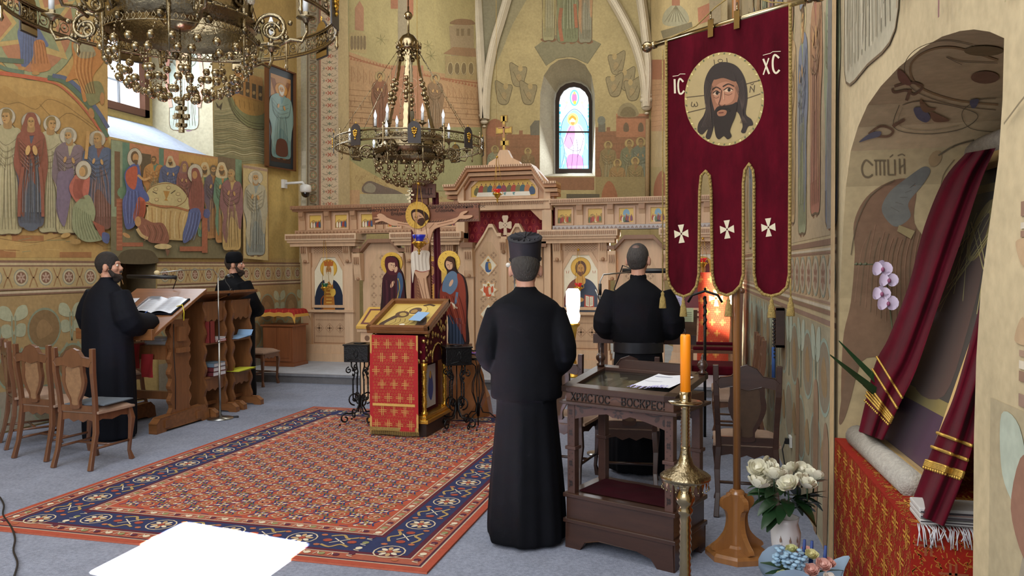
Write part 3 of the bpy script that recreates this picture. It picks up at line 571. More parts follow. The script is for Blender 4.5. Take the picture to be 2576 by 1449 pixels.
# ---- vault ribs of pale plaster
def ribs(name, lines, Y, w0=.17, corbel=None):
    m = M('#c8bda6')
    for pts in lines:
        pts3 = [atY(x, y, Y) for x, y in pts]; pts3 = [V(q) for q in cr([tuple(p) for p in pts3], 5, False)]
        m.tube(pts3, w0*.62, 6, False, sq=(1, 1.35)); m.tube([p+V((0, -.1, 0)) for p in pts3], w0*.3, 6, False)
    if corbel:
        x, y, s_ = corbel; c0 = atY(x, y, Y)
        for k, (r_, dz) in enumerate(((.2, .32), (.22, .24), (.17, .2), (.15, .1), (.07, 0))): m.ball((c0.x, c0.y, c0.z+dz*s_), r_*.62*s_, 8, (1, 1, .6))
    S(name, m, mat('rib_plaster', None, .75, noise=.12, nscale=3, fine=.06))
ribs('trim_vault_rib_middle', [[(1218, 300), (1213, 230), (1207, 130), (1200, 0), (1197, -60)], [(1220, 300), (1224, 215), (1240, 120), (1262, 45), (1284, -30)]], 16.85, .17, (1218, 318, 1))
ribs('trim_vault_rib_right', [[(1626, 270), (1620, 190), (1600, 115), (1570, 50), (1530, -20)], [(1628, 270), (1632, 180), (1625, 90), (1610, -20)]], 16.85, .17, (1627, 285, 1.15))
ribs('trim_vault_rib_left', [[(874, 92), (884, 55), (905, 10), (930, -40)]], 13.6, .14, None)
b = M('#8d7050'); b.tube([atY(1217, 318, 16.9), atY(1221, 560, 16.9)], .05, 6); b.tube([atY(1630, 300, 16.9), atY(1628, 560, 16.9)], .05, 6); S('trim_apse_corner', b)
# ---- stained glass window
f_ = M('#2e241e'); yg = YA+.5
gg = plane((0, yg, 0), (0, -1, 0)); fi = [(1407, 425), (1407, 300), (1407, 258), (1410, 243), (1419, 229), (1432, 221), (1445, 219), (1459, 222), (1472, 232), (1480, 246), (1482, 262), (1482, 300), (1482, 425)]
f_.prism([gg(x, y) for x, y in INN[:1]]+[gg(x, y) for x, y in INN[1:]], (0, .04, 0)) if False else None
n_ = len(INN)
for k in range(n_):
    q = (k+1) % n_; A, B_, C_, D_ = gg(*INN[k]), gg(*INN[q]), gg(*fi[q]), gg(*fi[k]); o = V((0, -.06, 0))
    f_.add([A+o, B_+o, C_+o, D_+o, A, B_, C_, D_], [(0, 1, 2, 3), (3, 2, 6, 7), (0, 4, 5, 1)])
f_.beam(gg(1405, 333)+V((0, -.05, 0)), gg(1484, 333)+V((0, -.05, 0)), .04, .03)
wf = tag(f_.build('window_2', MATTE), kind='structure')
g = M(); g.on(gg, .0008, .002); g.fill(fi, '#eaf6fb', 0)
def G(x): return x
blue = ('#58c4e8', '#7fd6ee', '#3aa8dc', '#9fe2f2')
for x0, x1 in ((1407, 1411), (1478, 1482)): 
    for i in range(18): g.rect(x0, 262+i*9, x1, 269+i*9, RN.choice(blue))
g.blob([(1410, 425), (1410, 340), (1418, 300), (1432, 285), (1445, 276), (1458, 285), (1472, 300), (1480, 340), (1480, 425)], '#8fd8ee'); g.stroke([(1410, 425), (1410, 340), (1418, 300), (1445, 274), (1472, 300), (1480, 340), (1480, 425)], 1.6, '#2f6f98')
for i in range(26): x, y = RN.uniform(1412, 1476), RN.uniform(300, 420); g.stroke([(x, y), (x+RN.uniform(-8, 8), y+RN.uniform(4, 16))], 1.4, RN.choice(('#dff4fa', '#4fb4dc', '#6fd0ee')))
g.ell(1445, 246, 12, 21, '#5cc3d6', 18); g.ell(1445, 246, 9, 16, '#bfe8ee', 16); g.blob([(1441, 236), (1449, 236), (1451, 250), (1445, 262), (1439, 250)], '#b06aa0'); g.ell(1445, 234, 3, 4, '#d9a860', 10); g.ell(1446, 258, 4, 5, '#f2c53a', 8)
for e in (-1, 1): g.stroke([(1445+e*30, 250), (1445+e*20, 262), (1445+e*26, 276)], 2, '#a8a0b0'); g.ell(1445+e*19, 258, 4, 4, '#e8c8a8', 8)
g.blob([(1436, 312), (1456, 312), (1468, 330), (1470, 365), (1462, 400), (1462, 425), (1430, 425), (1430, 400), (1418, 365), (1424, 335)], '#f0eef4'); g.blob([(1432, 318), (1444, 315), (1446, 345), (1436, 372), (1420, 365), (1424, 338)], '#d79ac8'); g.blob([(1430, 390), (1462, 392), (1464, 424), (1428, 424)], '#c884bc')
g.ell(1441, 300, 14, 16, '#f3d97a', 18); g.ell(1440, 302, 8, 11, '#f0cfb0', 14); g.blob([(1432, 297), (1440, 290), (1449, 297), (1448, 303), (1440, 297), (1433, 303)], '#d98a2a'); g.blob([(1435, 308), (1446, 308), (1441, 315)], '#c98a4a')
for pts in ([(1436, 318), (1426, 340), (1419, 362)], [(1456, 316), (1468, 340), (1462, 372), (1452, 395)], [(1434, 345), (1442, 368), (1440, 395), (1438, 424)], [(1450, 350), (1454, 380), (1450, 424)], [(1428, 372), (1446, 380), (1462, 376)], [(1424, 395), (1428, 424)], [(1466, 395), (1468, 424)], [(1412, 345), (1420, 380), (1412, 420)]): g.stroke(pts, 1.1, '#5a4a78')
g.build('stained_glass', mat('backlit_stained_glass', None, .3, emit=1.1), wf, world=True)
b = M(); b.color('#7c7468'); b.add([atY(1398, 436, YA+.55), atY(1490, 436, YA+.55), atY(1497, 443, YA), atY(1358, 443, YA)], [(0, 1, 2, 3)]); S('trim_window_sill', b)
# ---- right wall with the arched recess
NO = [(2107, 1100), (2109, 950), (2113, 750), (2122, 560), (2128, 470), (2140, 380), (2158, 320), (2182, 265), (2215, 218), (2262, 168), (2315, 124), (2370, 92), (2415, 78), (2450, 74), (2490, 80), (2526, 96), (2522, 250), (2512, 400), (2490, 560), (2468, 720), (2456, 900), (2450, 1100), (2448, 1400)]
nR = V((-1, -.0364, 0)).normalized(); gR = plane((.55, 6.5, 0), nR)
def R3(y, z, h=0): return V((XR(y)-h, y, z))
no3 = [gR(x, y) for x, y in NO]; no3[0] = R3(no3[0].y, 0.02); no3.append(R3(no3[-1].y, .02)) if no3[-1].z > .05 else None
DEP = 1.15; w = M('#bfae8c')
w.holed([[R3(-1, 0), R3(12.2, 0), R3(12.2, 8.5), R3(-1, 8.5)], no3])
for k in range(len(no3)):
    q = (k+1) % len(no3); w.color('#cdb48c' if no3[k].z > 2.1 else '#a5916c'); ex = V((DEP, 0, 0)); w.add([no3[k], no3[q], no3[q]+ex, no3[k]+ex], [(0, 1, 2, 3)])  # soffit and jamb lightened to carry bounced light in their colour
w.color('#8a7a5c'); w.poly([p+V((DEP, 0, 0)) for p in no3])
def gN(x, y, h=0):                       # paint on the inside of the arch
    d = ray(x, y); best = None
    for k in range(len(no3)):
        A, B_ = no3[k], no3[(k+1) % len(no3)]; e = B_-A; n = V((0, -e.z, e.y))
        if abs(e.y)+abs(e.z) < 1e-5: continue
        n.normalize(); dn = d.dot(n)
        if abs(dn) < 1e-6: continue
        t = (A-CAM).dot(n)/dn; p = CAM+d*t; s_ = ((p-A).y*e.y+(p-A).z*e.z)/(e.y**2+e.z**2)
        if t > 0 and -.02 <= s_ <= 1.02 and p.x > .55 and (best is None or t > best[0]): best = (t, p-n*h*(1 if dn > 0 else -1))
    return best[1] if best else CAM+d*4.2
w.on(gN, .0008, .003)
BR_ = '#6a4030'; 
for pts, ww, c_ in (([(2510, 150), (2400, 118), (2330, 128), (2290, 165), (2310, 215), (2400, 250), (2510, 262)], 5, '#97744c'), ([(2510, 130), (2390, 100), (2310, 118), (2275, 165), (2300, 225), (2400, 262), (2505, 275)], 1.6, '#5a4a3a'), ([(2420, 160), (2380, 140), (2420, 152), (2510, 156)], 1.4, '#5a4a3a'), ([(2262, 262), (2250, 320), (2330, 335), (2420, 322), (2460, 290), (2420, 270), (2320, 252), (2270, 262)], 1.8, '#4e463a'), ([(2270, 268), (2262, 312), (2330, 326), (2412, 314)], 1.6, '#a39474'), ([(2505, 245), (2460, 250), (2420, 280), (2440, 320), (2510, 330)], 1.6, '#4e463a'), ([(2250, 215), (2290, 205), (2320, 215), (2300, 235), (2280, 225), (2250, 230), (2245, 220)], 6, BR_), ([(2185, 335), (2215, 315), (2245, 325), (2235, 340), (2200, 340)], 6, BR_), ([(2290, 222), (2280, 250)], 8, BR_), ([(2245, 315), (2275, 298)], 8, BR_)): w.stroke(pts, ww, c_, n=6)
w.blob([(2258, 172), (2275, 180), (2292, 205), (2285, 212), (2262, 200)], '#7b4038'); w.blob([(2160, 355), (2190, 332), (2215, 328), (2212, 340), (2185, 348)], '#4a5270'); w.blob([(2298, 270), (2320, 268), (2340, 290), (2330, 305), (2308, 295)], '#4a4f74'); w.blob([(2315, 245), (2335, 265), (2355, 270), (2330, 280), (2316, 268)], '#7a5034'); w.blob([(2340, 278), (2362, 285), (2388, 300), (2350, 302)], '#7b4a38'); w.blob([(2440, 250), (2462, 246), (2455, 266), (2444, 268)], '#464a70'); w.ell(2475, 125, 50, 13, '#6a5430', 16); w.ell(2478, 192, 36, 16, '#6b3c2e', 16)
gJ = plane((0, 4.2, 0), (0, -1, 0))
# robed figure and lettering on the far jamb
w.on(gN, .0008, .003)
w.blob([(2150, 640), (2148, 560), (2180, 495), (2240, 455), (2290, 450), (2305, 480), (2300, 560), (2345, 640), (2330, 800), (2290, 900), (2180, 900), (2150, 960), (2118, 1040), (2120, 860), (2140, 760)], '#5a2f26')
w.blob([(2218, 520), (2240, 480), (2290, 440), (2325, 418), (2340, 430), (2320, 465), (2285, 510), (2290, 545), (2255, 570), (2228, 550)], '#465058'); w.ell(2352, 398, 15, 22, '#8f7350', 12, 30); w.stroke([(2360, 390), (2400, 365), (2450, 350)], 4, '#3e342a')
for i in range(14):
    x = 2160+i*11; w.stroke([(x+20, 560+RN.uniform(0, 40)), (x+5, 640+i*3), (x-10+i*2, 760+i*8)], 2, '#3e201c' if i % 2 else '#72463a')
for i in range(5): w.stroke([(2240+i*12, 520-i*12), (2262+i*10, 532-i*18)], 1.5, '#2c3440')
w.fill([(2260, 565), (2300, 580), (2290, 600), (2255, 580)], '#7c6c48'); w.stroke([(2400, 400), (2372, 440), (2362, 500)], 2, '#5a4c38'); w.stroke([(2140, 640), (2155, 560), (2190, 490), (2250, 450)], 2.5, '#2e1c16'); w.blob([(2110, 1060), (2125, 960), (2160, 880), (2150, 960), (2125, 1050)], '#54302a')
LC = '#4a3a2c'
w.stroke([(2195, 415), (2178, 402), (2168, 420), (2172, 440), (2185, 445), (2195, 438)], 4.5, LC); 
for x in (2203, 2213, 2223): w.stroke([(x, 402), (x+1, 440)], 4, LC, False)
w.stroke([(2198, 402), (2228, 402)], 3.5, LC, False)
for x in (2233, 2250): w.stroke([(x, 400), (x+1, 438)], 4, LC, False)
w.stroke([(2233, 438), (2252, 438)], 3, LC, False); w.stroke([(2238, 395), (2246, 388)], 2.5, LC, False)
for x in (2262, 2274): w.stroke([(x, 398), (x+1, 436)], 4, LC, False)
w.stroke([(2262, 420), (2275, 412)], 3, LC, False); w.stroke([(2258, 391), (2268, 387), (2276, 391)], 2.5, LC)
# right wall face painting in wall coordinates
gW2 = lambda a_, c_, h: R3(a_, -c_, h)
w.on(gW2)
def rw_clear(y): return True
w.rect(4.5, -1.76, 12.1, -1.40, '#bfa88a', 0); 
def band(y0, y1):
    for z0, z1, c_ in ((1.80, 1.765, '#7e5a50'), (1.75, 1.735, '#c9bfae'), (1.73, 1.715, '#7e5a50'), (1.445, 1.43, '#9a7a6c'), (1.42, 1.40, '#cfc5b4'), (1.395, 1.37, '#7e5a50'), (1.34, 1.31, '#8a6a64')): w.rect(y0, -z0, y1, -z1, c_, 3)
    n = max(1, int((y1-y0)/.27))
    for i in range(n):
        y = y0+(y1-y0)*(i+.5)/n; w.ell(y, -1.585, .115, .125, '#8f9a8e', 26, layer=3); w.ell(y, -1.585, .1, .11, '#b9ac98', 26, layer=4); w.ell(y, -1.585, .075, .085, '#ab9484', 24, layer=5)
        for k in range(6): w.ell(y+.04*math.cos(k*PI/3+.5), -1.585+.045*math.sin(k*PI/3+.5), .032, .014, '#8a5c52', 10, k*60+28, layer=6)
        for e in (-1, 1): w.blob([(y+.135-.045, -1.585+e*.12), (y+.135, -1.585+e*.06), (y+.18, -1.585+e*.12)], '#b09272', 4)
band(4.46, 12.1); band(1.2, 2.12)
w.rect(4.46, -1.30, 12.1, -.02, '#9d9680', 1); w.rect(1.2, -1.30, 2.3, -.3, '#a5987c', 1)
for (y0, y1, n) in ((4.5, 12.1, 12), (1.3, 2.2, 1)):
    for i in range(n):
        y = y0+(y1-y0)*(i+.5)/n
        for z, r_ in ((1.0, .2), (.52, .2)):
            w.ell(y+(.3 if z < .8 else 0), -z, r_*1.12, r_*1.15, '#8ea59c', 24, layer=3); w.ell(y+(.3 if z < .8 else 0), -z, r_, r_*1.03, '#7e7468', 24, layer=4); w.blob([(y-.08, -z+.1), (y-.1, -z), (y, -z-.12), (y+.1, -z-.02), (y+.04, -z+.1)], '#8c7050', 5)
        for e in (-1, 1): w.blob([(y+.3, -1.12), (y+.3+e*.06, -1.26), (y+.3+e*.17, -1.27), (y+.3+e*.16, -1.12), (y+.3+e*.06, -1.06)], '#a9b8ac', 5); w.stroke([(y+.3, -.8), (y+.3+e*.03, -1.15)], .02, '#7c8c80', layer=6)
    
for y, h in ((4.75, .6), (5.1, .8), (5.9, .7)): w.blob([(y-.05, -.02), (y-.1, -h), (y, -h-.15), (y+.08, -h), (y+.06, -.02)], '#8b6a58', 7)
w.rect(4.5, -3.9, 12.1, -1.82, '#b7a488', 1)
cols = ('#6a7a98', '#a8665a', '#8f9c80', '#b89a70', '#7d8ca4', '#a87a5c', '#9a8fa0', '#5d6f9c')
for i in range(13):
    y = 4.62+i*.55; c1, c2 = cols[i % 8], cols[(i*3+2) % 8]
    fig(w, y, -3.45-.1*(i % 2), 1.6, c1, c2, w=.3, halo='#c9b98c', folds=6, lw=.014, feet='#7a5040')
for i in range(10): fig(w, 5+i*.68, -4.9, 1.5, cols[(i+3) % 8], cols[(i+5) % 8], w=.3, halo='#c9b98c', folds=5, lw=.014)
# grey draped figure over the arch, dark violet rule
fig(w, 3.75, -4.6, 2.1, '#a9a492', '#9d988a', w=.62, halo=None, folds=12, lw=.012, feet=None)
for i in range(10): y = 3.35+i*.085; w.stroke([(y, -3.3), (y+.03, -2.9), (y+.01, -2.62+.03*(i % 3))], .012, '#77705f' if i % 2 else '#c9c2ae', layer=60)
w.stroke([(3.5, -3.2), (3.45, -2.95), (3.4, -2.85)], .05, '#6f5f54', layer=61)
for k, y in enumerate((2.95, 3.02, 3.09, 3.17)): w.stroke([(y, -2.82), (y+.01, -2.6)], .018, '#9d8a74', False, layer=40)
w.rect(2.63, -4.5, 2.645, -2.40, '#7b4a5a', 62); w.rect(4.38, -6, 4.5, -.02, '#c9a77c', 40); w.rect(4.5, -6, 4.62, -1.85, '#6c6c70', 41)
w.stroke([(2.2, -2.0), (2.0, -2.06), (1.85, -2.02)], .006, '#6e6250', layer=20)
for i in range(5): w.stroke([(2.2-.05*i, -3), (2.15-.05*i, -2.6), (2.2-.04*i, -2.3)], .008, '#a09472', layer=20)
w.blob([(2.1, -.9), (1.9, -1.12), (1.6, -1.0), (1.5, -.6), (1.8, -.3), (2.1, -.35)], '#8c8478', 7); w.blob([(2.15, -1.05), (2.08, -1.2), (1.98, -1.08), (2.05, -.95)], '#7c4a44', 8)
S('wall_right', w)
# ================= ICONOSTASIS (faces -Y), built in metres about its own centre line
YI = 11.6; XCN = -3.145
W1, W2, W3 = '#d3b08d', '#a77f5f', '#7c5a42'  # darker wood tones paint shade into the carved patterns
ico = thing('iconostasis', 'carved pale limewood icon screen spanning the sanctuary, with painted icons and a gabled centre', 'icon screen', (XCN, YI, ZS))
def ip(a, c, h=0): return V((a, YI-h, -c))      # paint coordinates: x world, y = -z world
def ipY(Y): return lambda a, c, h=0: V((a, Y-h, -c))
def dentils(b, x0, x1, z, h, y, n=None, c=W2):
    n = n or int((x1-x0)/.028); b.color(c)
    for i in range(n): b.bb(x0+(x1-x0)*(i+.2)/n, x0+(x1-x0)*(i+.75)/n, y-.012, y+.01, z, z+h)
def bracket(b, x, z0, z1, wd=.12, y=YI-.06):
    b.color(W1); b.yz([(y+.06, z1), (y-.1, z1), (y-.1, z1-.05), (y-.06, z0+.1), (y-.03, z0), (y+.06, z0)], x-wd/2, wd); b.color(W2)
    for k in (-1, 0, 1): b.bb(x+k*wd*.27-.008, x+k*wd*.27+.008, y-.112, y-.09, z1-.17, z1-.06)
    b.ball((x, y-.04, z0+.02), .03, 8)
def octo(x0, x1, z0, z1, ch=.13): return [(x0, z0), (x1, z0), (x1, z1-ch*1.7), (x1-ch, z1), (x0+ch, z1), (x0, z1-ch*1.7)]
def frame_of(b, pts, t, y, d=.04, c=W1):
    cx = sum(p[0] for p in pts)/len(pts); cz = sum(p[1] for p in pts)/len(pts); b.color(c); n = len(pts)
    inn = [(cx+(p[0]-cx)*(1-t/abs(p[0]-cx) if abs(p[0]-cx) > t else .5), cz+(p[1]-cz)*(1-t/abs(p[1]-cz))) for p in pts]
    for i in range(n):
        q = (i+1) % n; A, B_, C_, D_ = pts[i], pts[q], inn[q], inn[i]
        b.prism([(A[0], y, A[1]), (B_[0], y, B_[1]), (C_[0], y, C_[1]), (D_[0], y, D_[1])], (0, d, 0))
    return inn
def lattice(b, x0, x1, z0, z1, ch=.1, y=YI-.0):
    b.on(ipY(y), .0006, .002); b.fill([(p[0], -p[1]) for p in octo(x0, x1, z0, z1, ch)], '#cba985')
    nx = max(2, int((x1-x0)/.13)); nz = int((z1-z0)/.13)
    for i in range(nx):
        for j in range(nz):
            cx = x0+(x1-x0)*(i+.5)/nx; cz = z0+(z1-z0)*(j+.5)/nz
            if cz > z1-ch*1.7 and (cx < x0+ch*.9 or cx > x1-ch*.9): continue
            b.stroke([(cx-.05, -cz), (cx, -cz-.05), (cx+.05, -cz), (cx, -cz+.05)], .008, '#9c7a5c', False, True, 2)
            for e, f_ in ((-1, 0), (1, 0), (0, 1), (0, -1)): b.ell(cx+e*.028, -cz+f_*.028, .009 if e else .006, .006 if e else .009, '#5f4636', 6, layer=3)
def unit(x0, x1):      # column unit with cornice, brackets, plinth
    p = M(W1); xl, xr = x0+.17, x1-.14; xm = (xl+xr)/2
    p.bb(xl, xr, YI, YI+.18, ZS, 2.06); p.color('#caa581')
    for x in (xl+.075, xr-.075): p.bb(x-.075, x+.075, YI-.06, YI, .35, 1.9); p.color('#dab896')
    p.color(W1); p.bb(xl-.06, xr+.06, YI-.12, YI+.16, ZS, .26); p.bb(xl-.03, xr+.03, YI-.09, YI+.16, .26, .34)
    p.yz([(YI+.1, .4), (YI-.08, .4), (YI-.08, .34), (YI+.1, .34)], xl-.02, xr-xl+.04); p.bb(xl-.02, xr+.02, YI-.09, YI, .93, .97)
    bracket(p, xl+.075, 1.74, 2.06); bracket(p, xr-.075, 1.74, 2.06)
    p.color(W1); p.bb(x0, x1, YI-.24, YI+.1, 2.06, 2.1); p.bb(x0+.03, x1-.03, YI-.2, YI+.1, 2.0, 2.06); p.color('#dcbd9c'); p.bb(x0-.02, x1+.02, YI-.27, YI+.12, 2.1, 2.2); dentils(p, x0, x1, 2.125, .05, YI-.275)
    p.color(W2); p.on(ipY(YI), .0006, .002)
    for i in range(22):
        for j in range(4): p.ell(xl+.18+(xr-xl-.36)*(i+.5)/22, -1.9-.035*j-(i % 2)*.017, .011, .008, '#a5805f', 6, layer=1)
    # lower panel, its carving shaded in darker paint
    a, c = xl+.17, xr-.17; p.rect(a, -.9, c, -.42, '#c8a583', 1); p.stroke([(a, -.9), (c, -.9), (c, -.42), (a, -.42)], .02, '#9c7658', False, True, 2)
    for z in (.8, .53):
        for i in range(24): p.rect(a+.03+(c-a-.06)*(i+.2)/24, -z-.012, a+.03+(c-a-.06)*(i+.7)/24, -z+.012, '#98765a', 3)
    for i in range(3):
        xx = a+(c-a)*(i+.5)/3; p.rect(xx-.05, -.675, xx+.05, -.655, '#98765a', 3); p.rect(xx-.01, -.72, xx+.01, -.61, '#98765a', 3)
        p.stroke([(xx-.08, -.665), (xx, -.745), (xx+.08, -.665), (xx, -.585)], .008, '#9c7a5c', False, True, 4)
    return p
def ibuild(b, name, m=LWOODV, **k): return b.build(name, m, ico, world=True, **k)
UN = [(-6.745, -5.53), (-4.92, -3.78), (-2.55, -1.4), (-.77, .36)]
for (x0, x1) in UN: ibuild(unit(x0, x1), 'icon_bay')
# icons of the bays
def halo(p, x, y, r, c='#e3bb52'): p.ell(x, y, r, r, c, 30); p.ring(x, y, r, r, .006, '#a9812f', 30); p.ring(x, y, r*.93, r*.93, .003, '#b9913f', 30)
def bust(p, x, zt, kind):
    """half-length figure in an icon, x centre, zt head top (world z)"""
    Q = lambda pts: [(x+a, -(zt-b_)) for a, b_ in pts]
    halo(p, x+.0, -(zt-.09), .15, '#dfb044')
    if kind == 'lord':
        p.blob(Q([(-.24, .75), (-.24, .5), (-.17, .33), (-.05, .25), (.06, .25), (.18, .32), (.26, .5), (.27, .75)]), '#7a3f2c')
        p.blob(Q([(.0, .3), (.1, .27), (.2, .34), (.27, .5), (.27, .75), (-.2, .75), (-.22, .62), (-.05, .55)]), '#28364f')
        p.blob(Q([(-.05, .22), (.05, .22), (.07, .32), (0, .36), (-.08, .31)]), '#d7a24a')
        p.ell(x, -(zt-.1), .085, .11, '#5f3a22', 20); p.ell(x, -(zt-.12), .055, .085, '#c8924c', 18); p.blob(Q([(-.04, .15), (0, .16), (.04, .15), (.03, .2), (0, .225), (-.03, .2)]), '#7a4a28')
        p.fill(Q([(.06, .5), (.2, .52), (.2, .7), (.13, .72), (.05, .68)]), '#b5402c'); p.fill(Q([(.075, .515), (.125, .53), (.125, .68), (.075, .665)]), '#e8e2cc'); p.fill(Q([(.135, .53), (.185, .53), (.185, .665), (.135, .68)]), '#e8e2cc')
        for i in range(6): p.stroke(Q([(.082, .54+i*.02), (.12, .55+i*.02)]), .005, '#6a5a48', False); p.stroke(Q([(.14, .55+i*.02), (.18, .54+i*.02)]), .005, '#6a5a48', False)
        p.blob(Q([(-.09, .58), (-.02, .54), (.04, .56), (.03, .6), (-.06, .62)]), '#c8924c')
        for s_ in ((-.2, .16, 'IC'), (.2, .16, 'XC')):
            for k in (-.02, .02): p.stroke(Q([(s_[0]+k, s_[1]-.02), (s_[0]+k*.6, s_[1]+.02)]), .008, '#b56a4c', False)
    elif kind == 'queen':
        p.blob(Q([(-.24, .78), (-.24, .5), (-.16, .33), (-.05, .26), (.05, .26), (.16, .33), (.24, .5), (.24, .78)]), '#1d2a40'); p.fill(Q([(-.07, .3), (.07, .3), (.11, .78), (-.11, .78)]), '#b5752e')
        for i in range(7): p.rect(x-.05, -(zt-.36-i*.055), x+.05, -(zt-.38-i*.055), '#e0b050')
        p.blob(Q([(-.08, .04), (0, .0), (.08, .04), (.09, .2), (.06, .36), (.0, .3), (-.06, .36), (-.09, .2)]), '#e2d5b5'); p.ell(x, -(zt-.12), .05, .08, '#b9824a', 18); p.blob(Q([(-.035, .15), (0, .21), (.035, .15)]), '#e2d5b5')
        p.fill(Q([(-.075, .05), (-.09, -.04), (-.05, -.02), (-.03, -.06), (0, -.02), (.03, -.06), (.05, -.02), (.09, -.04), (.075, .05)]), '#b9682c')
        p.stroke(Q([(-.12, .78), (-.14, .6), (-.05, .5)]), .02, '#8a4a22'); p.blob(Q([(.02, .45), (.1, .42), (.12, .5), (.06, .55)]), '#e2b850')
    else:
        p.blob(Q([(-.24, .78), (-.22, .45), (-.12, .3), (0, .24), (.12, .3), (.22, .45), (.24, .78)]), '#6e2c30'); p.blob(Q([(-.09, .02), (0, -.02), (.09, .02), (.1, .2), (.05, .3), (-.05, .3), (-.1, .2)]), '#6e2c30'); p.ell(x, -(zt-.13), .05, .075, '#b9824a', 18); p.blob(Q([(.02, .35), (.12, .33), (.16, .5), (.06, .6), (-.02, .5)]), '#c98f3e')
    for e in (-1, 1): p.ell(x+e*.02, -(zt-.105), .008, .004, '#2a1a12', 8); p.stroke([(x+e*.008, -(zt-.092)), (x+e*.034, -(zt-.094))], .004, '#5a3a20', False)
    p.stroke([(x+.004, -(zt-.1)), (x+.006, -(zt-.145))], .004, '#7a5028', False); p.stroke([(x-.014, -(zt-.163)), (x+.014, -(zt-.163))], .005, '#8a3a28', False)
for (x0, x1), kd in zip(UN, ('queen', 'mother', 'lord', 'bishop')):
    xm = (x0+.17+x1-.14)/2; o = octo(xm-.3, xm+.3, 1.0, 1.87, .13); p = M(W1); inn = frame_of(p, o, .045, YI-.03)
    fo = ibuild(p, 'icon_frame'); q = M('#e6ddc3'); q.on(ipY(YI-.01), .0007, .001); q.fill([(a, -c_) for a, c_ in inn], '#e8dfc4' if kd != 'mother' else '#d8b050', 0); bust(q, xm, 1.73, kd); q.build('icon_painting', PAINT, fo); q_ = COL.objects[-1] if False else None
# (icon paintings were given world vertices: move them under the screen)
for o in list(COL.objects):
    if o.name.startswith('icon_painting') and o.parent and o.parent.name.startswith('icon_frame'): o.location = -V(ico.location)
# friezes
def scene_icon(p, x, z, k):
    p.rect(x-.11, -(z+.11), x+.11, -(z-.11), '#dcb95e')
    R_ = random.Random(k*7+3); cs = ['#b0402c', '#3c5578', '#5c6f45', '#c98a3a', '#7a4058', '#e0d4b8', '#8a3a28']
    if k % 3 == 0: p.blob([(x-.1, -(z-.11)), (x-.1, -(z-.02)), (x-.04, -(z+.03)), (x+.03, -(z-.02)), (x+.1, -(z+.04)), (x+.1, -(z-.11))], '#9c7c3c')
    elif k % 3 == 1: p.fill([(x-.1, -(z-.11)), (x-.1, -(z+.03)), (x-.05, -(z+.07)), (x+.05, -(z+.07)), (x+.1, -(z+.03)), (x+.1, -(z-.11))], '#c6a24a')
    else: p.ell(x, -(z+.02), .05, .07, '#7fa6bf', 18); p.blob([(x-.04, -(z-.11)), (x-.035, -(z-.06)), (x, -(z-.04)), (x+.035, -(z-.06)), (x+.04, -(z-.11))], '#2a2420')
    for i in range(7):
        a = x-.09+.18*(i+.5)/7+R_.uniform(-.01, .01); h = R_.uniform(.08, .12); zb = z-.1+R_.uniform(0, .03)
        c_ = R_.choice(cs); p.blob([(a-.013, -zb), (a-.016, -(zb+h*.5)), (a, -(zb+h*.8)), (a+.016, -(zb+h*.5)), (a+.014, -zb)], c_); p.ell(a, -(zb+h*.9), .011, .012, '#e8c468', 8); p.ell(a, -(zb+h*.88), .006, .008, '#8a5a34', 7)
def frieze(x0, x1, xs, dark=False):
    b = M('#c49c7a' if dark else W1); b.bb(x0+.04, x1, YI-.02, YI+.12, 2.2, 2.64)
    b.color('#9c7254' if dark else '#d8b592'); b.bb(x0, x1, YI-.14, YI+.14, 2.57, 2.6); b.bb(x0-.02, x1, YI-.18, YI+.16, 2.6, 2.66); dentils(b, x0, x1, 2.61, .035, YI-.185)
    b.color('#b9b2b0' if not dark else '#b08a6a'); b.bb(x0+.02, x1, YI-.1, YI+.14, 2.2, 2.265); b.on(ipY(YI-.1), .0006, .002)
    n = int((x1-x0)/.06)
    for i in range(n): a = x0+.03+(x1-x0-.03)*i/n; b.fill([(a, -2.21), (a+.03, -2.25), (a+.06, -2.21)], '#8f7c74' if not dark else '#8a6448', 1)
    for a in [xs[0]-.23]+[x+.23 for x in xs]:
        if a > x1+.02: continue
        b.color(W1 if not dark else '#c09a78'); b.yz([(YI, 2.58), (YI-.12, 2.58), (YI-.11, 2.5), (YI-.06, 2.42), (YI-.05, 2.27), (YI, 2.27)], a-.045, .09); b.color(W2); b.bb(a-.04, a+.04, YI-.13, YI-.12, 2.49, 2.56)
    ibuild(b, 'frieze')
    for k, x in enumerate(xs):
        f_ = M(W1); inn = frame_of(f_, [(x-.135, 2.27), (x+.135, 2.27), (x+.135, 2.54), (x-.135, 2.54)], .03, YI-.06, c='#cfa987'); fo = ibuild(f_, 'feast_icon_frame')
        q = M(); q.on(ipY(YI-.035), .0006, .001); scene_icon(q, x, 2.405, k+int(abs(x)*3)); o_ = q.build('feast_icon', PAINT, fo); o_.location = -V(ico.location)
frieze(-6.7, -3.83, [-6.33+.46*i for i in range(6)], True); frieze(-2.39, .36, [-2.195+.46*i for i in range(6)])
for p_ in ('feast_icon',): pass
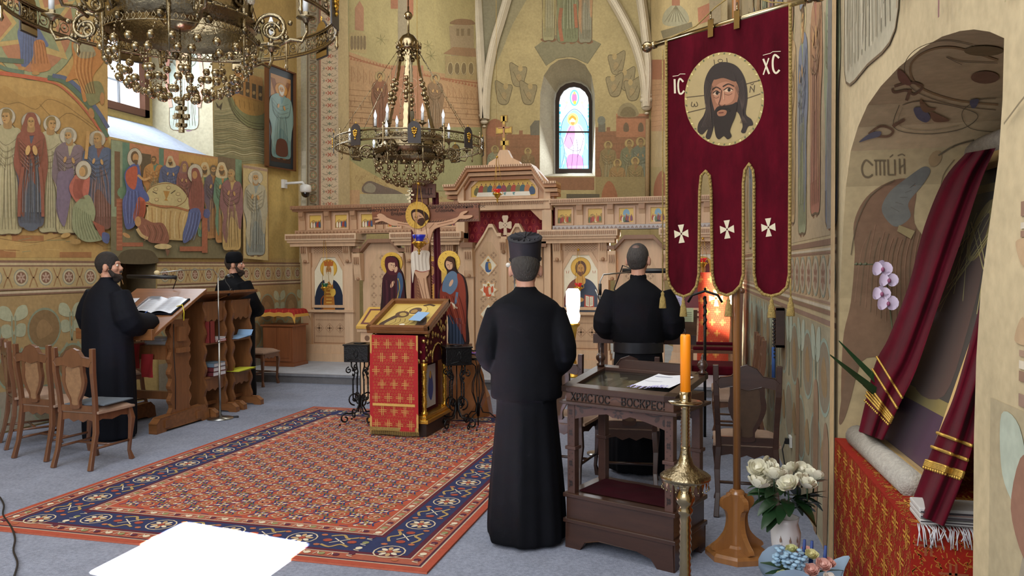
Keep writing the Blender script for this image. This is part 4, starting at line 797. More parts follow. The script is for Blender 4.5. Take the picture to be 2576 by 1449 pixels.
# small posts beside the centre
b = M(W1); b.bb(-3.86, -3.76, YI-.12, YI+.1, ZS, 2.9); b.bb(-2.5, -2.4, YI-.12, YI+.1, ZS, 2.82); b.color('#d8b896'); b.bb(-3.88, -3.74, YI-.15, YI, 2.18, 2.5); b.bb(-2.52, -2.38, YI-.15, YI, 2.18, 2.5)
bracket(b, -3.69, 1.5, 1.95, .14, YI-.06); bracket(b, -2.6, 1.5, 1.95, .14, YI-.06); b.color(W1); b.bb(-3.76, -3.63, YI-.06, YI+.1, ZS, 1.95); b.bb(-2.67, -2.52, YI-.06, YI+.1, ZS, 1.95)
b.color('#8f6a50'); b.bb(-3.8, -3.6, YI-.2, YI+.1, 1.95, 2.03); b.bb(-2.7, -2.45, YI-.2, YI+.1, 1.95, 2.03); b.color(W1)
# lintel beam and gable
b.bb(-3.8, -2.4, YI-.14, YI+.14, 2.52, 2.66); dentils(b, -3.76, -2.5, 2.6, .045, YI-.15); b.color('#e0bf9b'); b.bb(-3.83, -2.38, YI-.17, YI+.16, 2.64, 2.67)
b.color('#c79f7c'); b.xz([(-3.78, 2.52), (-3.55, 2.52), (-3.72, 2.36), (-3.78, 2.34)], YI-.1, .15); b.xz([(-2.48, 2.52), (-2.72, 2.52), (-2.56, 2.36), (-2.48, 2.34)], YI-.1, .15)
ibuild(b, 'centre_posts')
b = M('#caa380'); PO = [(-3.96, 2.66), (-3.96, 2.86), (-3.9, 2.9), (-3.66, 3.17), (-2.66, 3.17), (-2.42, 2.9), (-2.36, 2.86), (-2.36, 2.66)]
b.xz(PO, YI-.02, .2); T = [(-4.04, 2.88), (-3.85, 2.88), (-3.66, 3.15), (-2.66, 3.15), (-2.47, 2.88), (-2.28, 2.88)]
for k in range(5):
    A, B_ = T[k], T[k+1]
    for off, y, th, c_ in ((0, YI-.3, .035, '#e3c09c'), (-.05, YI-.26, .05, '#c08a60'), (-.11, YI-.18, .05, '#dcb48c'), (-.17, YI-.1, .05, '#b98660')):
        b.color(c_); dx = 0.; b.prism([(A[0], y, A[1]+off), (B_[0], y, B_[1]+off), (B_[0], y, B_[1]+off+th), (A[0], y, A[1]+off+th)], (0, YI+.1-y, 0))
    L_ = math.hypot(B_[0]-A[0], B_[1]-A[1]); n = int(L_/.035); b.color('#96694a')
    for i in range(n): t = (i+.5)/n; b.box((A[0]+(B_[0]-A[0])*t, YI-.305, A[1]+(B_[1]-A[1])*t+.018), (.012, .012, .026))
ibuild(b, 'gable')
f_ = M(W1); o = [(-3.7, 2.69), (-2.6, 2.69), (-2.6, 2.84), (-2.72, 3.03), (-3.57, 3.03), (-3.7, 2.84)]; inn = frame_of(f_, o, .04, YI-.06); fo = ibuild(f_, 'supper_icon_frame')
q = M(); q.on(ipY(YI-.035), .0006, .001); q.fill([(a, -c_) for a, c_ in inn], '#dcb656'); 
cs = ['#6d6a3c', '#a8402c', '#7c7444', '#3f6066', '#c0763a', '#36506e', '#8a3b48']
for i in range(13):
    a = -3.57+i*.071+(.02 if i > 6 else 0); zz = 2.86 if 0 < i < 12 else 2.83; q.blob([(a-.04, -2.76), (a-.045, -zz), (a, -zz-.05), (a+.045, -zz), (a+.04, -2.76)], cs[i % 7]); q.ell(a, -zz-.065, .02, .022, '#e6c060', 10); q.ell(a, -zz-.062, .011, .015, '#7a5030', 8)
q.fill([(-3.56, -2.8), (-2.74, -2.8), (-2.72, -2.735), (-3.58, -2.735)], '#e9e4d4'); q.rect(-3.56, -2.735, -2.74, -2.715, '#d9a640')
for a in (-3.3, -3.12, -2.98): q.blob([(a-.02, -2.79), (a+.02, -2.79), (a+.005, -2.765), (a+.012, -2.755), (a-.012, -2.755)], '#6c9a98')
o_ = q.build('supper_icon', PAINT, fo); o_.location = -V(ico.location)
# crucifix on top of the gable
b = M(W1); b.xz([(-3.4, 3.2), (-2.86, 3.2), (-2.9, 3.26), (-3.02, 3.32), (-3.08, 3.44), (-3.2, 3.44), (-3.26, 3.32), (-3.37, 3.26)], YI-.05, .14)
def crossp(b, cx, z0, s, y, c1='#a6823a', c2='#d9b34e'):
    for o_, c_, g_ in ((0, c1, 0), (-.006, c2, .012)):
        b.color(c_)
        for x0, x1, za, zb in ((-.055, .055, 0, 1.05), (-.11, .11, .86, 1.06), (-.25, .25, .52, .72), (-.12, .16, .16, .33)): b.bb(cx+(x0*s+g_), cx+(x1*s-g_), y+o_, y+.03, z0+za*s+g_, z0+zb*s-g_)
crossp(b, -3.14, 3.42, .52, YI-.02); b.color('#b9835a'); b.box((-3.14, YI-.03, 3.73), (.025, .01, .2)); b.box((-3.14, YI-.03, 3.78), (.18, .01, .02)); ibuild(b, 'top_cross')
# royal doors
def leaf(x0, x1, side):
    b = M(W1); s_ = 1 if side < 0 else -1; xo, xi = (x0, x1) if side < 0 else (x1, x0)
    L_ = abs(x1-x0); P_ = lambda u, z: (xo+s_*u*L_, z)
    top = [P_(0, 1.9), P_(.35, 2.12), P_(.55, 2.27), P_(.68, 2.27), P_(.86, 2.13), P_(1, 2.13)]
    b.xz([P_(0, .22)]+top+[P_(1, .22)], YI+.0, .07)
    b.color('#dfc09c')
    for k in range(5):
        A, B_ = top[k], top[k+1]; b.prism([(A[0], YI-.05, A[1]-.01), (B_[0], YI-.05, B_[1]-.01), (B_[0], YI-.05, B_[1]+.045), (A[0], YI-.05, A[1]+.045)], (0, .13, 0))
    a, c_ = min(P_(.1, 0)[0], P_(.9, 0)[0]), max(P_(.1, 0)[0], P_(.9, 0)[0])
    lattice(b, a, c_, .4, 2.04, .12, YI); b.on(ipY(YI), .0006, .0015); return b, a, c_
for x0, x1, sd in ((-3.62, -3.19, -1), (-3.1, -2.67, 1)):
    b, a, c_ = leaf(x0, x1, sd); lf = ibuild(b, 'royal_door_leaf'); xm = (a+c_)/2
    for k, z in enumerate((1.68, 1.3, .92, .58)):
        q = M(); q.on(ipY(YI-.005), .0006, .004); r_ = .15
        if k % 2 == 0: q.fill([(xm-r_, -z), (xm, -z-r_*1.15), (xm+r_, -z), (xm, -z+r_*1.15)], '#d8ab7c'); q.fill([(xm-r_*.85, -z), (xm, -z-r_), (xm+r_*.85, -z), (xm, -z+r_)], '#ebe2c8')
        else:
            st = [(xm+r_*(1.05 if i % 2 == 0 else .72)*math.cos(i*PI/8), -z+r_*(1.05 if i % 2 == 0 else .72)*math.sin(i*PI/8)) for i in range(16)]; q.fill(st, '#d8ab7c'); q.fill([(xm+(p[0]-xm)*.85, -z+(p[1]+z)*.85) for p in st], '#ebe2c8')
        c1, c2 = (('#3d5f94', '#c9a04c'), ('#cf5a30', '#e5d6b4'), ('#7a4a48', '#47607a'), ('#a0583a', '#c9a04c'))[k]
        q.blob([(xm-.03, -z-.05), (xm+.03, -z-.05), (xm+.05, -z+.02), (xm+.035, -z+.1), (xm-.035, -z+.1), (xm-.05, -z+.02)], c1); q.blob([(xm, -z-.03), (xm+.04, -z-.03), (xm+.05, -z+.05), (xm+.01, -z+.07)], c2); q.ell(xm, -z-.075, .024, .026, '#e4bc58', 12); q.ell(xm, -z-.072, .014, .018, '#8a5a34', 10)
        if k == 1: q.blob([(xm-.07, -z-.06), (xm-.04, -z-.02), (xm-.05, -z+.05), (xm-.08, -z+.02)], c1); q.blob([(xm+.07, -z-.06), (xm+.04, -z-.02), (xm+.05, -z+.05), (xm+.08, -z+.02)], c1)
        o_ = q.build('door_icon', PAINT, lf); o_.location = -V(ico.location)
b = M('#d9b896'); b.bb(-3.19, -3.1, YI-.05, YI+.05, .22, 2.12); bracket(b, -3.145, 1.86, 2.08, .1, YI-.02); b.color('#dcc3a6')
cx, cz = -3.118, 2.29; b.xz([(cx+a*.1, cz+c_*.15) for a, c_ in ((-.3, -1), (.3, -1), (.22, -.25), (.8, -.4), (1, -.3), (1, .3), (.8, .4), (.25, .25), (.5, .8), (.4, 1), (-.4, 1), (-.5, .8), (-.25, .25), (-.8, .4), (-1, .3), (-1, -.3), (-.8, -.4), (-.22, -.25))], YI-.06, .03); b.on(ipY(YI-.06), .0006, .001)
for e, f_ in ((-1, 0), (1, 0), (0, 1), (0, -1)): b.ell(cx+e*.022, -cz+f_*.026, .01, .01, '#8c7058', 6)
ibuild(b, 'door_cross')
# deacon doors
for k, (x0, x1) in enumerate(((-5.58, -4.8), (-1.5, -.68))):
    b = M(W1); o = [(x0+.05, .22), (x1-.05, .22), (x1-.05, 1.9), (x1-.2, 2.06), (x0+.2, 2.06), (x0+.05, 1.9)]; b.xz(o, YI+.02, .08); b.color('#8f6a50')
    for A, B_ in ((o[5], o[4]), (o[4], o[3]), (o[3], o[2])): b.prism([(A[0], YI-.1, A[1]-.01), (B_[0], YI-.1, B_[1]-.01), (B_[0], YI-.1, B_[1]+.05), (A[0], YI-.1, A[1]+.05)], (0, .2, 0))
    b.bb(x0-.06, x0+.06, YI-.12, YI+.1, 1.9, 1.96); b.bb(x1-.06, x1+.06, YI-.12, YI+.1, 1.9, 1.96); bracket(b, x0+.02, 1.45, 1.88, .12); bracket(b, x1-.02, 1.45, 1.88, .12)
    lattice(b, x0+.17, x1-.17, .98, 1.88, .14, YI+.02); b.on(ipY(YI+.02), .0006, .002)
    b.rect(x0+.17, -.9, x1-.17, -.3, '#c8a583', 1); b.stroke([(x0+.17, -.9), (x1-.17, -.9), (x1-.17, -.3), (x0+.17, -.3)], .02, '#9c7658', False, True, 2); ibuild(b, 'deacon_door')
# red curtain hanging in the gateway and window view beyond
b = M('#8c1f30')
def cf(u, v): return V((-3.84+1.46*u, YI+.16+.03*math.sin(u*30), 2.56-.9*v))
b.sheet(cf, 40, 4, True); b.on(lambda a, c_, h=0: V((a, YI+.125-h, -c_)))
for i in range(13):
    for j in range(7):
        x, z = -3.76+i*.11+(j % 2)*.055, 1.8+j*.11; b.ring(x, -z, .03, .04, .006, '#b5453c', 8, 1); b.stroke([(x-.02, -z+.02), (x, -z-.03), (x+.02, -z+.02)], .006, '#b5453c', layer=2)
tag(b.build('sanctuary_curtain', mat('red_damask', None, .7, noise=.12, nscale=4)), 'crimson damask curtain hanging behind the royal doors of the icon screen', 'curtain')
b = M('#e9dfa8'); b.bb(-5.35, -4.95, 13.4, 13.44, 1.7, 2.6); b.color('#f4efc8'); b.bb(-5.25, -5.03, 13.38, 13.4, 1.75, 2.55); tag(b.build('glowing_view_panel', mat('glowing_cream', None, .6, emit=.5)), 'added glowing cream panel standing in for the window view above the left deacon door', 'panel')  # emissive panel added to stand for the bright window view
# ================= hanging oil lamps
def lampada(name, label, p, colr, ztop, chain_r=.06, glass_h=.06, group=None, big=1., wire=0):
    t = thing(name, label, 'oil lamp', p); b = M(); 
    gm = mat('lamp_glass_'+colr.strip('#'), colr, .12, emit=.35, coat=.5); L_ = ztop-p[2]
    b.lathe([(.0, -.02), (.03*big, 0), (.052*big, glass_h*.6), (.06*big, glass_h)], n=14); b.build('glass_cup', gm, t)
    b = M(); b.lathe([(.004, -.14), (.014, -.13), (.006, -.115), (.02, -.1), (.008, -.08), (.035*big, -.055), (.05*big, -.02), (.056*big, 0), (.05*big, .004)], n=14)
    for k in range(3):
        a = k*2*PI/3+.5; b.ring3((.058*big*math.cos(a), .058*big*math.sin(a), .0), .022) if hasattr(b, 'ring3') else b.tube([(.05*big*math.cos(a), .05*big*math.sin(a), -.03), (.085*big*math.cos(a), .085*big*math.sin(a), -.01), (.08*big*math.cos(a), .08*big*math.sin(a), .03), (.058*big*math.cos(a), .058*big*math.sin(a), .03)], .005, 5)
    for k in range(12): a = k*PI/6; b.ball((.056*big*math.cos(a), .056*big*math.sin(a), -.015), .009, 6)
    b.build('holder', GOLD, t)
    b = M()
    for k in range(3): a = k*2*PI/3+.5; b.tube([(.075*big*math.cos(a), .075*big*math.sin(a), .03), (.012*math.cos(a), .012*math.sin(a), L_)], .0032, 4)
    b.ball((0, 0, L_), .02, 8)
    if wire: b.tube([(0, 0, L_), (0, 0, wire-p[2])], .0022, 4)
    b.build('chain', GOLD, t)
    return t
def hung(name, label, px, py, Y, colr, pyt, **k):
    p = atY(px, py, Y); q = atY(px, pyt, Y); return lampada(name, label, p, colr, q.z, **k)
l1 = hung('oil_lamp', 'small gilt hanging lamp with a dark green cup before the crowned saint icon', 817, 722, 11.35, '#12452c', 600)
l2 = hung('oil_lamp', 'gilt hanging lamp with a red glass cup before the bearded icon right of the doors', 1455, 722, 11.3, '#b01822', 628)
l3 = hung('oil_lamp', 'brass hanging lamp with a red cup below the supper icon in the gable', 1251, 486, 11.1, '#c01c22', 395, wire=8.5)
l4 = hung('oil_lamp', 'hanging lamp with a cobalt blue cup before the large painted crucifix', 1054, 608, 7.85, '#101f8c', 462, big=1.25, glass_h=.075, wire=8.5)
l5 = hung('oil_lamp', 'hanging lamp seen between the banner tails before the far right icon', 1768, 660, 11.3, '#b01822', 600)
# ================= painted crucifix with attendant figures (built flat, as cut-out boards)
YK = 8.1; gk = lambda Y: (lambda x, y, h=0: atY(x, y, Y-h))
cr0 = fl(1060, 1000, 0); cz0 = atY(1060, 900, YK)
cru = thing('standing_crucifix', 'tall carved wooden cross with a painted cut-out crucified figure and gilt halo', 'crucifix', (cz0.x, YK, 0))
b = M('#6f3f24'); 
def sl(pts, Y, d, c=None):
    if c: b.color(c)
    b.prism([atY(x, y, Y) for x, y in pts], (0, d, 0))
sl([(935, 520), (1204, 511), (1205, 556), (937, 565)], YK, .05, '#7b4728'); sl([(1036, 470), (1074, 465), (1089, 880), (1046, 880)], YK+.0, .05, '#7b4728'); sl([(1037, 464), (1095, 462), (1095, 497), (1037, 499)], YK-.03, .03, '#5e3422'); sl([(1050, 455), (1085, 453), (1085, 466), (1050, 466)], YK-.02, .05, '#5e3422')
b.on(gk(YK), .0006, .002); b.stroke([(940, 523), (1200, 514)], 3, '#553018', False); b.stroke([(941, 562), (1200, 553)], 3, '#553018', False)
for i in range(40): x = 942+i*6.5; b.stroke([(x, 522.8-(x-940)*.035), (x+4, 526-(x-940)*.035)], 1.2, '#a87848', False, layer=3); b.stroke([(x, 562.5-(x-940)*.035), (x+4, 559-(x-940)*.035)], 1.2, '#a87848', False, layer=3)
for i in range(44): y = 565+i*7; b.stroke([(1083+(y-565)*.02, y), (1087+(y-565)*.02, y+4)], 1.2, '#a87848', False, layer=3); b.stroke([(1048+(y-565)*.01, y), (1052+(y-565)*.01, y+4)], 1.2, '#a87848', False, layer=3)
cm = b.build('cross', mat('oiled_cross_wood', None, .45, noise=.25, nscale=5, stretch=(1, 6, 6)), cru, world=True)
def text(s_, name, g, x, y, size, colm, parent, ext=.001, step=None, right=(1, 0)):
    """raised lettering made from a font curve, converted to mesh in scene units; g gives plane point and axes"""
    cu = bpy.data.curves.new(name, 'FONT'); cu.body = s_; cu.size = size; cu.extrude = ext; cu.align_x = 'CENTER'; cu.resolution_u = 3
    o = bpy.data.objects.new(name+'_tmp', cu); COL.objects.link(o); dg = bpy.context.evaluated_depsgraph_get(); dg.update()
    me = bpy.data.meshes.new_from_object(o.evaluated_get(dg)); bpy.data.objects.remove(o)
    me.materials.clear(); me.materials.append(colm); o = bpy.data.objects.new(name, me); COL.objects.link(o)
    if parent is not None: o.parent = parent
    return o
DARK = mat('dark_lettering', '#2e1a10', .7)
def place(o, p, rot, parent): 
    ML = Matrix.Translation(parent.location) @ Matrix.Rotation(parent.rotation_euler.z, 4, 'Z')
    o.matrix_local = ML.inverted() @ (Matrix.Translation(p) @ rot)
RX = Matrix.Rotation(PI/2, 4, 'X')
for s_, x, y, z_ in (('Кресту Твоему поклоняемся', 1000, 531, .052), ('Владыко', 1006, 541, .052), ('І святое воскресение Твоє', 1145, 524, .052), ('славимъ.', 1120, 533, .052)):
    o = text(s_, 'cross_inscription', None, 0, 0, z_, DARK, cru); place(o, atY(x, y, YK-.004), RX, cru)
o = text('ІНЦІ', 'title_board_inscription', None, 0, 0, .09, DARK, cru); place(o, atY(1066, 489, YK-.034), RX, cru)
for s_, x in (('С\nВ\nТ\nИ\nЙ', 619), ('М\nИ\nК\nО\nЛ\nА\nЙ', 667)):
    o = text(s_, 'painted_inscription', None, 0, 0, .105, mat('inscription_brown', '#7a5a48', .8), WL, .0006); place(o, atX(x, 462, XL+.012), Matrix.Rotation(PI/2, 4, 'Z') @ RX, WL)
# figure
b = M('#c89f80'); g_ = gk(YK-.035); SKN = '#cfa88a'
body = cr([(948, 541), (956, 537), (966, 541), (975, 548), (1000, 556), (1020, 560), (1038, 560), (1062, 560), (1082, 560), (1110, 558), (1140, 550), (1152, 545), (1160, 534), (1176, 530), (1173, 535), (1165, 541), (1186, 541), (1187, 546), (1172, 551), (1155, 551), (1142, 562), (1118, 568), (1092, 577), (1083, 600), (1077, 625), (1078, 640), (1080, 660), (1078, 690), (1072, 700), (1078, 735), (1084, 762), (1090, 800), (1076, 800), (1066, 765), (1058, 735), (1050, 700), (1040, 680), (1035, 650), (1042, 620), (1042, 597), (1036, 578), (1018, 568), (990, 568), (972, 560), (960, 556), (946, 560), (944, 556), (955, 551), (938, 549), (950, 546)], 3)
b.prism([g_(x, y) for x, y in body], (0, .03, 0)); b.on(g_, .0006, .001)
for pts, c_ in (([(1042, 585), (1058, 592), (1075, 585)], 1), ([(1048, 600), (1058, 606), (1072, 600)], 1), ([(1050, 615), (1060, 622), (1072, 615)], 1), ([(1060, 570), (1060, 620), (1060, 632)], 1), ([(1038, 566), (1050, 576)], 1), ([(1092, 562), (1080, 575)], 1), ([(1066, 700), (1070, 735), (1078, 770)], 1), ([(1052, 700), (1064, 740), (1072, 775)], 1), ([(1000, 562), (1030, 566)], 1), ([(1100, 565), (1140, 556)], 1)): b.stroke(pts, 1.6, '#8a6248')
b.blob([(1045, 575), (1060, 582), (1078, 574), (1076, 590), (1060, 598), (1046, 592)], '#dcb899')
b.blob([(1036, 635), (1058, 630), (1080, 633), (1079, 655), (1080, 680), (1060, 684), (1044, 680), (1038, 712), (1036, 690), (1034, 660)], '#d9cfc0')
for i in range(8): b.stroke([(1038+i*5, 636), (1040+i*4.4, 655), (1042+i*4.5, 680)], 1.2, '#a8998a' if i % 2 else '#eee6da')
b.stroke([(1044, 680), (1062, 684), (1080, 680)], 1.4, '#a03f38')
b.build('painted_corpus', MATTE, cru, world=True)
b = M('#c9a14a'); g_ = gk(YK-.045); c0 = g_(1050, 545); hp = [g_(1050+30*math.cos(a), 541+34*math.sin(a)) for a in [2*PI*i/32 for i in range(32)]]; b.prism(hp, (0, .02, 0)); b.on(g_, .0006, .001)
for i in range(24): a = 2*PI*i/24; b.stroke([(1050+24*math.cos(a), 541+27*math.sin(a)), (1050+29*math.cos(a), 541+32*math.sin(a))], 1, '#9a7626', False)
b.build('gilt_halo', GILD, cru, world=True)
b = M('#3a2820'); g_ = gk(YK-.055); b.on(g_, .0008, 0.); b.prism([g_(x, y) for x, y in cr([(1034, 535), (1040, 527), (1056, 527), (1072, 536), (1078, 550), (1070, 555), (1062, 565), (1052, 562), (1038, 552)], 4)], (0, .012, 0)); b.base = .001
b.blob([(1038, 536), (1050, 533), (1062, 540), (1067, 552), (1060, 566), (1048, 560), (1040, 550)], '#c79b78'); b.blob([(1052, 552), (1064, 548), (1068, 556), (1060, 568), (1050, 562)], '#4a3226'); b.stroke([(1043, 546), (1049, 547)], 1.4, '#2e1c14', False); b.stroke([(1054, 543), (1060, 545)], 1.4, '#2e1c14', False); b.stroke([(1051, 543), (1049, 554), (1052, 555)], 1.1, '#7a523c'); b.stroke([(1050, 558), (1056, 558)], 1.4, '#8a3a30', False)
b.build('bowed_head', MATTE, cru, world=True)
# crimson cloth over the cross
b = M('#5a0d22')
for (xa, xb, y0, y1, xc, xd) in ((1034, 1050, 484, 880, 1030, 1049), (1087, 1101, 484, 835, 1092, 1115)):
    def cf(u, v): 
        x = (xa+(xb-xa)*u)*(1-v)+(xc+(xd-xc)*u)*v; y = y0+(y1-y0)*v; p = atY(x, y, YK+.07); return p+V((0, .03*math.sin(u*14+v*2), 0))
    b.sheet(cf, 12, 16)
b.sheet(lambda u, v: atY(1034+66*u, 484+14*v-6*math.sin(PI*u), YK+.02+.05*v), 8, 3)
b.color('#c9a54e'); b.tube([atY(1093, 780, YK+.05), atY(1112, 781, YK+.05)], .012, 6); b.tube([atY(1093, 792, YK+.05), atY(1112, 793, YK+.05)], .014, 6)
tag(b.build('draped_cloth', mat('wine_drape', None, .7, noise=.2, nscale=6, sheen=.05)), 'long wine red cloth draped over the arms behind the painted crucifix', 'cloth')
# attendant boards
def board(name, label, outline, Y, paint, basez):
    t = thing(name, label, 'painted figure', (atY(sum(p[0] for p in outline)/len(outline), 800, Y).x, Y, 0))
    g = gk(Y); b = M('#2c1c1c'); b.prism([g(x, y) for x, y in cr(outline, 4)], (0, .035, 0)); b.on(gk(Y), .0006, .001); paint(b); b.build('painted_board', MATTE, t, world=True); return t
def mary(b):
    b.blob([(965, 760), (962, 705), (972, 685), (985, 668), (1002, 672), (1014, 700), (1018, 760), (1016, 800), (964, 800)], '#3a1a22'); b.blob([(1000, 690), (1010, 690), (1014, 720), (1004, 760), (996, 780), (1000, 740)], '#3c5270'); b.stroke([(1001, 700), (1005, 725), (995, 765)], 3, '#9c8a4a')
    b.blob([(968, 655), (975, 646), (990, 647), (999, 655), (1002, 672), (998, 690), (978, 690), (970, 672)], '#4a1d26'); b.ell(985, 668, 9, 14, '#c39e80', 16); b.blob([(976, 662), (983, 653), (993, 657), (990, 661), (982, 660)], '#4a1d26'); b.stroke([(983, 666), (987, 667)], 1.3, '#2a1818', False); b.stroke([(990, 667), (993, 668)], 1.2, '#2a1818', False); b.stroke([(989, 668), (991, 674)], 1, '#7a5240'); b.stroke([(986, 678), (990, 678)], 1.3, '#8a3a34', False)
    b.ell(996, 678, 4, 8, '#c39e80', 10, 15); b.ell(987, 715, 4, 10, '#c39e80', 10, 25)
    for i in range(7): b.stroke([(966+i*6, 705), (968+i*6, 740), (966+i*6, 795)], 1.3, '#5c2c34' if i % 2 else '#23101a')
def john(b):
    b.blob([(1106, 740), (1112, 715), (1122, 700), (1128, 690), (1140, 685), (1150, 700), (1160, 730), (1172, 760), (1170, 830), (1150, 838), (1130, 800), (1112, 780)], '#7b3325'); b.blob([(1118, 700), (1135, 682), (1150, 690), (1150, 720), (1135, 740), (1122, 735), (1112, 730)], '#5b7088')
    b.blob([(1128, 790), (1145, 810), (1160, 840), (1166, 870), (1132, 868), (1128, 830)], '#2f3c52'); b.blob([(1150, 690), (1165, 700), (1172, 740), (1170, 790), (1172, 860), (1160, 830), (1140, 790), (1132, 760), (1155, 745)], '#843a2a')
    b.stroke([(1150, 735), (1146, 760), (1140, 768)], 6, '#5b7088'); b.ell(1142, 771, 4, 7, '#c79f80', 10); b.stroke([(1134, 760), (1150, 776)], 4, '#ddd0b8', False)
    b.ell(1132, 662, 12, 16, '#4a3022', 16, -12); b.ell(1130, 666, 8.5, 13, '#c79f80', 16, -12); b.blob([(1121, 654), (1134, 648), (1142, 658), (1136, 660), (1128, 657)], '#4a3022'); b.stroke([(1125, 667), (1129, 666)], 1.3, '#2a1818', False); b.stroke([(1133, 664), (1137, 663)], 1.3, '#2a1818', False); b.stroke([(1131, 666), (1130, 674)], 1, '#7a5240'); b.stroke([(1129, 679), (1133, 678)], 1.3, '#8a3a34', False); b.ell(1135, 712, 4, 10, '#c79f80', 10, 25)
    for i in range(8): b.stroke([(1133+i*4, 800), (1134+i*4, 835), (1134+i*4, 866)], 1.2, '#1e2838' if i % 2 else '#4e5e78')
    for i in range(6): b.stroke([(1115+i*8, 745), (1125+i*8, 780), (1140+i*6, 815)], 1.5, '#4e1e18' if i % 2 else '#a5543e')
m_ = board('painted_mourning_woman', 'cut-out painted board of a veiled woman in dark robes left of the crucifix', [(969, 652), (975, 645), (990, 645), (1000, 655), (1003, 674), (1012, 690), (1018, 730), (1018, 805), (961, 805), (960, 740), (963, 700), (972, 684), (968, 668)], 8.0, mary, 0)
j_ = board('painted_young_disciple', 'cut-out painted board of a young man in a red cloak right of the crucifix', [(1119, 656), (1128, 645), (1141, 650), (1144, 668), (1150, 684), (1168, 700), (1176, 745), (1174, 800), (1176, 872), (1130, 872), (1127, 800), (1104, 760), (1104, 735), (1112, 712), (1122, 695), (1124, 682), (1118, 670)], 8.0, john, 0)
for t, cx, cy, rx_ in ((m_, 985, 663, 27), (j_, 1129, 660, 28)):
    g = gk(8.04); b = M('#d2aa48'); b.prism([g(cx+rx_*math.cos(a), cy+rx_*1.06*math.sin(a)) for a in [2*PI*i/32 for i in range(32)]], (0, .02, 0)); b.on(g, .0006, .001)
    for i in range(30): a = RN.uniform(0, 6.28); r_ = RN.uniform(.6, .95)*rx_; b.stroke([(cx+r_*math.cos(a), cy+r_*math.sin(a)), (cx+r_*math.cos(a)+3, cy+r_*math.sin(a)+2)], 1, '#a17f2e', False, layer=0)
    b.build('gilt_halo', GILD, t, world=True)
    b = M(); zt = atY(cx, 805 if t is m_ else 872, 8.0).z; q = atY(cx if t is m_ else 1152, 800, 8.03).x; b.bb(q-.14, q+.14, 7.93, 8.09, .78, .82); b.bb(q-.04, q+.04, 8.04, 8.07, .8, zt+.25); b.build('stand', OAK, t, world=True)
# rock-like base of the crucifix
b = M('#8a5228'); pc_ = atY(1086, 1000, 8.1); fnr = lambda a, z: 1+.06*math.sin(a*3+z*3)+.03*math.sin(a*7-z*9)
b.T = Matrix.Translation((pc_.x, 8.2, .014)) @ Matrix.Diagonal((1, .6, 1, 1)); b.lathe([(.64, 0), (.6, .2), (.53, .45), (.46, .68), (.42, .74), (.3, .76)], (0, 0, 0), 16, False, fnr)
bo = b.build('golgotha_mound', mat('orange_brown_wood_rock', '#8f5a30', .4, noise=.45, nscale=5, stretch=(1, 1, .5), coat=.3, bump=.5, bscale=9)); tag(bo, 'orange brown carved wooden mound carrying the tall painted crucifix', 'mound')
# small pale reading stand with an icon, behind the covered analogion
t = thing('icon_stand', 'small pale wooden icon stand with sloping top behind the dark mourning woman board', 'icon stand', (atY(950, 800, 9.0).x, 9.0, 0)); b = M(W1)
b.bb(-.17, .25, -.14, .14, 0, .9); b.color('#d8b896'); b.bb(-.2, .28, -.17, .17, 0, .08); b.bb(-.2, .28, -.17, .17, .86, .9); b.on(lambda a, c_, h=0: V((a, -.14-h, -c_)))
for xx in (-.08, .04, .16): b.ell(xx, -.78, .035, .035, '#7c5a42', 10); b.rect(xx-.03, -.7, xx+.03, -.2, '#b98f6c')
b.build('body', LWOODV, t); b = M('#c9a04c'); b.add([(-.2, -.2, .9), (.28, -.2, .9), (.28, .17, 1.12), (-.2, .17, 1.12), (-.2, -.2, .93), (.28, -.2, .93), (.28, .17, 1.15), (-.2, .17, 1.15)], [(0, 1, 2, 3), (4, 5, 6, 7), (0, 1, 5, 4), (1, 2, 6, 5), (2, 3, 7, 6), (3, 0, 4, 7)])
b.on(lambda a, c_, h=0: V((a, c_, .93+(c_+.2)*.595+h))); b.rect(-.16, -.16, .24, .13, '#6a3a34'); b.rect(-.13, -.13, .21, .1, '#c9a04c'); b.ell(.04, -.02, .07, .08, '#3a4c60'); b.build('sloping_icon', PAINT, t)
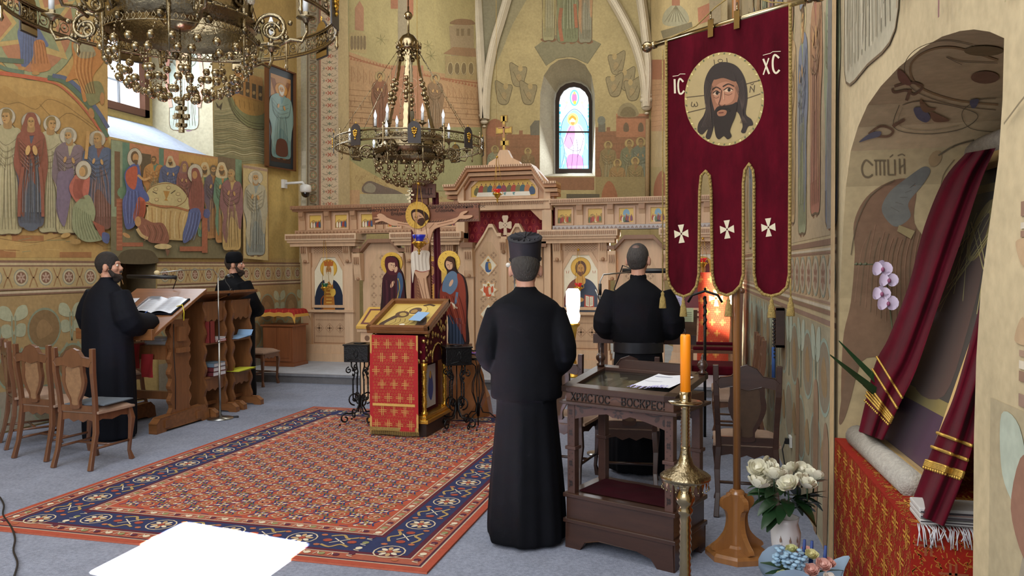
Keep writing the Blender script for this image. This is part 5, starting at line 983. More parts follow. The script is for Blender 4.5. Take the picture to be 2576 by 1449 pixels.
# ================= FURNITURE ON THE LEFT
CHW = CHWOOD
def wavy(x0, x1, z0, z1, amp, n, side):      # wavy vertical edge points
    return [(x0 if side < 0 else x1)+side*amp*math.sin(2*PI*n*i/24)*1. if False else 0 for i in range(1)]
def make_chair(label, pad=False, dark=False, group='carved dining chairs with beige seats'):
    t = thing('carved_chair', label, 'chair', (0, 0, 0), 0, group); wood = WALN if dark else CHW
    for sx in (-1, 1):
        b = M(); pts = [V((sx*.185, .19, .46)), V((sx*.2, .205, .36)), V((sx*.19, .195, .2)), V((sx*.18, .19, .08)), V((sx*.195, .205, 0))]; b.tube(pts, [.026, .03, .02, .017, .026], 4, False); b.build('leg', wood, t, bevel=.004)
        b = M(); pts = [V((sx*.2, -.2, 1.0)), V((sx*.195, -.195, .8)), V((sx*.185, -.17, .6)), V((sx*.18, -.16, .45)), V((sx*.19, -.17, .3)), V((sx*.185, -.2, .15)), V((sx*.195, -.24, 0))]
        b.tube(pts, [.026, .027, .024, .026, .027, .022, .025], 4, False); b.build('leg', wood, t, bevel=.004)
    b = M()
    def rl(y, z): return (y, z)
    b.prism([(x, -.185, z) for x, z in [(-.2, .89), (-.17, .92), (-.1, .93), (-.06, .98), (0, 1.0), (.06, .98), (.1, .93), (.17, .92), (.2, .89), (.17, .85), (.09, .86), (0, .84), (-.09, .86), (-.17, .85)]], (0, -.03, .0)); b.build('top_rail', wood, t, bevel=.004)
    b = M(); 
    oval = [(-.045, .5), (-.05, .56), (-.09, .63), (-.12, .72), (-.11, .8), (-.09, .88), (.09, .88), (.11, .8), (.12, .72), (.09, .63), (.05, .56), (.045, .5)]
    o2 = cr(oval, 3); n = len(o2); i2 = [(x*.72, .69+(z-.69)*.84) for x, z in o2]
    for i in range(n):
        q = (i+1) % n; b.prism([(o2[i][0], -.165-(o2[i][1]-.45)*.05, o2[i][1]), (o2[q][0], -.165-(o2[q][1]-.45)*.05, o2[q][1]), (i2[q][0], -.165-(i2[q][1]-.45)*.05, i2[q][1]), (i2[i][0], -.165-(i2[i][1]-.45)*.05, i2[i][1])], (0, -.028, 0))
    b.build('splat', wood, t); b = M(); b.prism([(x, -.172-(z-.45)*.05, z) for x, z in i2], (0, -.016, 0)); b.build('back_panel', mat('woven_brown_panel', '#8a6848', .8, noise=.25, nscale=25, fine=.1) if not dark else mat('dark_woven_panel', '#4a3626', .8, noise=.2, nscale=25), t)
    b = M(); b.bb(-.17, .17, -.175, -.15, .47, .52); b.build('lower_rail', wood, t)
    b = M()
    for y in (.2, -.165): b.prism([(-.17, y, .46), (.17, y, .46), (.17, y, .39), (.1, y, .405), (.05, y, .38), (0, y, .4), (-.05, y, .38), (-.1, y, .405), (-.17, y, .39)], (0, .018, 0))
    for x in (-.19, .172): b.prism([(x, -.16, .46), (x, .2, .46), (x, .2, .39), (x, .1, .405), (x, 0, .385), (x, -.1, .405), (x, -.16, .39)], (.018, 0, 0))
    b.build('apron', wood, t); b = M(); b.tube([(-.185, -.2, .17), (-.185, .19, .17)], .011, 6); b.tube([(.185, -.2, .17), (.185, .19, .17)], .011, 6); b.tube([(-.185, 0, .17), (.185, 0, .17)], .011, 6); b.build('stretcher', wood, t)
    b = M(); b.color('#9c8270'); b.sheet(lambda u, v: V(((u-.5)*.44*(1-.06*(1-v)), -.17+.4*v, .465+.05*(1-(abs(2*u-1))**6)*(1-abs(2*v-1)**6))), 12, 12); b.bb(-.215, .215, -.165, .225, .455, .475); b.build('seat', BEIGE, t)
    return t
ch = make_chair('carved brown chair with a blue grey pad on its beige seat, nearest the camera')
ch.location = (-5.12, 5.5, 0); ch.rotation_euler.z = rad(-3)
pd = M(); pd.sheet(lambda u, v: V(((u-.5)*.38, (v-.5)*.36, .006+.004*math.sin(u*9)*v+.012*(1-abs(2*u-1)**4)*(1-abs(2*v-1)**4))), 10, 10); pd.xy([(-.19, -.18), (.19, -.18), (.19, .18), (-.19, .18)], 0, .008)
po = pd.build('seat_pad', mat('blue_grey_felt', '#5c6672', .9, noise=.1)); po.location = (-5.1, 5.54, .518); po.rotation_euler.z = rad(4); tag(po, 'thin blue grey felt pad lying on the nearest left chair seat', 'cushion')
G1 = 'carved dining chairs with beige seats'
dup(ch, (-5.72, 5.68, 0), rad(-6), 'carved brown chair with a bare beige seat standing left of the padded one')
dup(ch, (-6.3, 6.0, 0), rad(-35), 'carved chair cut by the left edge of the photo beside the painted wall')
dup(ch, (-6.56, 7.45, 0), rad(150), 'carved chair standing empty behind the tall reading lectern near the wall')
dup(ch, (-6.28, 9.76, 0), rad(-90), 'chair beside the little red topped cabinet with its back to the wall')
dup(ch, (-6.38, 9.29, 0), rad(-90), 'chair half hidden behind the hatted monk, next along from the cabinet')
# reading lectern of the bearded reader
LX, LY = -5.78, 7.0
def slant(b, x0, x1, y0, y1, z0, z1, t=.03):
    b.add([(x0, y0, z0), (x1, y0, z0), (x1, y1, z1), (x0, y1, z1), (x0, y0, z0+t), (x1, y0, z0+t), (x1, y1, z1+t), (x0, y1, z1+t)], [(3, 2, 1, 0), (4, 5, 6, 7), (0, 1, 5, 4), (1, 2, 6, 5), (2, 3, 7, 6), (3, 0, 4, 7)])
lt_ = thing('reading_lectern', 'tall carved oak lectern with sloping top in front of the bearded reader', 'lectern', (LX, LY, 0))
def wboard(y0, y1, z0, z1, x, th, amp=.018, n=7):
    e = lambda s_, y: [(y+s_*amp*math.sin(2*PI*n*k/40), z0+(z1-z0)*k/40) for k in range(41)]
    a = e(-1, y0); c_ = e(1, y1)[::-1]; b = M(); b.yz(a+c_, x, th); return b
for x in (-.36, .33):
    b = wboard(-.17, .13, .12, 1.12, x, .045); b.build('side_board', OAK, lt_, bevel=.004)
    b = M(); b.yz([(-.42, 0), (-.42, .1), (-.36, .15), (.34, .17), (.4, .12), (.42, 0), (.3, 0), (.27, .02), (-.27, .02), (-.3, 0)], x-.02, .085); b.build('runner_foot', OAKH, lt_, bevel=.006)
b = M(); slant(b, -.45, .45, -.5, .34, .97, 1.4, .035); b.bb(-.45, .45, -.53, -.49, .95, 1.06); b.build('sloping_top', OAKH, lt_, bevel=.005)
b = M(); b.bb(-.34, .34, -.2, .16, .84, .865); b.build('shelf', OAK, lt_); b = M(); b.bb(-.34, .34, -.03, .03, .28, .36); b.bb(-.34, .34, -.2, -.17, .72, .84); b.bb(.37, .42, -.07, .03, .9, 1.05); b.bb(.37, .43, -.09, .07, .78, .83); b.bb(.37, .41, -.3, -.22, .04, .12); b.bb(.37, .41, .2, .28, .04, .12); b.build('stretcher', OAK, lt_)
cb = M(); cb.tube([(.382, -.12, 1.08), (.384, -.13, .8), (.384, -.11, .5), (.384, -.12, .2)], .004, 5); cb.build('clipped_cable', BPLAS, lt_)
def book(name, label, x, y, z, w, d, h, c, rz=0, group=None, pages=True):
    t = thing(name, label, 'book', (x, y, z), rz, group); b = M(c); m = mat('book_'+c.strip('#'), c, .6)
    b.bb(-w/2, w/2, -d/2, d/2, 0, .004); b.bb(-w/2, w/2, -d/2, d/2, h-.004, h); b.bb(-w/2, -w/2+.004, -d/2, d/2, 0, h); b.build('cover', m, t)
    b = M(); b.bb(-w/2+.004, w/2-.005, -d/2+.005, d/2-.005, .004, h-.004); b.build('pages', PAPER, t); return t
zl = .865
book('book', 'pale book at the bottom of the pile on the bearded reader\'s lectern shelf', LX+.16, LY-.03, zl, .26, .2, .04, '#c9c4b0', .1)
book('book', 'grey white book on top of the pile on the bearded reader\'s lectern shelf', LX+.14, LY-.04, zl+.04, .24, .19, .03, '#b9bec4', -.1)
b = M('#8c2028'); b.bb(-.05, .05, -.004, .004, -.22, 0); b.on(lambda a, c_, h=0: V((a, -.004-h, -c_)))
for x_, z_ in ((-.26, 0), (-.1, -.07)):
    b = M('#9c2228'); b.sheet(lambda u, v: V((x_+.07*(u*2-1), -.235-.012*math.sin(u*6+v*3), .87+z_*.3-.24*v+z_)), 8, 8); b.bb(x_-.07, x_+.07, -.23, -.02, .87, .874) if z_ == 0 else None
    o = b.build('stole_end', mat('red_ribbon_cloth', '#9c2228', .8, noise=.1)); o.location += V((LX+.25, LY, 0)); tag(o, 'red cloth band hanging from the lectern shelf, '+('left and higher one' if z_ == 0 else 'right and lower one'), 'cloth band')
# items on the sloping top (slope angle)
sa = math.atan2(.43, .84)
def on_slope(u, v, h=0): return V((LX+u, LY-.5+v*math.cos(sa)-h*math.sin(sa), .97+.035+v*math.sin(sa)+h*math.cos(sa)))
ob = thing('open_book', 'large open book with printed white pages on the sloping lectern top', 'book', on_slope(.12, .42)); b = M('#cdd2dc')
def pg(sd): return lambda u, v: on_slope(.14+sd*u*.24, .34+v*.3+.05, .015+.03*math.sin(PI*min(u*1.1, 1))*.9)-ob.location
for sd in (-1, 1): b.color('#d3d7e0'); b.sheet(pg(sd), 10, 2)
b.on(lambda a, c_, h=0: on_slope(.14+a, .39+c_, .05+h)-ob.location)
for sd in (-1, 1):
    for i in range(14): b.rect(sd*.13-.09, .02+i*.019, sd*.13+.09, .026+i*.019, '#a4a9b4', 0)
b.rect(-.19, .24, -.06, .285, '#5c6068', 1); b.build('pages', PAINT, ob); b = M(); b.add([on_slope(.14+a, .37+c_, h)-ob.location for a, c_, h in ((-.26, 0, .002), (.26, 0, .002), (.26, .33, .002), (-.26, .33, .002), (-.26, 0, .014), (.26, 0, .014), (.26, .33, .014), (-.26, .33, .014))], [(0, 1, 2, 3), (4, 5, 6, 7), (0, 1, 5, 4), (1, 2, 6, 5), (2, 3, 7, 6), (3, 0, 4, 7)]); b.build('cover', BLACKC2, ob)
for (nm, lb, c_, path) in (('bookmark', 'yellow ribbon bookmark hanging over the right edge of the open book', '#d8c62e', [on_slope(.38, .5, .03), on_slope(.455, .5, .05), on_slope(.47, .47, -.02), on_slope(.475, .42, -.09)]), ('bookmark', 'blue ribbon bookmark running down from the open book', '#2c55a8', [on_slope(.1, .4, .03), on_slope(.08, .33, .02), on_slope(.0, .22, .012)])):
    b = M(c_); b.tube(path, .006, 5, sq=(1, .4)); tag(b.build(nm, mat('ribbon_'+c_.strip('#'), c_, .6)), lb, 'bookmark')
for k, (u, v, rz_) in enumerate(((-.3, .62, .1), (-.36, .46, -.1))):
    b = M('#d9d6c8'); b.add([on_slope(u+a*math.cos(rz_)-c_*math.sin(rz_), v+a*math.sin(rz_)+c_*math.cos(rz_), h) for h in (.003, .006) for a, c_ in ((-.07, -.09), (.07, -.09), (.07, .09), (-.07, .09))], [(0, 1, 2, 3), (4, 5, 6, 7), (0, 1, 5, 4), (1, 2, 6, 5), (2, 3, 7, 6), (3, 0, 4, 7)]); tag(b.build('paper_slip', PAPER), 'small paper slip on the left part of the sloping lectern top, '+('upper' if k == 0 else 'lower')+' one', 'paper')
b = M(); b.ball((0, 0, .03), .09, 12, (1.3, 1, .45)); b.ball((.1, .05, .04), .06, 10, (1.2, 1, .5)); o = b.build('cloth_cap', BLACKC2); o.location = on_slope(.05, .12, .0); tag(o, 'dark blue cloth cap lying low on the sloping lectern top', 'cap')
lm = thing('lectern_lamp', 'long black bar lamp above the open book', 'lamp', (LX, LY+.3, 1.43)); b = M(); b.tube([(-.32, -.25, .14), (.25, -.2, .13)], .02, 8); b.build('lamp_bar', BPLAS, lm); b = M(); b.tube([(.05, 0, 0), (.08, .02, .1), (.03, -.1, .16), (.05, -.2, .135)], .006, 6); b.build('stem', BPLAS, lm)
# twin wavy shelf lecterns
def shelf_lectern(y0, y1, label):
    t = thing('shelf_lectern', label, 'lectern', (-5.6, (y0+y1)/2, 0), 0, 'open oak lecterns with wavy sides'); W_ = (y1-y0)/2
    for s_ in (-1, 1):
        e = [( -.13-.014*math.sin(2*PI*6*k/40), .08+1.2*k/40) for k in range(41)]; f_ = [(.13+.014*math.sin(2*PI*6*k/40), .08+1.2*k/40) for k in range(41)][::-1]
        b = M(); b.xz(e+f_, s_*(W_-.03)-.016, .032); b.build('side_board', OAK, t, bevel=.003); b = M(); b.xz([(-.28, 0), (-.28, .06), (-.22, .1), (.22, .1), (.28, .06), (.28, 0), (.2, 0), (.17, .02), (-.17, .02), (-.2, 0)], s_*(W_-.03)-.03, .06); b.build('foot', OAKH, t, bevel=.004)
    for z in (.42, .8): b = M(); b.bb(-.13, .13, -W_+.04, W_-.04, z, z+.022); b.build('shelf', OAKH, t)
    b = M(); b.prism([(.1, y, z) for y, z in [(-W_+.04, .42), (W_-.04, .42), (W_-.04, .3), (W_*.5, .28), (W_*.2, .3), (0, .27), (-W_*.2, .3), (-W_*.5, .28), (-W_+.04, .3)]], (.02, 0, 0)); b.build('lower_apron', OAK, t); b = M(); b.prism([(.1, y, z) for y, z in [(-W_+.04, 1.28), (W_-.04, 1.28), (W_-.04, 1.07), (W_*.5, 1.05), (W_*.2, 1.08), (0, 1.04), (-W_*.2, 1.08), (-W_*.5, 1.05), (-W_+.04, 1.08)]], (.02, 0, 0)); b.build('upper_apron', OAK, t); b = M(); b.bb(-.02, .02, -W_+.04, W_-.04, .1, .14); b.build('stretcher', OAK, t)
    b = M(); b.add([(x, y, z) for x, z in ((-.27, 1.2), (.2, 1.37)) for y in (-W_-.03, W_+.03)]+[(x, y, z+.03) for x, z in ((-.27, 1.2), (.2, 1.37)) for y in (-W_-.03, W_+.03)], [(0, 1, 3, 2), (4, 5, 7, 6), (0, 1, 5, 4), (1, 3, 7, 5), (3, 2, 6, 7), (2, 0, 4, 6)]); b.bb(-.3, -.27, -W_-.03, W_+.03, 1.19, 1.27); b.build('sloping_top', OAKH, t, bevel=.004); return t
shelf_lectern(7.45, 7.88, 'wavy sided shelf lectern holding a red upright book and stacked volumes'); shelf_lectern(7.97, 8.38, 'wavy sided shelf lectern holding a blue booklet and a yellow sheet')
t = thing('book', 'thick red book with cream edges standing upright on the shelf lectern', 'book', (-5.52, 7.56, .822)); b = M('#7c2a28'); b.bb(-.09, .09, -.045, -.04, 0, .24); b.bb(-.09, .09, .04, .045, 0, .24); b.bb(.085, .09, -.045, .045, 0, .24); b.build('cover', mat('dark_red_cover', '#7c2a28', .6), t); b = M(); b.bb(-.085, .083, -.04, .04, .004, .235); b.build('pages', PAPER, t)
book('book', 'thin white topped book lying beside the upright red book', -5.54, 7.74, .846, .2, .17, .025, '#d5d8dc', PI/2); book('book', 'flat red book lying beneath the thin white one on the shelf lectern', -5.54, 7.74, .822, .21, .18, .024, '#a8323a', PI/2)
for k, (c_, h, lb) in enumerate((('#5c2228', .05, 'bottom maroon volume of the low shelf pile'), ('#5f2026', .05, 'second maroon volume from the bottom of the low shelf pile'), ('#5f7486', .045, 'grey blue binder on top of the maroon volumes'))): book('book', lb, -5.53, 7.68, .442+k*.051, .24, .2, h, c_, PI/2+.03*k)
b = M('#3f7f4a'); b = M(); b.add([(x, y, z) for x, y, z in ((-.1, -.15, 0), (.1, -.15, 0), (.1, .12, .03), (-.1, .12, .03), (.1, .16, .09), (-.1, .16, .09))], [(0, 1, 2, 3), (3, 2, 4, 5)]); b.add([(x, y, z) for x, y, z in ((-.1, -.15, .004), (.1, -.15, .004), (.1, .14, .02), (-.1, .14, .02))], [(0, 1, 2, 3)])
o = b.build('booklet', mat('pale_blue_paper', '#8fb4dc', .7)); o.location = (-5.5, 8.15, .824); tag(o, 'pale blue booklet curling open on the upper shelf of the farther lectern', 'booklet')
b = M(); b.bb(-.11, .11, -.17, .17, 0, .004); b.add([(-.11, -.17, .004), (.11, -.17, .004), (.13, .17, .02), (-.11, .17, .012)], [(0, 1, 2, 3)]); o = b.build('paper_sheet', mat('yellow_paper', '#ccd03c', .7)); o.location = (-5.48, 8.14, .444); tag(o, 'yellow sheet lying on the low shelf of the farther lectern', 'paper')
t = thing('clamp_lamp', 'small black clip lamp on the sloping shelf lectern top', 'lamp', atD(578, 737, 9.0)); b = M(); b.tube([(0, 0, 0), (.0, 0, .07), (-.05, 0, .13), (-.06, 0, .19)], .008, 6); b.tube([(.02, 0, .05), (-.02, 0, -.03)], .014, 6); b.build('arm', BPLAS, t); b = M(); b.lathe([(.045, -.02), (.05, 0), (.03, .02), (.01, .03)], (0, 0, .19), 12); b.build('lamp_shade', BPLAS, t)
# microphone stand
mp_ = fl(540, 1053)+V((.07, 0, 0)); t = thing('microphone_stand', 'thin steel microphone stand with a cream foam tip on a round base', 'microphone stand', (mp_.x, mp_.y, 0)); b = M(); b.lathe([(.14, 0), (.14, .012), (.03, .02), (.014, .04)], n=24); b.build('base', CHROME, t)
b = M(); b.tube([(0, 0, .02), (0, 0, .85)], .012, 8); b.tube([(0, 0, .85), (0, 0, 1.55)], .008, 8); b.ball((0, 0, .85), .018, 8); b.build('pole', CHROME, t)
tp = atD(395, 686, 7.9)-V((mp_.x, mp_.y, 0)); b = M(); b.tube([V((0, 0, 1.5)), V((0, 0, 1.58)), V((-.05, -.02, 1.64)), tp*.5+V((-.05, 0, 1.66))*.5, tp], .005, 6); b.build('boom', CHROME, t); b = M(); b.ball(tp, .024, 10, (1.4, 1, 1)); b.build('foam_tip', mat('cream_foam', '#c9b88e', .9), t); b = M(); b.tube([(.0, 0, .06), (.03, .02, .03), (.1, .05, .006), (.16, .1, .006), (.12, .16, .006), (.02, .1, .006)], .005, 5); b.build('cable', BPLAS, t)
# small cabinet with red cloth
t = thing('small_cabinet', 'small honey brown wooden cabinet against the left wall beside the icon screen', 'cabinet', (-6.56, 10.95, ZS)); b = M(); b.bb(-.26, .26, -.2, .2, .04, .62); b.bb(-.28, .28, -.22, .22, 0, .05); b.bb(-.29, .29, -.23, .23, .62, .645); b.build('carcass', mat('honey_brown', '#8a5230', .45, noise=.2, nscale=3, stretch=(6, 6, .6)), t, bevel=.004)
for x in (-.13, .13): b = M(); b.bb(x-.11, x+.11, -.215, -.2, .08, .6); b.bb(x-.07, x+.07, -.22, -.215, .13, .55); b.build('door', mat('honey_brown'), t, bevel=.003)
b = M('#a8322e'); b.sheet(lambda u, v: V(((u-.5)*(.62+.1*max(0, abs(2*v-1)-.7)), (v-.5)*.5, .0+.012*(1-abs(2*u-1)**8)-.1*max(0, abs(2*u-1)-.86)/.14-.1*max(0, abs(2*v-1)-.86)/.14+.006*math.sin(u*25)*(1 if abs(2*v-1) > .8 else .1))), 36, 24, colf=lambda u, v: '#c99a4a' if (abs(2*u-1) > .93 or abs(2*v-1) > .93) else ('#b8452f' if (int(u*30)+int(v*24)) % 5 == 0 else '#9c2a26'))
o = b.build('red_cloth', MATTE); o.location = (-6.56, 10.95, ZS+.665); tag(o, 'red brocade cloth with gold edge covering the small cabinet by the icon screen', 'cloth')
# wall things: framed saint, camera, radiator-like panel
gq = lambda off: plane((XL+off, 0, 0), (1, 0, 0))
t = thing('framed_painting', 'tall narrow framed painting of a robed saint on the left wall', 'painting', (XL+.1, atX(703, 300, XL).y, atX(703, 425, XL).z))
A, B_, C_, D_ = atX(668, 157, XL+.3), atX(740, 184, XL+.3), atX(740, 431, XL+.06), atX(668, 420, XL+.06)
nn = (B_-A).cross(D_-A).normalized(); nn = nn if nn.dot(CAM-A) > 0 else -nn
b = M('#6a4426'); 
def lp(a, c_, h=0): return (A*(1-a)+B_*a)*(1-c_)+(D_*(1-a)+C_*a)*c_+nn*h
for a0_, a1_, c0_, c1_ in ((0, .05, 0, 1), (.95, 1, 0, 1), (0, 1, 0, .015), (0, 1, .985, 1)): b.prism([lp(a0_, c0_), lp(a1_, c0_), lp(a1_, c1_), lp(a0_, c1_)], nn*.04)
b.prism([lp(0, 0, -.02), lp(1, 0, -.02), lp(1, 1, -.02), lp(0, 1, -.02)], nn*.02); b.build('frame', MATTE, t, world=True)
b = M(); b.on(lambda a, c_, h=0: lp(a, c_, h), .0006, .004); b.rect(.05, .015, .95, .985, '#22303a'); b.rect(.16, .08, .86, .93, '#b98a58'); b.rect(.16, .65, .86, .93, '#3b2620')
for e in (0, 1): b.fill([(.16 if e else .86, .12), (.3 if e else .72, .12), (.86 if e else .16, .58), (.86 if e else .16, .68), (.7 if e else .3, .68)], '#8c5a34')
b.on(lambda x, y, h=0: lp(x/100*1., y/340, h), .0006, .008); fig(b, 52, 50, 255, '#6f9494', '#86a6a2', w=.34, halo='#c98f3a', hair='#cfc8b8', beard='#d5d0c2', folds=7, feet='#8a5a34', lw=1.1); b.blob([(38, 240), (68, 240), (72, 290), (34, 290)], '#5c3428'); b.build('canvas', PAINT, t, world=True)
cp = atX(712, 463, XL+.0); t = thing('security_camera', 'white dome security camera on a bracket on the ochre left wall', 'security camera', cp); b = M(); b.bb(0, .05, -.06, .05, -.07, .07); b.tube([(.03, 0, .01), (.2, .06, .02), (.3, .1, .03), (.33, .12, -.02)], .022, 8); b.build('bracket', WHITEP, t)
b = M(); b.lathe([(.03, 0), (.085, -.02), (.095, -.06), (.095, -.12), (.08, -.14)], (.34, .13, .0), 18); b.build('housing', WHITEP, t); b = M(); b.ball((.34, .13, -.15), .075, 14); b.build('dome_lens', mat('black_dome', '#08090c', .08, coat=1.), t)
# reader microphone cable on the floor at far left
b = M(); pts = [fl(0, 1255), fl(10, 1275), fl(8, 1300), fl(28, 1330), fl(38, 1360), fl(34, 1390), fl(44, 1420), fl(38, 1449), fl(20, 1500)]
b.tube([V(q)+V((0, 0, .012)) for q in cr([tuple(p) for p in pts], 5, False)], .006, 6); tag(b.build('floor_cable', BPLAS), 'dark cable snaking over the carpet at the lower left corner', 'cable')
# ================= patterned rug
RX0, RX1, RY0, RY1 = -4.6, -1.5, 3.9, 8.3
b = M('#b3614c'); b.bb(RX0, RX1, RY0, RY1, .001, .012); CR_ = '#9c4c3e'
gR_ = lambda a, c_, h=0: V((a, c_, .0125+h)); b.on(gR_, .0003, .0002)
def rr(i, c_, l): b.rect(RX0+i, RY0+i, RX1-i, RY1-i, c_, l)
rr(0, '#a5503e', 0); rr(.05, '#b8a994', 1); rr(.06, '#4c2c3c', 2); rr(.075, '#a05a48', 3); rr(.15, '#c2b39c', 4); rr(.158, '#5a2c38', 5); rr(.19, '#343a5c', 6); rr(.44, '#5a2c38', 7); rr(.47, '#c2b39c', 8); rr(.478, '#a0604e', 9); rr(.545, '#c2b39c', 10); rr(.553, '#a9523f', 11)
def flower(x, y, r, cs, L0, n=8):
    for k in range(n): a = 2*PI*k/n+.2; b.ell(x+r*.62*math.cos(a), y+r*.62*math.sin(a), r*.34, r*.2, cs[k % 2], 7, math.degrees(a), L0)
    b.ell(x, y, r*.3, r*.3, cs[2], 8, layer=L0+1)
def border(u0, u1, fx, rows):
    L_ = u1-u0
    for (off, kind) in rows:
        if kind == 'main':
            n = int(L_/.24)
            for i in range(n):
                u = u0+L_*(i+.5)/n; x, y = fx(u, off)
                if i % 2 == 0:
                    b.ring(*fx(u, off), .092, .092, .009, '#c9b89c', 14, 12); flower(x, y, .075, ('#b99a74', '#d8cbb4', '#9c4c3e'), 12)
                else:
                    for e in (-1, 1):
                        b.stroke([fx(u-.09, off+e*.07), fx(u-.02, off+e*.1), fx(u+.03, off+e*.05), fx(u+.09, off+e*.08)], .018, '#a98e5c', layer=12); b.ell(*fx(u+e*.08, off), .03, .025, '#9c4c3e', 8, layer=13); b.stroke([fx(u-.05, off-e*.04), fx(u+.05, off+e*.04)], .008, '#d8cbb4', False, layer=14)
                for e in (-1, 1): b.ell(*fx(u+.11*e, off+.08*e), .022, .016, '#b06a4a', 7, layer=12)
        else:
            n = int(L_/.09)
            for i in range(n): u = u0+L_*(i+.5)/n; b.ell(*fx(u, off), .022, .022, ('#5a3040', '#d6c9b0', '#8a8a60')[i % 3], 7, layer=12); b.stroke([fx(u-.045, off-.02), fx(u-.03, off+.02), fx(u-.02, off-.01)], .006, '#d6c9b0', layer=13)
rows = [(.112, 's'), (.315, 'main'), (.512, 's')]
border(RY0+.1, RY1-.1, lambda u, o: (RX0+o, u), rows); border(RY0+.1, RY1-.1, lambda u, o: (RX1-o, u), rows); border(RX0+.55, RX1-.55, lambda u, o: (u, RY0+o), rows); border(RX0+.55, RX1-.55, lambda u, o: (u, RY1-o), rows)
fx0, fx1, fy0, fy1 = RX0+.6, RX1-.6, RY0+.6, RY1-.6; nx = 15; ny = 27
for i in range(nx):
    for j in range(ny):
        x = fx0+(fx1-fx0)*(i+.5)/nx; y = fy0+(fy1-fy0)*(j+.5)/ny
        if (i+j) % 2 == 0:
            flower(x, y, .05, ('#d8cdb8', '#36406a', '#a98e5c'), 12)
            for e in (-1, 1): b.stroke([(x+e*.07, y-.05), (x+e*.048, y), (x+e*.07, y+.05)], .012, '#36406a', layer=13); b.stroke([(x-.04, y+e*.068), (x, y+e*.055), (x+.04, y+e*.068)], .01, '#8c8a58', layer=13)
        else:
            b.ring(x, y, .04, .038, .008, '#b9a884', 8, 12); flower(x, y, .028, ('#7c3a34', '#a9905c', '#d8cdb8'), 13, 5)
            for e in (-1, 1): b.stroke([(x+e*.05, y+e*.06), (x+e*.1, y+e*.04)], .01, '#5e6a4c', False, layer=13); b.ell(x-e*.08, y+e*.06, .018, .012, '#d8cdb8', 6, layer=13); b.stroke([(x-e*.04, y+e*.09), (x+e*.02, y+e*.085)], .008, '#36406a', False, layer=14)
for _ in range(2600): x, y = RN.uniform(fx0, fx1), RN.uniform(fy0, fy1); b.ell(x, y, .009, .007, RN.choice(('#36406a', '#c9b89c', '#7c3a34', '#8c8a58')), 5, layer=15)
tag(b.build('patterned_rug', mat('wool_rug', None, .95, noise=.12, nscale=30, fine=.15, spec=.1, bump=.2, bscale=300)), 'long red oriental rug with a dark blue floral border running towards the icon screen', 'rug')
# ================= COVERED ANALOGION AND IRONWORK IN THE NAVE CENTRE
TX, TY = -2.98, 7.35
def spiral(cx, cz, r, a0, turns, sgn=1, n=22, dec=.8): return [(cx+r*(1-dec*i/n)*math.cos(a0+sgn*turns*2*PI*i/n), cz+r*(1-dec*i/n)*math.sin(a0+sgn*turns*2*PI*i/n)) for i in range(n+1)]
t = thing('analogion', 'gilded analogion with twisted brass columns and crimson sides in the middle of the rug', 'analogion', (TX, TY, .014))
b = M(); b.bb(-.29, .29, -.33, .35, 0, .13); b.build('plinth', mat('dark_plinth', '#241814', .35), t, bevel=.006); b = M(); b.bb(-.31, .31, -.35, .37, .13, .165); b.bb(-.28, .28, -.32, .34, .165, .2); b.build('gilded_base', GOLD, t, bevel=.004)
for x in (-.25, .25):
    for y in (-.28, .3):
        b = M(); pr = [(.032, .2), (.032, .23)]+[(.02+.006*(k % 2), .24+.014*k) for k in range(30)]+[(.034, .68), (.036, .71)]; b.lathe(pr, (x, y, 0), 10, fn=lambda a, z: 1+.12*math.sin(a*2+z*60)); b.build('twisted_column', GOLD, t)
b = M(); b.bb(-.2, .2, -.22, .24, .2, .7); b.bb(-.27, .27, -.3, .32, .7, .96); b.add([(x, y, z) for x in (-.27, .27) for y, z in ((-.3, .96), (.32, .96), (.32, 1.2))], [(0, 1, 2), (3, 5, 4), (1, 4, 5, 2), (0, 2, 5, 3)]); b.build('crimson_body', VELVET, t)
b = M()
for x in (.272, -.272):
    for i in range(34):
        y = RN.uniform(-.28, .3); z = .72+RN.random()*(.22+max(0, (y+.3)*.35)); 
        if abs(y-.02) < .13 and z < .87: continue
        b.ball((x, y, z), RN.uniform(.012, .03), 6, (.5, 1, 1.2))
    for i in range(9): y = -.28+i*.072; b.ball((x, y, .97+(y+.3)*.38), .02, 6)
for y in (-.3,):
    for i in range(22): b.ball((RN.uniform(-.26, .26), y-.004, RN.uniform(.72, .95)), RN.uniform(.012, .026), 6, (1.2, .5, 1))
b.tube([(.275, -.13, .7), (.275, -.11, .8), (.275, -.05, .86), (.275, .02, .88), (.275, .09, .86), (.275, .15, .8), (.275, .17, .7)], .012, 6); b.build('gilt_foliage', mat('silver_gilt', '#c4ab6a', .28, metal=1., noise=.2, nscale=20, bump=.5, bscale=90), t)
b = M('#d9dfe6'); b.on(lambda a, c_, h=0: V((.205+h, a, -c_))); b.rect(-.13, -.66, .15, -.24, '#c8ccd4'); b.blob([(-.05, -.5), (0, -.6), (.06, -.52), (.08, -.4), (.02, -.3), (-.06, -.38)], '#2f4fa8'); b.ell(.0, -.56, .03, .04, '#d8b050'); b.build('side_picture', PAINT, t)
sl_ = math.atan2(.25, .66)
ti = thing('icon', 'wood framed icon of a mother embracing her dead son, lying on the covered analogion', 'icon', (TX, TY, 1.0))
def os_(a, c_, h=0): return V((a, -.34+c_*math.cos(sl_)-h*math.sin(sl_), .01+c_*math.sin(sl_)+h*math.cos(sl_)))
b = M(); Wd, Ln = .32, .7
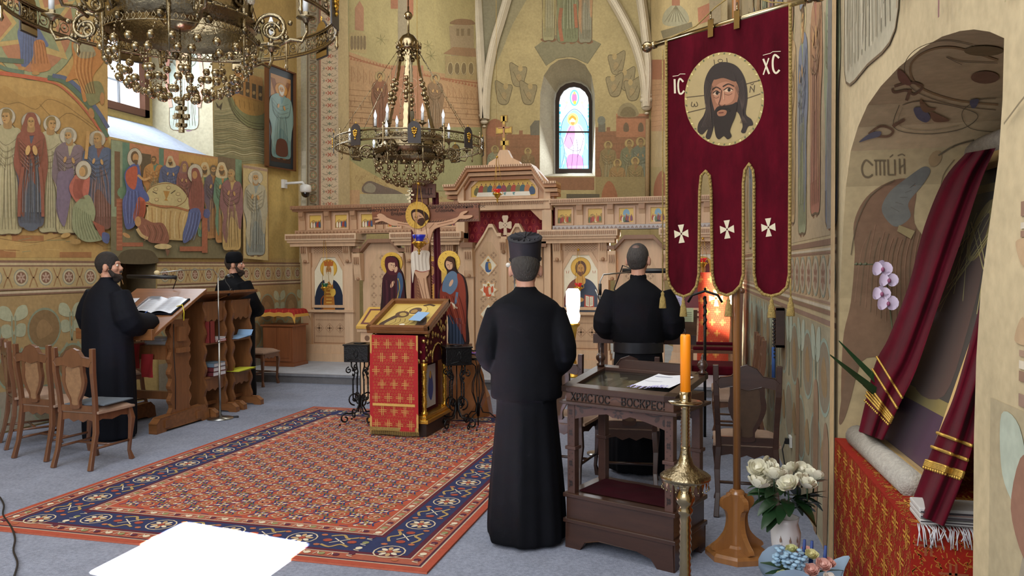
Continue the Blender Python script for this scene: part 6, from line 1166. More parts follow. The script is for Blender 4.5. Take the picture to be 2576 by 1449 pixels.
def pris(a0_, a1_, c0_, c1_, h0, h1): b.add([os_(a, c_, h) for h in (h0, h1) for a, c_ in ((a0_, c0_), (a1_, c0_), (a1_, c1_), (a0_, c1_))], [(3, 2, 1, 0), (4, 5, 6, 7), (0, 1, 5, 4), (1, 2, 6, 5), (2, 3, 7, 6), (3, 0, 4, 7)])
pris(-Wd, Wd, 0, Ln, 0, .03); pris(-Wd, -Wd+.045, 0, Ln, .03, .075); pris(Wd-.045, Wd, 0, Ln, .03, .075); pris(-Wd, Wd, 0, .045, .03, .075); pris(-Wd, Wd, Ln-.045, Ln, .03, .075); b.build('frame', OAKH, ti, bevel=.004)
b = M(); b.on(lambda a, c_, h=0: os_(a, c_, .032+h), .0006, 0); b.rect(-.275, .045, .275, .655, '#c9a855'); b.rect(-.24, .08, .24, .62, '#d3b768')
b.blob([(-.22, .1), (.2, .1), (.22, .25), (.12, .42), (.02, .5), (-.1, .44), (-.2, .28)], '#4c3a34'); b.blob([(-.18, .12), (.12, .1), (.1, .3), (-.02, .4), (-.12, .3)], '#b39a58'); b.ell(.02, .48, .12, .13, '#dcc070', 24); b.ring(.02, .48, .12, .13, .006, '#9c7c3a'); b.ell(.02, .47, .065, .08, '#5a4640', 16); b.ell(.01, .455, .035, .05, '#a8854e', 14); b.ell(-.09, .38, .07, .08, '#5e4636', 16, 40); b.ell(-.08, .375, .035, .05, '#b39a58', 14, 40)
for i in range(5): b.stroke([(-.14+i*.05, .14), (-.1+i*.05, .2), (-.12+i*.05, .28)], .006, '#6b5634')
b.stroke([(.06, .6), (.12, .63), (.18, .6)], .03, '#4c3a34'); b.ell(.0, .14, .03, .02, '#e4ddc8', 10); b.build('painting', PAINT, ti)
b = M(); b.add([os_(a, c_, h) for h in (.078, .081) for a, c_ in ((.07, .15), (.2, .13), (.23, .33), (.1, .35))], [(3, 2, 1, 0), (4, 5, 6, 7), (0, 1, 5, 4), (1, 2, 6, 5), (2, 3, 7, 6), (3, 0, 4, 7)]); o = b.build('folded_paper', mat('pale_blue_paper')); o.location += V((TX, TY, 1.0)); tag(o, 'light blue paper lying on the glass of the analogion icon', 'paper')
# runner
def brocade(b, g, x0, x1, y0, y1, L0=0, sx=.12, sy=.13, c1='#b8393a', c2='#c9985a'):
    nx, ny = max(2, int((x1-x0)/(sx/2))), int((y1-y0)/sy)
    for i in range(int((x1-x0)/.03)):
        for j in range(int((y1-y0)/.03)):
            b.ring(x0+.015+i*.03+(j % 2)*.012, y0+.015+j*.03, .009, .009, .0035, '#b06a3e', 5, L0)
    k = 0
    for j in range(ny+1):
        for i in range(int((x1-x0)/sx)+1):
            x = x0+sx*(i+.3+.5*(j % 2)); y = y0+sy*(j+.5)
            if x > x1-.03 or y > y1-.03: continue
            for o_ in (-.008, .008): b.rect(x+o_-.003, y-.045, x+o_+.003, y+.045, c2, L0+1); b.rect(x-.04, y+o_-.003, x+.04, y+o_+.003, c2, L0+1)
BRO = mat('red_gold_brocade', None, .6, noise=.12, nscale=10, fine=.1, spec=.15)
t = thing('brocade_runner', 'red brocade runner with gold crosses hanging down the front of the analogion', 'runner', (TX, TY-.36, 0)); b = M('#a82c30')
def rf(a, c_, h=0): return V((a-.02, -.012*math.sin(a*14+c_*3)-.03-.03*c_*.4-h, -c_))
b.sheet(lambda u, v: rf((u-.5)*.5, -1.0+.93*v), 16, 20); b.on(rf, .0006, .002); brocade(b, None, -.22, .22, -.98, -.1, 1); 
for x in (-.25, .23): b.rect(x, -1.0, x+.02, -.07, '#c39a5a', 4)
b.rect(-.22, -.34, .22, -.315, '#c9a25c', 4); b.build('cloth', BRO, t); b = M('#b99c5c'); b.on(rf, .001, .004); b.rect(-.25, -.11, .25, -.075, '#b99c5c', 1)
for i in range(50): x = -.25+i*.0102; b.stroke([(x, -.08), (x+.002, -.035)], .005, '#cbb27a' if i % 2 else '#9a7f48', False, layer=2)
b.build('fringe', GBRAID, t)
# wrought iron candle boxes
def scroll_stand(b, h, legs=4):
    for k in range(legs):
        a = 2*PI*k/legs+PI/4; ca, sa_ = math.cos(a), math.sin(a); P3 = lambda r, z: (r*ca, r*sa_, z)
        b.tube([P3(.1, h), P3(.1, h-.05), P3(.06, h-.12), P3(.085, h-.2), P3(.085, .28), P3(.05, .24)], .0085, 6); 
        for i in range(6): b.ball(P3(.085, .32+i*.05), .0105, 6, (1, 1, 1.6))
        s1 = spiral(.13, .06, .05, PI*.1, 1.2, -1); b.tube([P3(.03, .3), P3(.02, .2), P3(.06, .12), P3(.13, .115)]+[P3(r, z) for r, z in spiral(.175, .07, .055, PI*.6, 1.1, -1)], .009, 6); b.tube([P3(r, z) for r, z in spiral(.07, .27, .07, -PI/2, 1.3, 1)], .008, 6); b.tube([P3(r, z) for r, z in spiral(.13, h-.09, .035, PI/2, 1.2, -1)], .007, 6); b.ball(P3(.235, .012), .012, 6)
def candle_box(label, p, rz, rz2=0):
    t = thing('candle_box_stand', label, 'candle stand', (p.x, p.y, .013), rz, 'black wrought iron sand boxes for candles'); b = M(); b.bb(-.13, .13, -.13, .13, .66, .84); b.bb(-.14, .14, -.14, .14, .83, .845); b.build('sand_box', IRON, t, bevel=.004)
    b = M()
    for y, x in ((-.132, 0), (0, .132)):
        for s_ in (-1, 1): b.tube([(x+(s_*r if y else 0), y+(0 if y else s_*r), z) for r, z in ((0, .8), (.02, .76), (.02, .73), (0, .7), (.04, .69), (.09, .68))], .005, 5)
    b.build('box_ornament', IRON, t); b = M(); scroll_stand(b, .66); b.tube([(0, 0, .1), (0, 0, .66)], .006, 6); b.build('scrollwork_legs', IRON, t)
    b = M(); b.lathe([(.06, .845), (.07, .85), (.04, .855)], n=12); b.build('sand_dish', IRON, t); return t
candle_box('black iron sand box on scroll legs left of the red brocade runner', fl(908, 1068), rad(5)); candle_box('black iron sand box on scroll legs right of the gilded analogion', fl(1128, 1080)+V((.1, -.02, 0)), rad(30))
p = fl(1203, 1074); t = thing('round_iron_stand', 'slender black iron round tray stand behind the right sand box', 'stand', (p.x, p.y, .013)); b = M()
b.tube([(.17*math.cos(a), .17*math.sin(a), .76) for a in [2*PI*i/20 for i in range(20)]], .007, 5, closed=True); b.tube([(.15*math.cos(a), .15*math.sin(a), .7) for a in [2*PI*i/20 for i in range(20)]], .006, 5, closed=True); b.lathe([(.01, .69), (.16, .7), (.16, .705), (.01, .7)], n=16); b.build('tray_ring', IRON, t)
b = M()
for k in range(6):
    a = 2*PI*k/6; P3 = lambda r, z: (r*math.cos(a), r*math.sin(a), z); b.tube([P3(.15, .7), P3(.03, .62), P3(.02, .55), P3(.06, .45), P3(.065, .35), P3(.02, .22), P3(.01, .1)], .005, 5)
for k in range(3):
    a = 2*PI*k/3+.4; P3 = lambda r, z: (r*math.cos(a), r*math.sin(a), z); b.tube([P3(.01, .24), P3(.05, .14), P3(.12, .13), P3(.2, .06)]+[P3(r, z) for r, z in spiral(.24, .04, .035, PI, 1.1, 1)], .007, 5)
b.tube([(0, 0, 0), (0, 0, .3)], .007, 5); b.build('bent_legs', IRON, t)
b = M('#6a2c86'); b.sheet(lambda u, v: V(((u-.5)*.26, (v-.5)*.24, .012+.02*math.sin(u*7+1)*math.sin(v*6)+.01*math.sin(u*19))), 14, 14); o = b.build('purple_cloth', mat('purple_cloth', '#6a3a8c', .8)); o.location = (p.x, p.y, .735); tag(o, 'crumpled purple cloth on the round iron tray', 'cloth')
# tall gilt candlestick beyond the priest; emission on its top imitates sun glare
p = V((atY(1442, 900, 10.6).x, 10.6, ZS)); t = thing('tall_candlestick', 'tall gilt candlestick, white top glowing in place of sunlit cloth, beyond the hatted priest', 'candlestick', p); b = M(); b.lathe([(.12, 0), (.12, .03), (.05, .07), (.035, .12), (.05, .2), (.03, .26), (.04, .4), (.03, .5), (.045, .6), (.06, .68), (.1, .72), (.09, .74)], n=16); b.build('gilt_stem', GOLD, t); b = M(); b.lathe([(.06, .74), (.09, .78), (.1, .85), (.085, .9), (.1, 1.0), (.1, 1.18), (.07, 1.22)], n=14); b.build('glowing_white_top', mat('emissive_white_glare', '#fff3dc', .5, emit=3.5), t)
# ================= PEOPLE
def loft(b, rings, n=28, fn=None, smooth=True):
    vs = []; L = len(rings)
    for i, (cx, cy, z, rx, ry) in enumerate(rings):
        for k in range(n):
            a = 2*PI*k/n; q = fn(a, z) if fn else 1; vs.append((cx+rx*q*math.cos(a), cy+ry*q*math.sin(a), z))
    b.add(vs, [(i*n+k, i*n+(k+1) % n, (i+1)*n+(k+1) % n, (i+1)*n+k) for i in range(L-1) for k in range(n)]+[tuple(range(n))[::-1], tuple((L-1)*n+k for k in range(n))], smooth)
def smooth_rings(r, n=5): return cr(r, n, False)
HAIRM = {}
HSC = 1.07
def head_T(c, yaw, pitch=0): return Matrix.Translation(c) @ Matrix.Scale(HSC, 4) @ Matrix.Rotation(yaw, 4, 'Z') @ Matrix.Rotation(pitch, 4, 'X')
def person(label, loc, rz, H, robe_rings, sleeves, sleeve_r, hyaw, hair, cover=1., beard=None, hpitch=0, folds=(9, .05), cloth=BLACKC, bald=False, hands=None, feet_y=.1, foot_rz=0):
    s = H/1.78; robe_rings = [(a, b_, z+(.045 if z > 1.3 else .02 if z > 1.15 else -.04 if z < .2 else 0), c_, d_) for a, b_, z, c_, d_ in robe_rings]; sleeves = [[(p[0], p[1], p[2]+.045) for p in q] for q in sleeves]; t = thing('person', label, 'person', loc, rz); b = M(); hz = 1.655*s; hc = V((0, .02, hz))
    # body: feet, legs, trunk, arms, neck, head as one surface
    for e in (-1, 1):
        b.tube([(e*.1, -.02, .06), (e*.1, 0, .48*s), (e*.09, 0, .9*s)], [.045, .06, .085], 10); b.tube([(e*.1, -.07, .045), (e*.12, .05, .045), (e*.13, .15, .035)], [.04, .045, .035], 10)
    loft(b, smooth_rings([(0, 0, .82*s, .13, .1), (0, 0, 1.0*s, .14, .1), (0, 0, 1.25*s, .15, .1), (0, 0, 1.4*s, .15, .09), (0, 0, 1.47*s, .07, .06)]), 20)
    for sd, pts in zip((-1, 1), sleeves):
        b.tube([V(p) for p in pts], [.05, .042, .033][:len(pts)]+[.03]*(len(pts)-3), 10); d = (V(pts[-1])-V(pts[-2])).normalized(); w = V(pts[-1]); sidev = d.cross(V((0, 0, 1))).normalized()
        b.tube([w, w+d*.05, w+d*.09], [.03, .038, .034], 8)
        for k, (o_, L_) in enumerate(((-.028, .065), (-.01, .08), (.01, .076), (.027, .06))): q = w+d*.085+sidev*o_; b.tube([q, q+d*L_*.5+V((0, 0, -.008)), q+d*L_*.85+V((0, 0, -.03))], [.0095, .0085, .007], 6)
        q = w+d*.04-sidev*sd*.03; b.tube([q, q+d*.03-sidev*sd*.025, q+d*.06-sidev*sd*.02+V((0, 0, -.01))], [.011, .01, .008], 6)
    b.tube([(0, -.01, 1.42*s), (0, 0, hz-.07)], [.062, .056], 12)
    b.T = head_T(hc, hyaw, hpitch)
    b.ball((0, -.012, .02), .1, 20, (.78, .98, 1.05)); b.ball((0, .035, -.045), .07, 16, (.82, .85, .95)); b.ball((0, .065, -.085), .03, 10, (1.1, .9, .9)); b.tube([(0, .08, .02), (0, .108, -.022), (0, .1, -.03)], [.011, .016, .012], 8); b.ball((0, .075, .035), .045, 12, (1.1, .5, .35))
    for e in (-1, 1): b.ball((e*.086, -.008, -.012), .031, 10, (.4, .75, 1.15)); b.tube([(e*.02, .088, -.058), (e*.0, .094, -.057)], .009, 6); b.ball((e*.04, .06, -.02), .03, 8)
    b.T = None; b.build('body', SKIN, t, remesh=.0075, smooth_it=3)
    b = M(); b.T = head_T(hc, hyaw, hpitch)
    for e in (-1, 1): b.ball((e*.032, .079, .012), .0115, 10)
    b.m = 1
    for e in (-1, 1): b.ball((e*.032, .0865, .012), .0052, 8)
    b.build('eyes', [mat('eye_white', '#d8d2c8', .3), mat('eye_dark', '#2a1c14', .2)], t)
    hm = mat('hair_'+hair.strip('#'), hair, .75, noise=.45, nscale=70, stretch=(1, 1, .35), bump=.8, bscale=160)
    b = M(); b.T = head_T(hc, hyaw, hpitch)
    if not bald: b.ball((0, -.018, .034), .107, 24, (.775, .97, 1.0)); b.ball((0, -.045, .005), .08, 16, (.92, .8, 1.0))
    else:
        n = 20; b.ball((0, -.03, .02), .1, 24, (.8, .9, .9)); b.ball((0, -.04, .0), .084, 16, (.92, .8, 1.0)); b.ball((0, -.01, .036), .1, 24, (.79, .93, .92))
    for e in (-1, 1): b.ball((e*.066, .03, .0), .018, 8, (.5, .9, 1.6))
    b.build('hair', hm, t, remesh=.006, smooth_it=2)
    if bald:
        b = M(); b.T = head_T(hc, hyaw, hpitch); b.ball((0, -.052, .082), .042, 18, (.95, .9, .7)); b.build('bald_crown', mat('thin_hair_scalp', '#6e544a', .5, noise=.3, nscale=60), t, smooth_it=1)
    if beard:
        b = M(); b.T = head_T(hc, hyaw, hpitch); b.ball((0, .062, -.1), .045, 14, (1.15, .8, 1.15)); b.tube([(-.074, .02, -.03), (-.062, .05, -.075), (0, .088, -.1), (.062, .05, -.075), (.074, .02, -.03)], [.014, .024, .03, .024, .014], 8); b.tube([(-.03, .1, -.05), (0, .108, -.045), (.03, .1, -.05)], .009, 6)
        b.build('beard', mat('hair_'+beard.strip('#'), beard, .8, noise=.4, nscale=80, bump=.8, bscale=160), t, remesh=.006, smooth_it=1)
    b = M(); nf, am = folds
    def fn(a, z):
        k = max(0, min(1, (1.15*s-z)/(1.0*s))); return 1+am*k*(math.sin(a*nf+z*1.1)+.5*math.sin(a*(nf*2+1)+2))
    loft(b, smooth_rings(robe_rings, 4), 96, fn)
    for sd, pts, rr_ in zip((-1, 1), sleeves, (sleeve_r, sleeve_r)):
        P_ = [V(p) for p in pts]; P_[0] = P_[0]+V((0, 0, 0)); P_.append(P_[-1]+(P_[-1]-P_[-2]).normalized()*.01); b.tube([tuple(q) for q in cr([tuple(p) for p in P_], 5, False)], cr([(r_,) for r_ in rr_+[rr_[-1]]], 5, False) and [q[0] for q in cr([(r_,) for r_ in rr_+[rr_[-1]]], 5, False)], 18)
    b.build('cassock', cloth, t, remesh=.011, smooth_it=3)
    b = M()
    b.tube([(.058*math.cos(a), .0+.055*math.sin(a), 1.515*s) for a in [2*PI*i/20 for i in range(20)]], .014, 8, closed=True, sq=(2.0, .6)); b.build('collar', cloth, t)
    for e in (-1, 1):
        b = M(); b.T = Matrix.Rotation(foot_rz, 4, 'Z'); loft(b, [(e*.11, .03, 0, .05, .14), (e*.11, .03, .03, .055, .145), (e*.11, .03, .06, .05, .12), (e*.11, 0, .1, .045, .07)], 16); b.build('shoe', SHOE, t, smooth_it=1)
    return t, hc
# priest in the middle
loc = fl(1325, 1358); s = 1.75/1.78
pr_t, hc = person('priest in a black cassock and tall flat topped hat beside the dark display desk', (loc.x, loc.y, 0), rad(10), 1.76,
    [(0, 0, .06, .2, .19), (0, 0, .08, .235, .21), (0, 0, .3, .225, .2), (0, 0, .6, .2, .17), (0, 0, .86, .18, .15), (0, 0, .875, .215, .175), (0, 0, 1.1, .21, .155), (0, 0, 1.28, .218, .14), (0, -.01, 1.37, .205, .125), (0, -.01, 1.42, .15, .1), (0, -.01, 1.46, .08, .072), (0, 0, 1.49, .062, .058)],
    [[(-.165, 0, 1.34), (-.225, -.03, 1.08), (-.1, .2, .95)], [(.165, 0, 1.34), (.23, -.03, 1.08), (.1, .2, .93)]], [.075, .075, .058], 0, '#3b3733', folds=(7, .05), hpitch=rad(4))
b = M(); b.T = head_T(hc+V((0, -.014, .055)), 0, rad(20)); b.lathe([(.084, 0), (.086, .01), (.09, .08), (.094, .128), (.094, .134), (.09, .137), (.001, .13)], n=36)
for k in range(16):
    a = 2*PI*k/16; b.add([(.012*math.cos(a), .012*math.sin(a), .136), (.08*math.cos(a-.07), .08*math.sin(a-.07), .136), (.084*math.cos(a), .084*math.sin(a), .146), (.08*math.cos(a+.07), .08*math.sin(a+.07), .136)], [(0, 1, 2), (0, 2, 3)])
b.tube([(.094*math.cos(a), .094*math.sin(a), .13) for a in [2*PI*i/36 for i in range(36)]], .004, 6, closed=True); b.tube([(.089*math.cos(a), .089*math.sin(a), .006) for a in [2*PI*i/36 for i in range(36)]], .003, 6, closed=True); b.ball((0, 0, .138), .008, 8)
b.build('hat', mat('plum_black_hat', '#17161f', .7, noise=.1), pr_t)
# bearded reader on the left
loc = fl(278, 1102)
person('bearded man in a wide black robe standing at the tall reading lectern, head turned right', (loc.x, loc.y, 0), rad(-14), 1.8,
    [(0, 0, .07, .22, .2), (0, 0, .09, .25, .23), (0, 0, .5, .255, .225), (0, -.01, .9, .26, .21), (0, -.02, 1.2, .25, .19), (0, -.02, 1.36, .2, .15), (0, -.015, 1.45, .12, .1), (0, -.01, 1.5, .068, .066), (0, 0, 1.53, .062, .06)],
    [[(-.17, 0, 1.38), (-.27, 0, 1.1), (-.16, .3, 1.03)], [(.17, 0, 1.38), (.25, .04, 1.1), (.12, .36, 1.06)]], [.1, .13, .1], rad(-52), '#221c1a', beard='#2a211c', folds=(6, .05), cloth=BLACKC2, foot_rz=rad(-40))
# monk with cap
mk, hc = person('monk in a black robe and round black cap behind the wavy shelf lecterns', (-5.98, 8.78, 0), rad(-18), 1.83,
    [(0, 0, .05, .24, .22), (0, 0, .07, .28, .25), (0, 0, .5, .27, .23), (0, 0, .9, .29, .23), (0, -.01, 1.2, .285, .2), (0, -.01, 1.38, .24, .16), (0, -.01, 1.47, .12, .1), (0, 0, 1.52, .068, .066), (0, 0, 1.55, .062, .06)],
    [[(-.17, 0, 1.42), (-.26, .05, 1.15), (-.1, .27, 1.08)], [(.18, 0, 1.42), (.27, .05, 1.14), (.12, .27, 1.06)]], [.1, .12, .09], rad(-48), '#3a2e28', beard='#3a2a22', folds=(6, .045))
b = M(); b.T = head_T(hc+V((0, -.008, .0)), rad(-48), rad(2)); b.lathe([(.096, .02), (.1, .035), (.1, .09), (.088, .13), (.06, .152), (.001, .158)], n=28, fn=lambda a, z: 1.0); b.build('cap', BLACKC, mk)
# chanter on the right
loc = fl(1606, 1185)
rm, hc = person('grey haired balding man in a belted black cassock standing at the right hand reading desk', (loc.x, loc.y, 0), rad(3), 1.83,
    [(0, 0, .07, .2, .18), (0, 0, .09, .235, .2), (0, 0, .4, .23, .19), (0, 0, .8, .2, .165), (0, 0, .98, .185, .15), (0, 0, 1.02, .19, .15), (0, 0, 1.06, .205, .165), (0, -.01, 1.2, .22, .165), (0, -.02, 1.36, .215, .15), (0, -.02, 1.44, .15, .11), (0, -.01, 1.5, .068, .066), (0, 0, 1.53, .062, .06)],
    [[(-.19, 0, 1.4), (-.265, -.0, 1.13), (-.14, .28, 1.08)], [(.19, 0, 1.4), (.27, -.0, 1.13), (.14, .28, 1.08)]], [.085, .1, .075], rad(-12), '#3d3936', folds=(8, .05), bald=True)
b = M(); b.sheet(lambda u, v: V((.196*math.cos(2*PI*u), .161*math.sin(2*PI*u), .965+.085*v)), 48, 2, closeu=True); b.sheet(lambda u, v: V((.2*math.cos(2*PI*u), .165*math.sin(2*PI*u), .965+.085*v)), 48, 2, closeu=True); b.build('wide_belt', mat('black_satin_belt', '#14161d', .35), rm)
# ================= RIGHT SIDE: display desk, candle, banner, niche
pe = fl(1425, 1375); qe = fl(1690, 1440); ra = math.atan2(qe.y-pe.y, qe.x-pe.x); ex = V((math.cos(ra), math.sin(ra), 0)); ey = V((-ex.y, ex.x, 0))
W_, D_ = .68, .42; c0 = pe+ex*(W_/2)+ey*(D_/2); DC = '#4a3028'
t = thing('display_desk', 'dark carved glass topped desk lettered on its front rail, right of the hatted priest', 'display desk', (c0.x, c0.y, 0), ra)
hw, hd = W_/2, D_/2
for x in (-hw+.03, hw-.03):
    for y in (-hd+.03, hd-.03):
        b = M(DC); b.bb(x-.025, x+.025, y-.025, y+.025, .3, .87); b.bb(x-.035, x+.035, y-.035, y+.035, .58, .6)
        if y < 0:
            b.on(lambda a, c_, h=0: V((a, y-.025-h, -c_)))
            for z in (.38, .5, .68, .8):
                for k in range(4): b.ell(x+.008*math.cos(k*PI/2+.78), -z+.012*math.sin(k*PI/2+.78), .006, .009, '#1c100c', 6)
            for i in range(26): b.ell(x+(.01 if i % 2 else -.01), -.36-.018*i, .004, .005, '#2a1a12', 5)
        b.build('leg_post', WALNC, t, bevel=.003)
b = M(); b.bb(-hw, hw, -hd, hd, .1, .3); b.bb(-hw-.015, hw+.015, -hd-.015, hd+.015, .15, .175); b.bb(-hw-.015, hw+.015, -hd-.015, hd+.015, .3, .325)
for y in (-hd-.005, hd-.02): b.xz([(-hw, 0), (-hw, .15), (hw, .15), (hw, 0), (hw-.09, 0), (hw-.13, .05), (hw-.22, .075), (-hw+.22, .075), (-hw+.13, .05), (-hw+.09, 0)], y, .025)
for x in (-hw-.005, hw-.02): b.yz([(-hd, 0), (-hd, .15), (hd, .15), (hd, 0), (hd-.06, 0), (hd-.1, .05), (-hd+.1, .05), (-hd+.06, 0)], x, .025)
b.build('base_box', WALN, t, bevel=.004)
b = M(); b.sheet(lambda u, v: V(((u-.5)*(W_-.1), (v-.5)*(D_-.1), .33+.005*math.sin(u*20)*math.sin(v*9))), 20, 12); b.build('velvet_lining', VELVETD, t)
b = M(DC); ap = [(-hw+.05, .86), (-hw+.05, .76)]+[(-hw+.05+(W_-.1)*k/16, .76+.055*math.sin(PI*k/16)+(0 if k not in (7, 8, 9) else -.02)) for k in range(1, 16)]+[(hw-.05, .76), (hw-.05, .86)]
for y in (-hd+.01, hd-.03): b.xz(ap, y, .02)
b.on(lambda a, c_, h=0: V((a, -hd+.01-h, -c_)))
for k in range(8): a = k*PI/4; b.ell(.022*math.cos(a), -.825+.022*math.sin(a), .013, .006, '#1c100c', 8, math.degrees(a))
for e in (-1, 1):
    b.stroke([(e*.27, -.84), (e*.22, -.83), (e*.17, -.84)], .008, '#1c100c'); b.ell(e*.24, -.815, .012, .02, '#2a1a12', 8, e*40); b.ell(e*.08, -.84, .014, .006, '#1c100c', 8, e*20); b.ell(e*.28, -.8, .01, .02, '#1c100c', 8)
b.build('arched_apron', WALNC, t)
b = M('#55382c'); b.bb(-hw, hw, -hd, hd, .865, .925); b.color('#38241c'); b.bb(-hw-.03, hw+.03, -hd-.03, hd+.03, .85, .868)
b.on(lambda a, c_, h=0: V((a, -hd-h, -c_))); b.stroke([(-.04, -.895), (-.01, -.905), (.02, -.89), (.05, -.9)], .006, '#38241c'); b.build('lettered_rail', WALNC, t, bevel=.003)
for s_, x in (('ХРИСТОС', -.175), ('ВОСКРЕС!', .158)):
    o = text(s_, 'carved_lettering', None, 0, 0, .062, mat('black_letters', '#120a08', .5), t, .004); o.matrix_local = Matrix.Translation((x, -hd-.004, .873)) @ RX @ Matrix.Diagonal((.86, 1, 1, 1))
zf, zb = .93, 1.01
def dsl(x, v, h=0): return V((x, -hd-.02+(D_+.03)*v, zf+(zb-zf)*v+h))
def dpr(b, x0, x1, v0, v1, h0, h1): b.add([dsl(x, v, h) for h in (h0, h1) for x, v in ((x0, v0), (x1, v0), (x1, v1), (x0, v1))], [(3, 2, 1, 0), (4, 5, 6, 7), (0, 1, 5, 4), (1, 2, 6, 5), (2, 3, 7, 6), (3, 0, 4, 7)])
b = M(); X0, X1 = -hw-.02, hw+.02; dpr(b, X0, X1, 0, .14, -.01, .025); dpr(b, X0, X1, .88, 1, -.01, .025); dpr(b, X0, X0+.07, 0, 1, -.01, .025); dpr(b, X1-.07, X1, 0, 1, -.01, .025); b.build('glazed_frame', WALN, t, bevel=.003)
b = M('#4a4438'); dpr(b, X0+.06, X1-.06, .1, .9, -.02, -.012); b.on(lambda a, c_, h=0: dsl(a, c_, -.011+h))
for i in range(6): b.ell(-.2+.08*i, .4+.1*(i % 2), .03, .16, '#6a6456', 12); b.ell(-.2+.08*i, .62+.1*(i % 2), .025, .06, '#8a8470', 10)
b.build('relic_tray', MATTE, t); b = M(); dpr(b, X0+.06, X1-.06, .1, .9, .005, .009); b.build('glass_top', mat('desk_glass', '#20221e', .05, trans=.0, alpha=.35, spec=.8, coat=1.), t)
b = M(); b.xz([(-.2, 1.02), (-.2, 1.06), (-.17, 1.075), (.2, 1.075), (.24, 1.06), (.24, 1.035), (.21, 1.02)], hd-.03, .03); b.build('back_ledge', WALN, t, bevel=.003)
for x in (-hw+.01, hw-.0): b = M(); b.lathe([(.022, 0), (.026, .012), (.012, .02), (.028, .04), (.03, .055), (.02, .075), (.008, .085), (.01, .092), (.002, .115)], (x, hd-.03, 1.03), 16); b.build('finial', WALN, t)
tw = thing('small_towel', 'white embroidered towel with purple fringe lying on the desk glass', 'towel', c0+ex*.16+V((0, 0, .94)), ra)
b = M('#d8dae0'); ts = lambda a, c_, h=0: dsl(.16+a+.25*c_*.4, .25+c_, .03+h+.004*math.sin(a*30))-V((.16, 0, .94)); b.sheet(lambda u, v: ts((u-.5)*.22, .5*v), 10, 8); b.on(ts, .0006, .001); b.stroke([(-.1, .4), (.1, .4)], .012, '#8c8fa8', False); b.stroke([(-.1, .2), (.1, .2)], .008, '#a8aabc', False); b.build('cloth', MATTE, tw); b = M('#b8b4dc'); b.on(ts, .001, .001)
for i in range(26): x = -.11+i*.0088; b.stroke([(x, .0), (x+RN.uniform(-.01, .01), -.05), (x+RN.uniform(-.01, .01), -.1)], .005, '#c4c0e4' if i % 2 else '#9a94cc')
b.build('fringe', MATTE, tw)
# brass floor candlestick
p = atD(1724, 1205, 3.0); t = thing('floor_candlestick', 'tall brass floor candlestick in the foreground before the display desk', 'candlestick', (p.x, p.y, 0)); b = M()
b.lathe([(.15, 0), (.15, .02), (.1, .04), (.06, .08), (.03, .11), (.024, .14)], n=24); b.build('base', BRASSD, t)
b = M(); pr = [(.024, .14)]+[q for k in range(22) for q in ((.0205, .15+k*.0245), (.0245, .162+k*.0245))]+[(.02, .69), (.027, .7), (.03, .715), (.022, .725), (.036, .745), (.037, .765), (.026, .785), (.022, .795), (.03, .81)]; b.lathe(pr, n=20); b.build('ringed_shaft', BRASS, t)
b = M(); b.lathe([(.03, .808), (.06, .815), (.09, .83), (.096, .836), (.096, .846), (.085, .855), (.055, .87), (.032, .89), (.022, .92), (.018, .95), (.018, .96)], n=32)
for k in range(26): a = 2*PI*k/26; b.add([(.09*math.cos(a-.1), .09*math.sin(a-.1), .832), (.09*math.cos(a+.1), .09*math.sin(a+.1), .832), (.088*math.cos(a), .088*math.sin(a), .8)], [(0, 1, 2)]); b.ball((.089*math.cos(a), .089*math.sin(a), .8), .004, 6)
b.build('drip_bell', BRASSD, t); b = M(); pr = [q for k in range(11) for q in ((.0155, .955+k*.0145), (.019, .962+k*.0145))]; b.lathe(pr+[(.017, 1.12)], n=18); b.lathe([(.018, 1.12), (.062, 1.124), (.066, 1.13), (.062, 1.132), (.024, 1.13), (.022, 1.14), (.023, 1.17), (.019, 1.17)], n=28); b.build('drip_plate', BRASS, t)
k_ = thing('candle', 'orange wax candle standing in the foreground brass candlestick', 'candle', (p.x, p.y, 1.165)); b = M(); b.lathe([(.0195, 0), (.0195, .215), (.017, .224), (.006, .222), (.001, .22)], n=20); b.build('wax', WAX, k_); b = M(); b.tube([(0, 0, .22), (.001, 0, .232), (-.004, 0, .245)], .0018, 5); b.build('wick', BPLAS, k_)
# processional banner
Lp, Rp = atD(1678, 105, 4.65), atD(1991, 10, 4.05); gB = vpl(Lp, Rp); nB = (gB(1700, 300, .1)-gB(1700, 300, 0))*10
bn = thing('church_banner', 'crimson velvet church banner with a painted face medallion and three rounded tails', 'banner', (.118, 4.576, 0))
OB = [(1676, 102), (1750, 78), (1860, 42), (1988, 9), (1988, 300), (1986, 690), (1980, 722), (1962, 739), (1940, 745), (1920, 740), (1903, 722), (1897, 690), (1897, 460), (1894, 428), (1884, 412), (1874, 428), (1870, 460), (1870, 690), (1863, 718), (1846, 736), (1828, 743), (1808, 736), (1797, 715), (1792, 690), (1789, 480), (1785, 442), (1775, 430), (1764, 442), (1760, 480), (1758, 690), (1752, 720), (1738, 739), (1720, 746), (1700, 738), (1685, 718), (1678, 690)]
b = M(); b.prism([gB(x, y) for x, y in OB], -nB*.012); b.build('velvet_cloth', mat('banner_velvet', '#480614', .9, noise=.5, nscale=3.5, stretch=(2.5, 2.5, .8), spec=.08, fine=.08), bn, world=True)
b = M(); edge = OB[3:]+[OB[0]]; b.tube([gB(x, y, .006) for x, y in edge], .009, 6); L_ = 0
for i in range(len(edge)-1):
    A, B_ = gB(*edge[i], .012), gB(*edge[i+1], .012); n = max(1, int((B_-A).length/.018))
    for k in range(n): q = A+(B_-A)*(k+.5)/n; b.ball(q, .0095 if k % 2 else .007, 5)
b.build('gold_braid', GBRAID, bn, world=True)
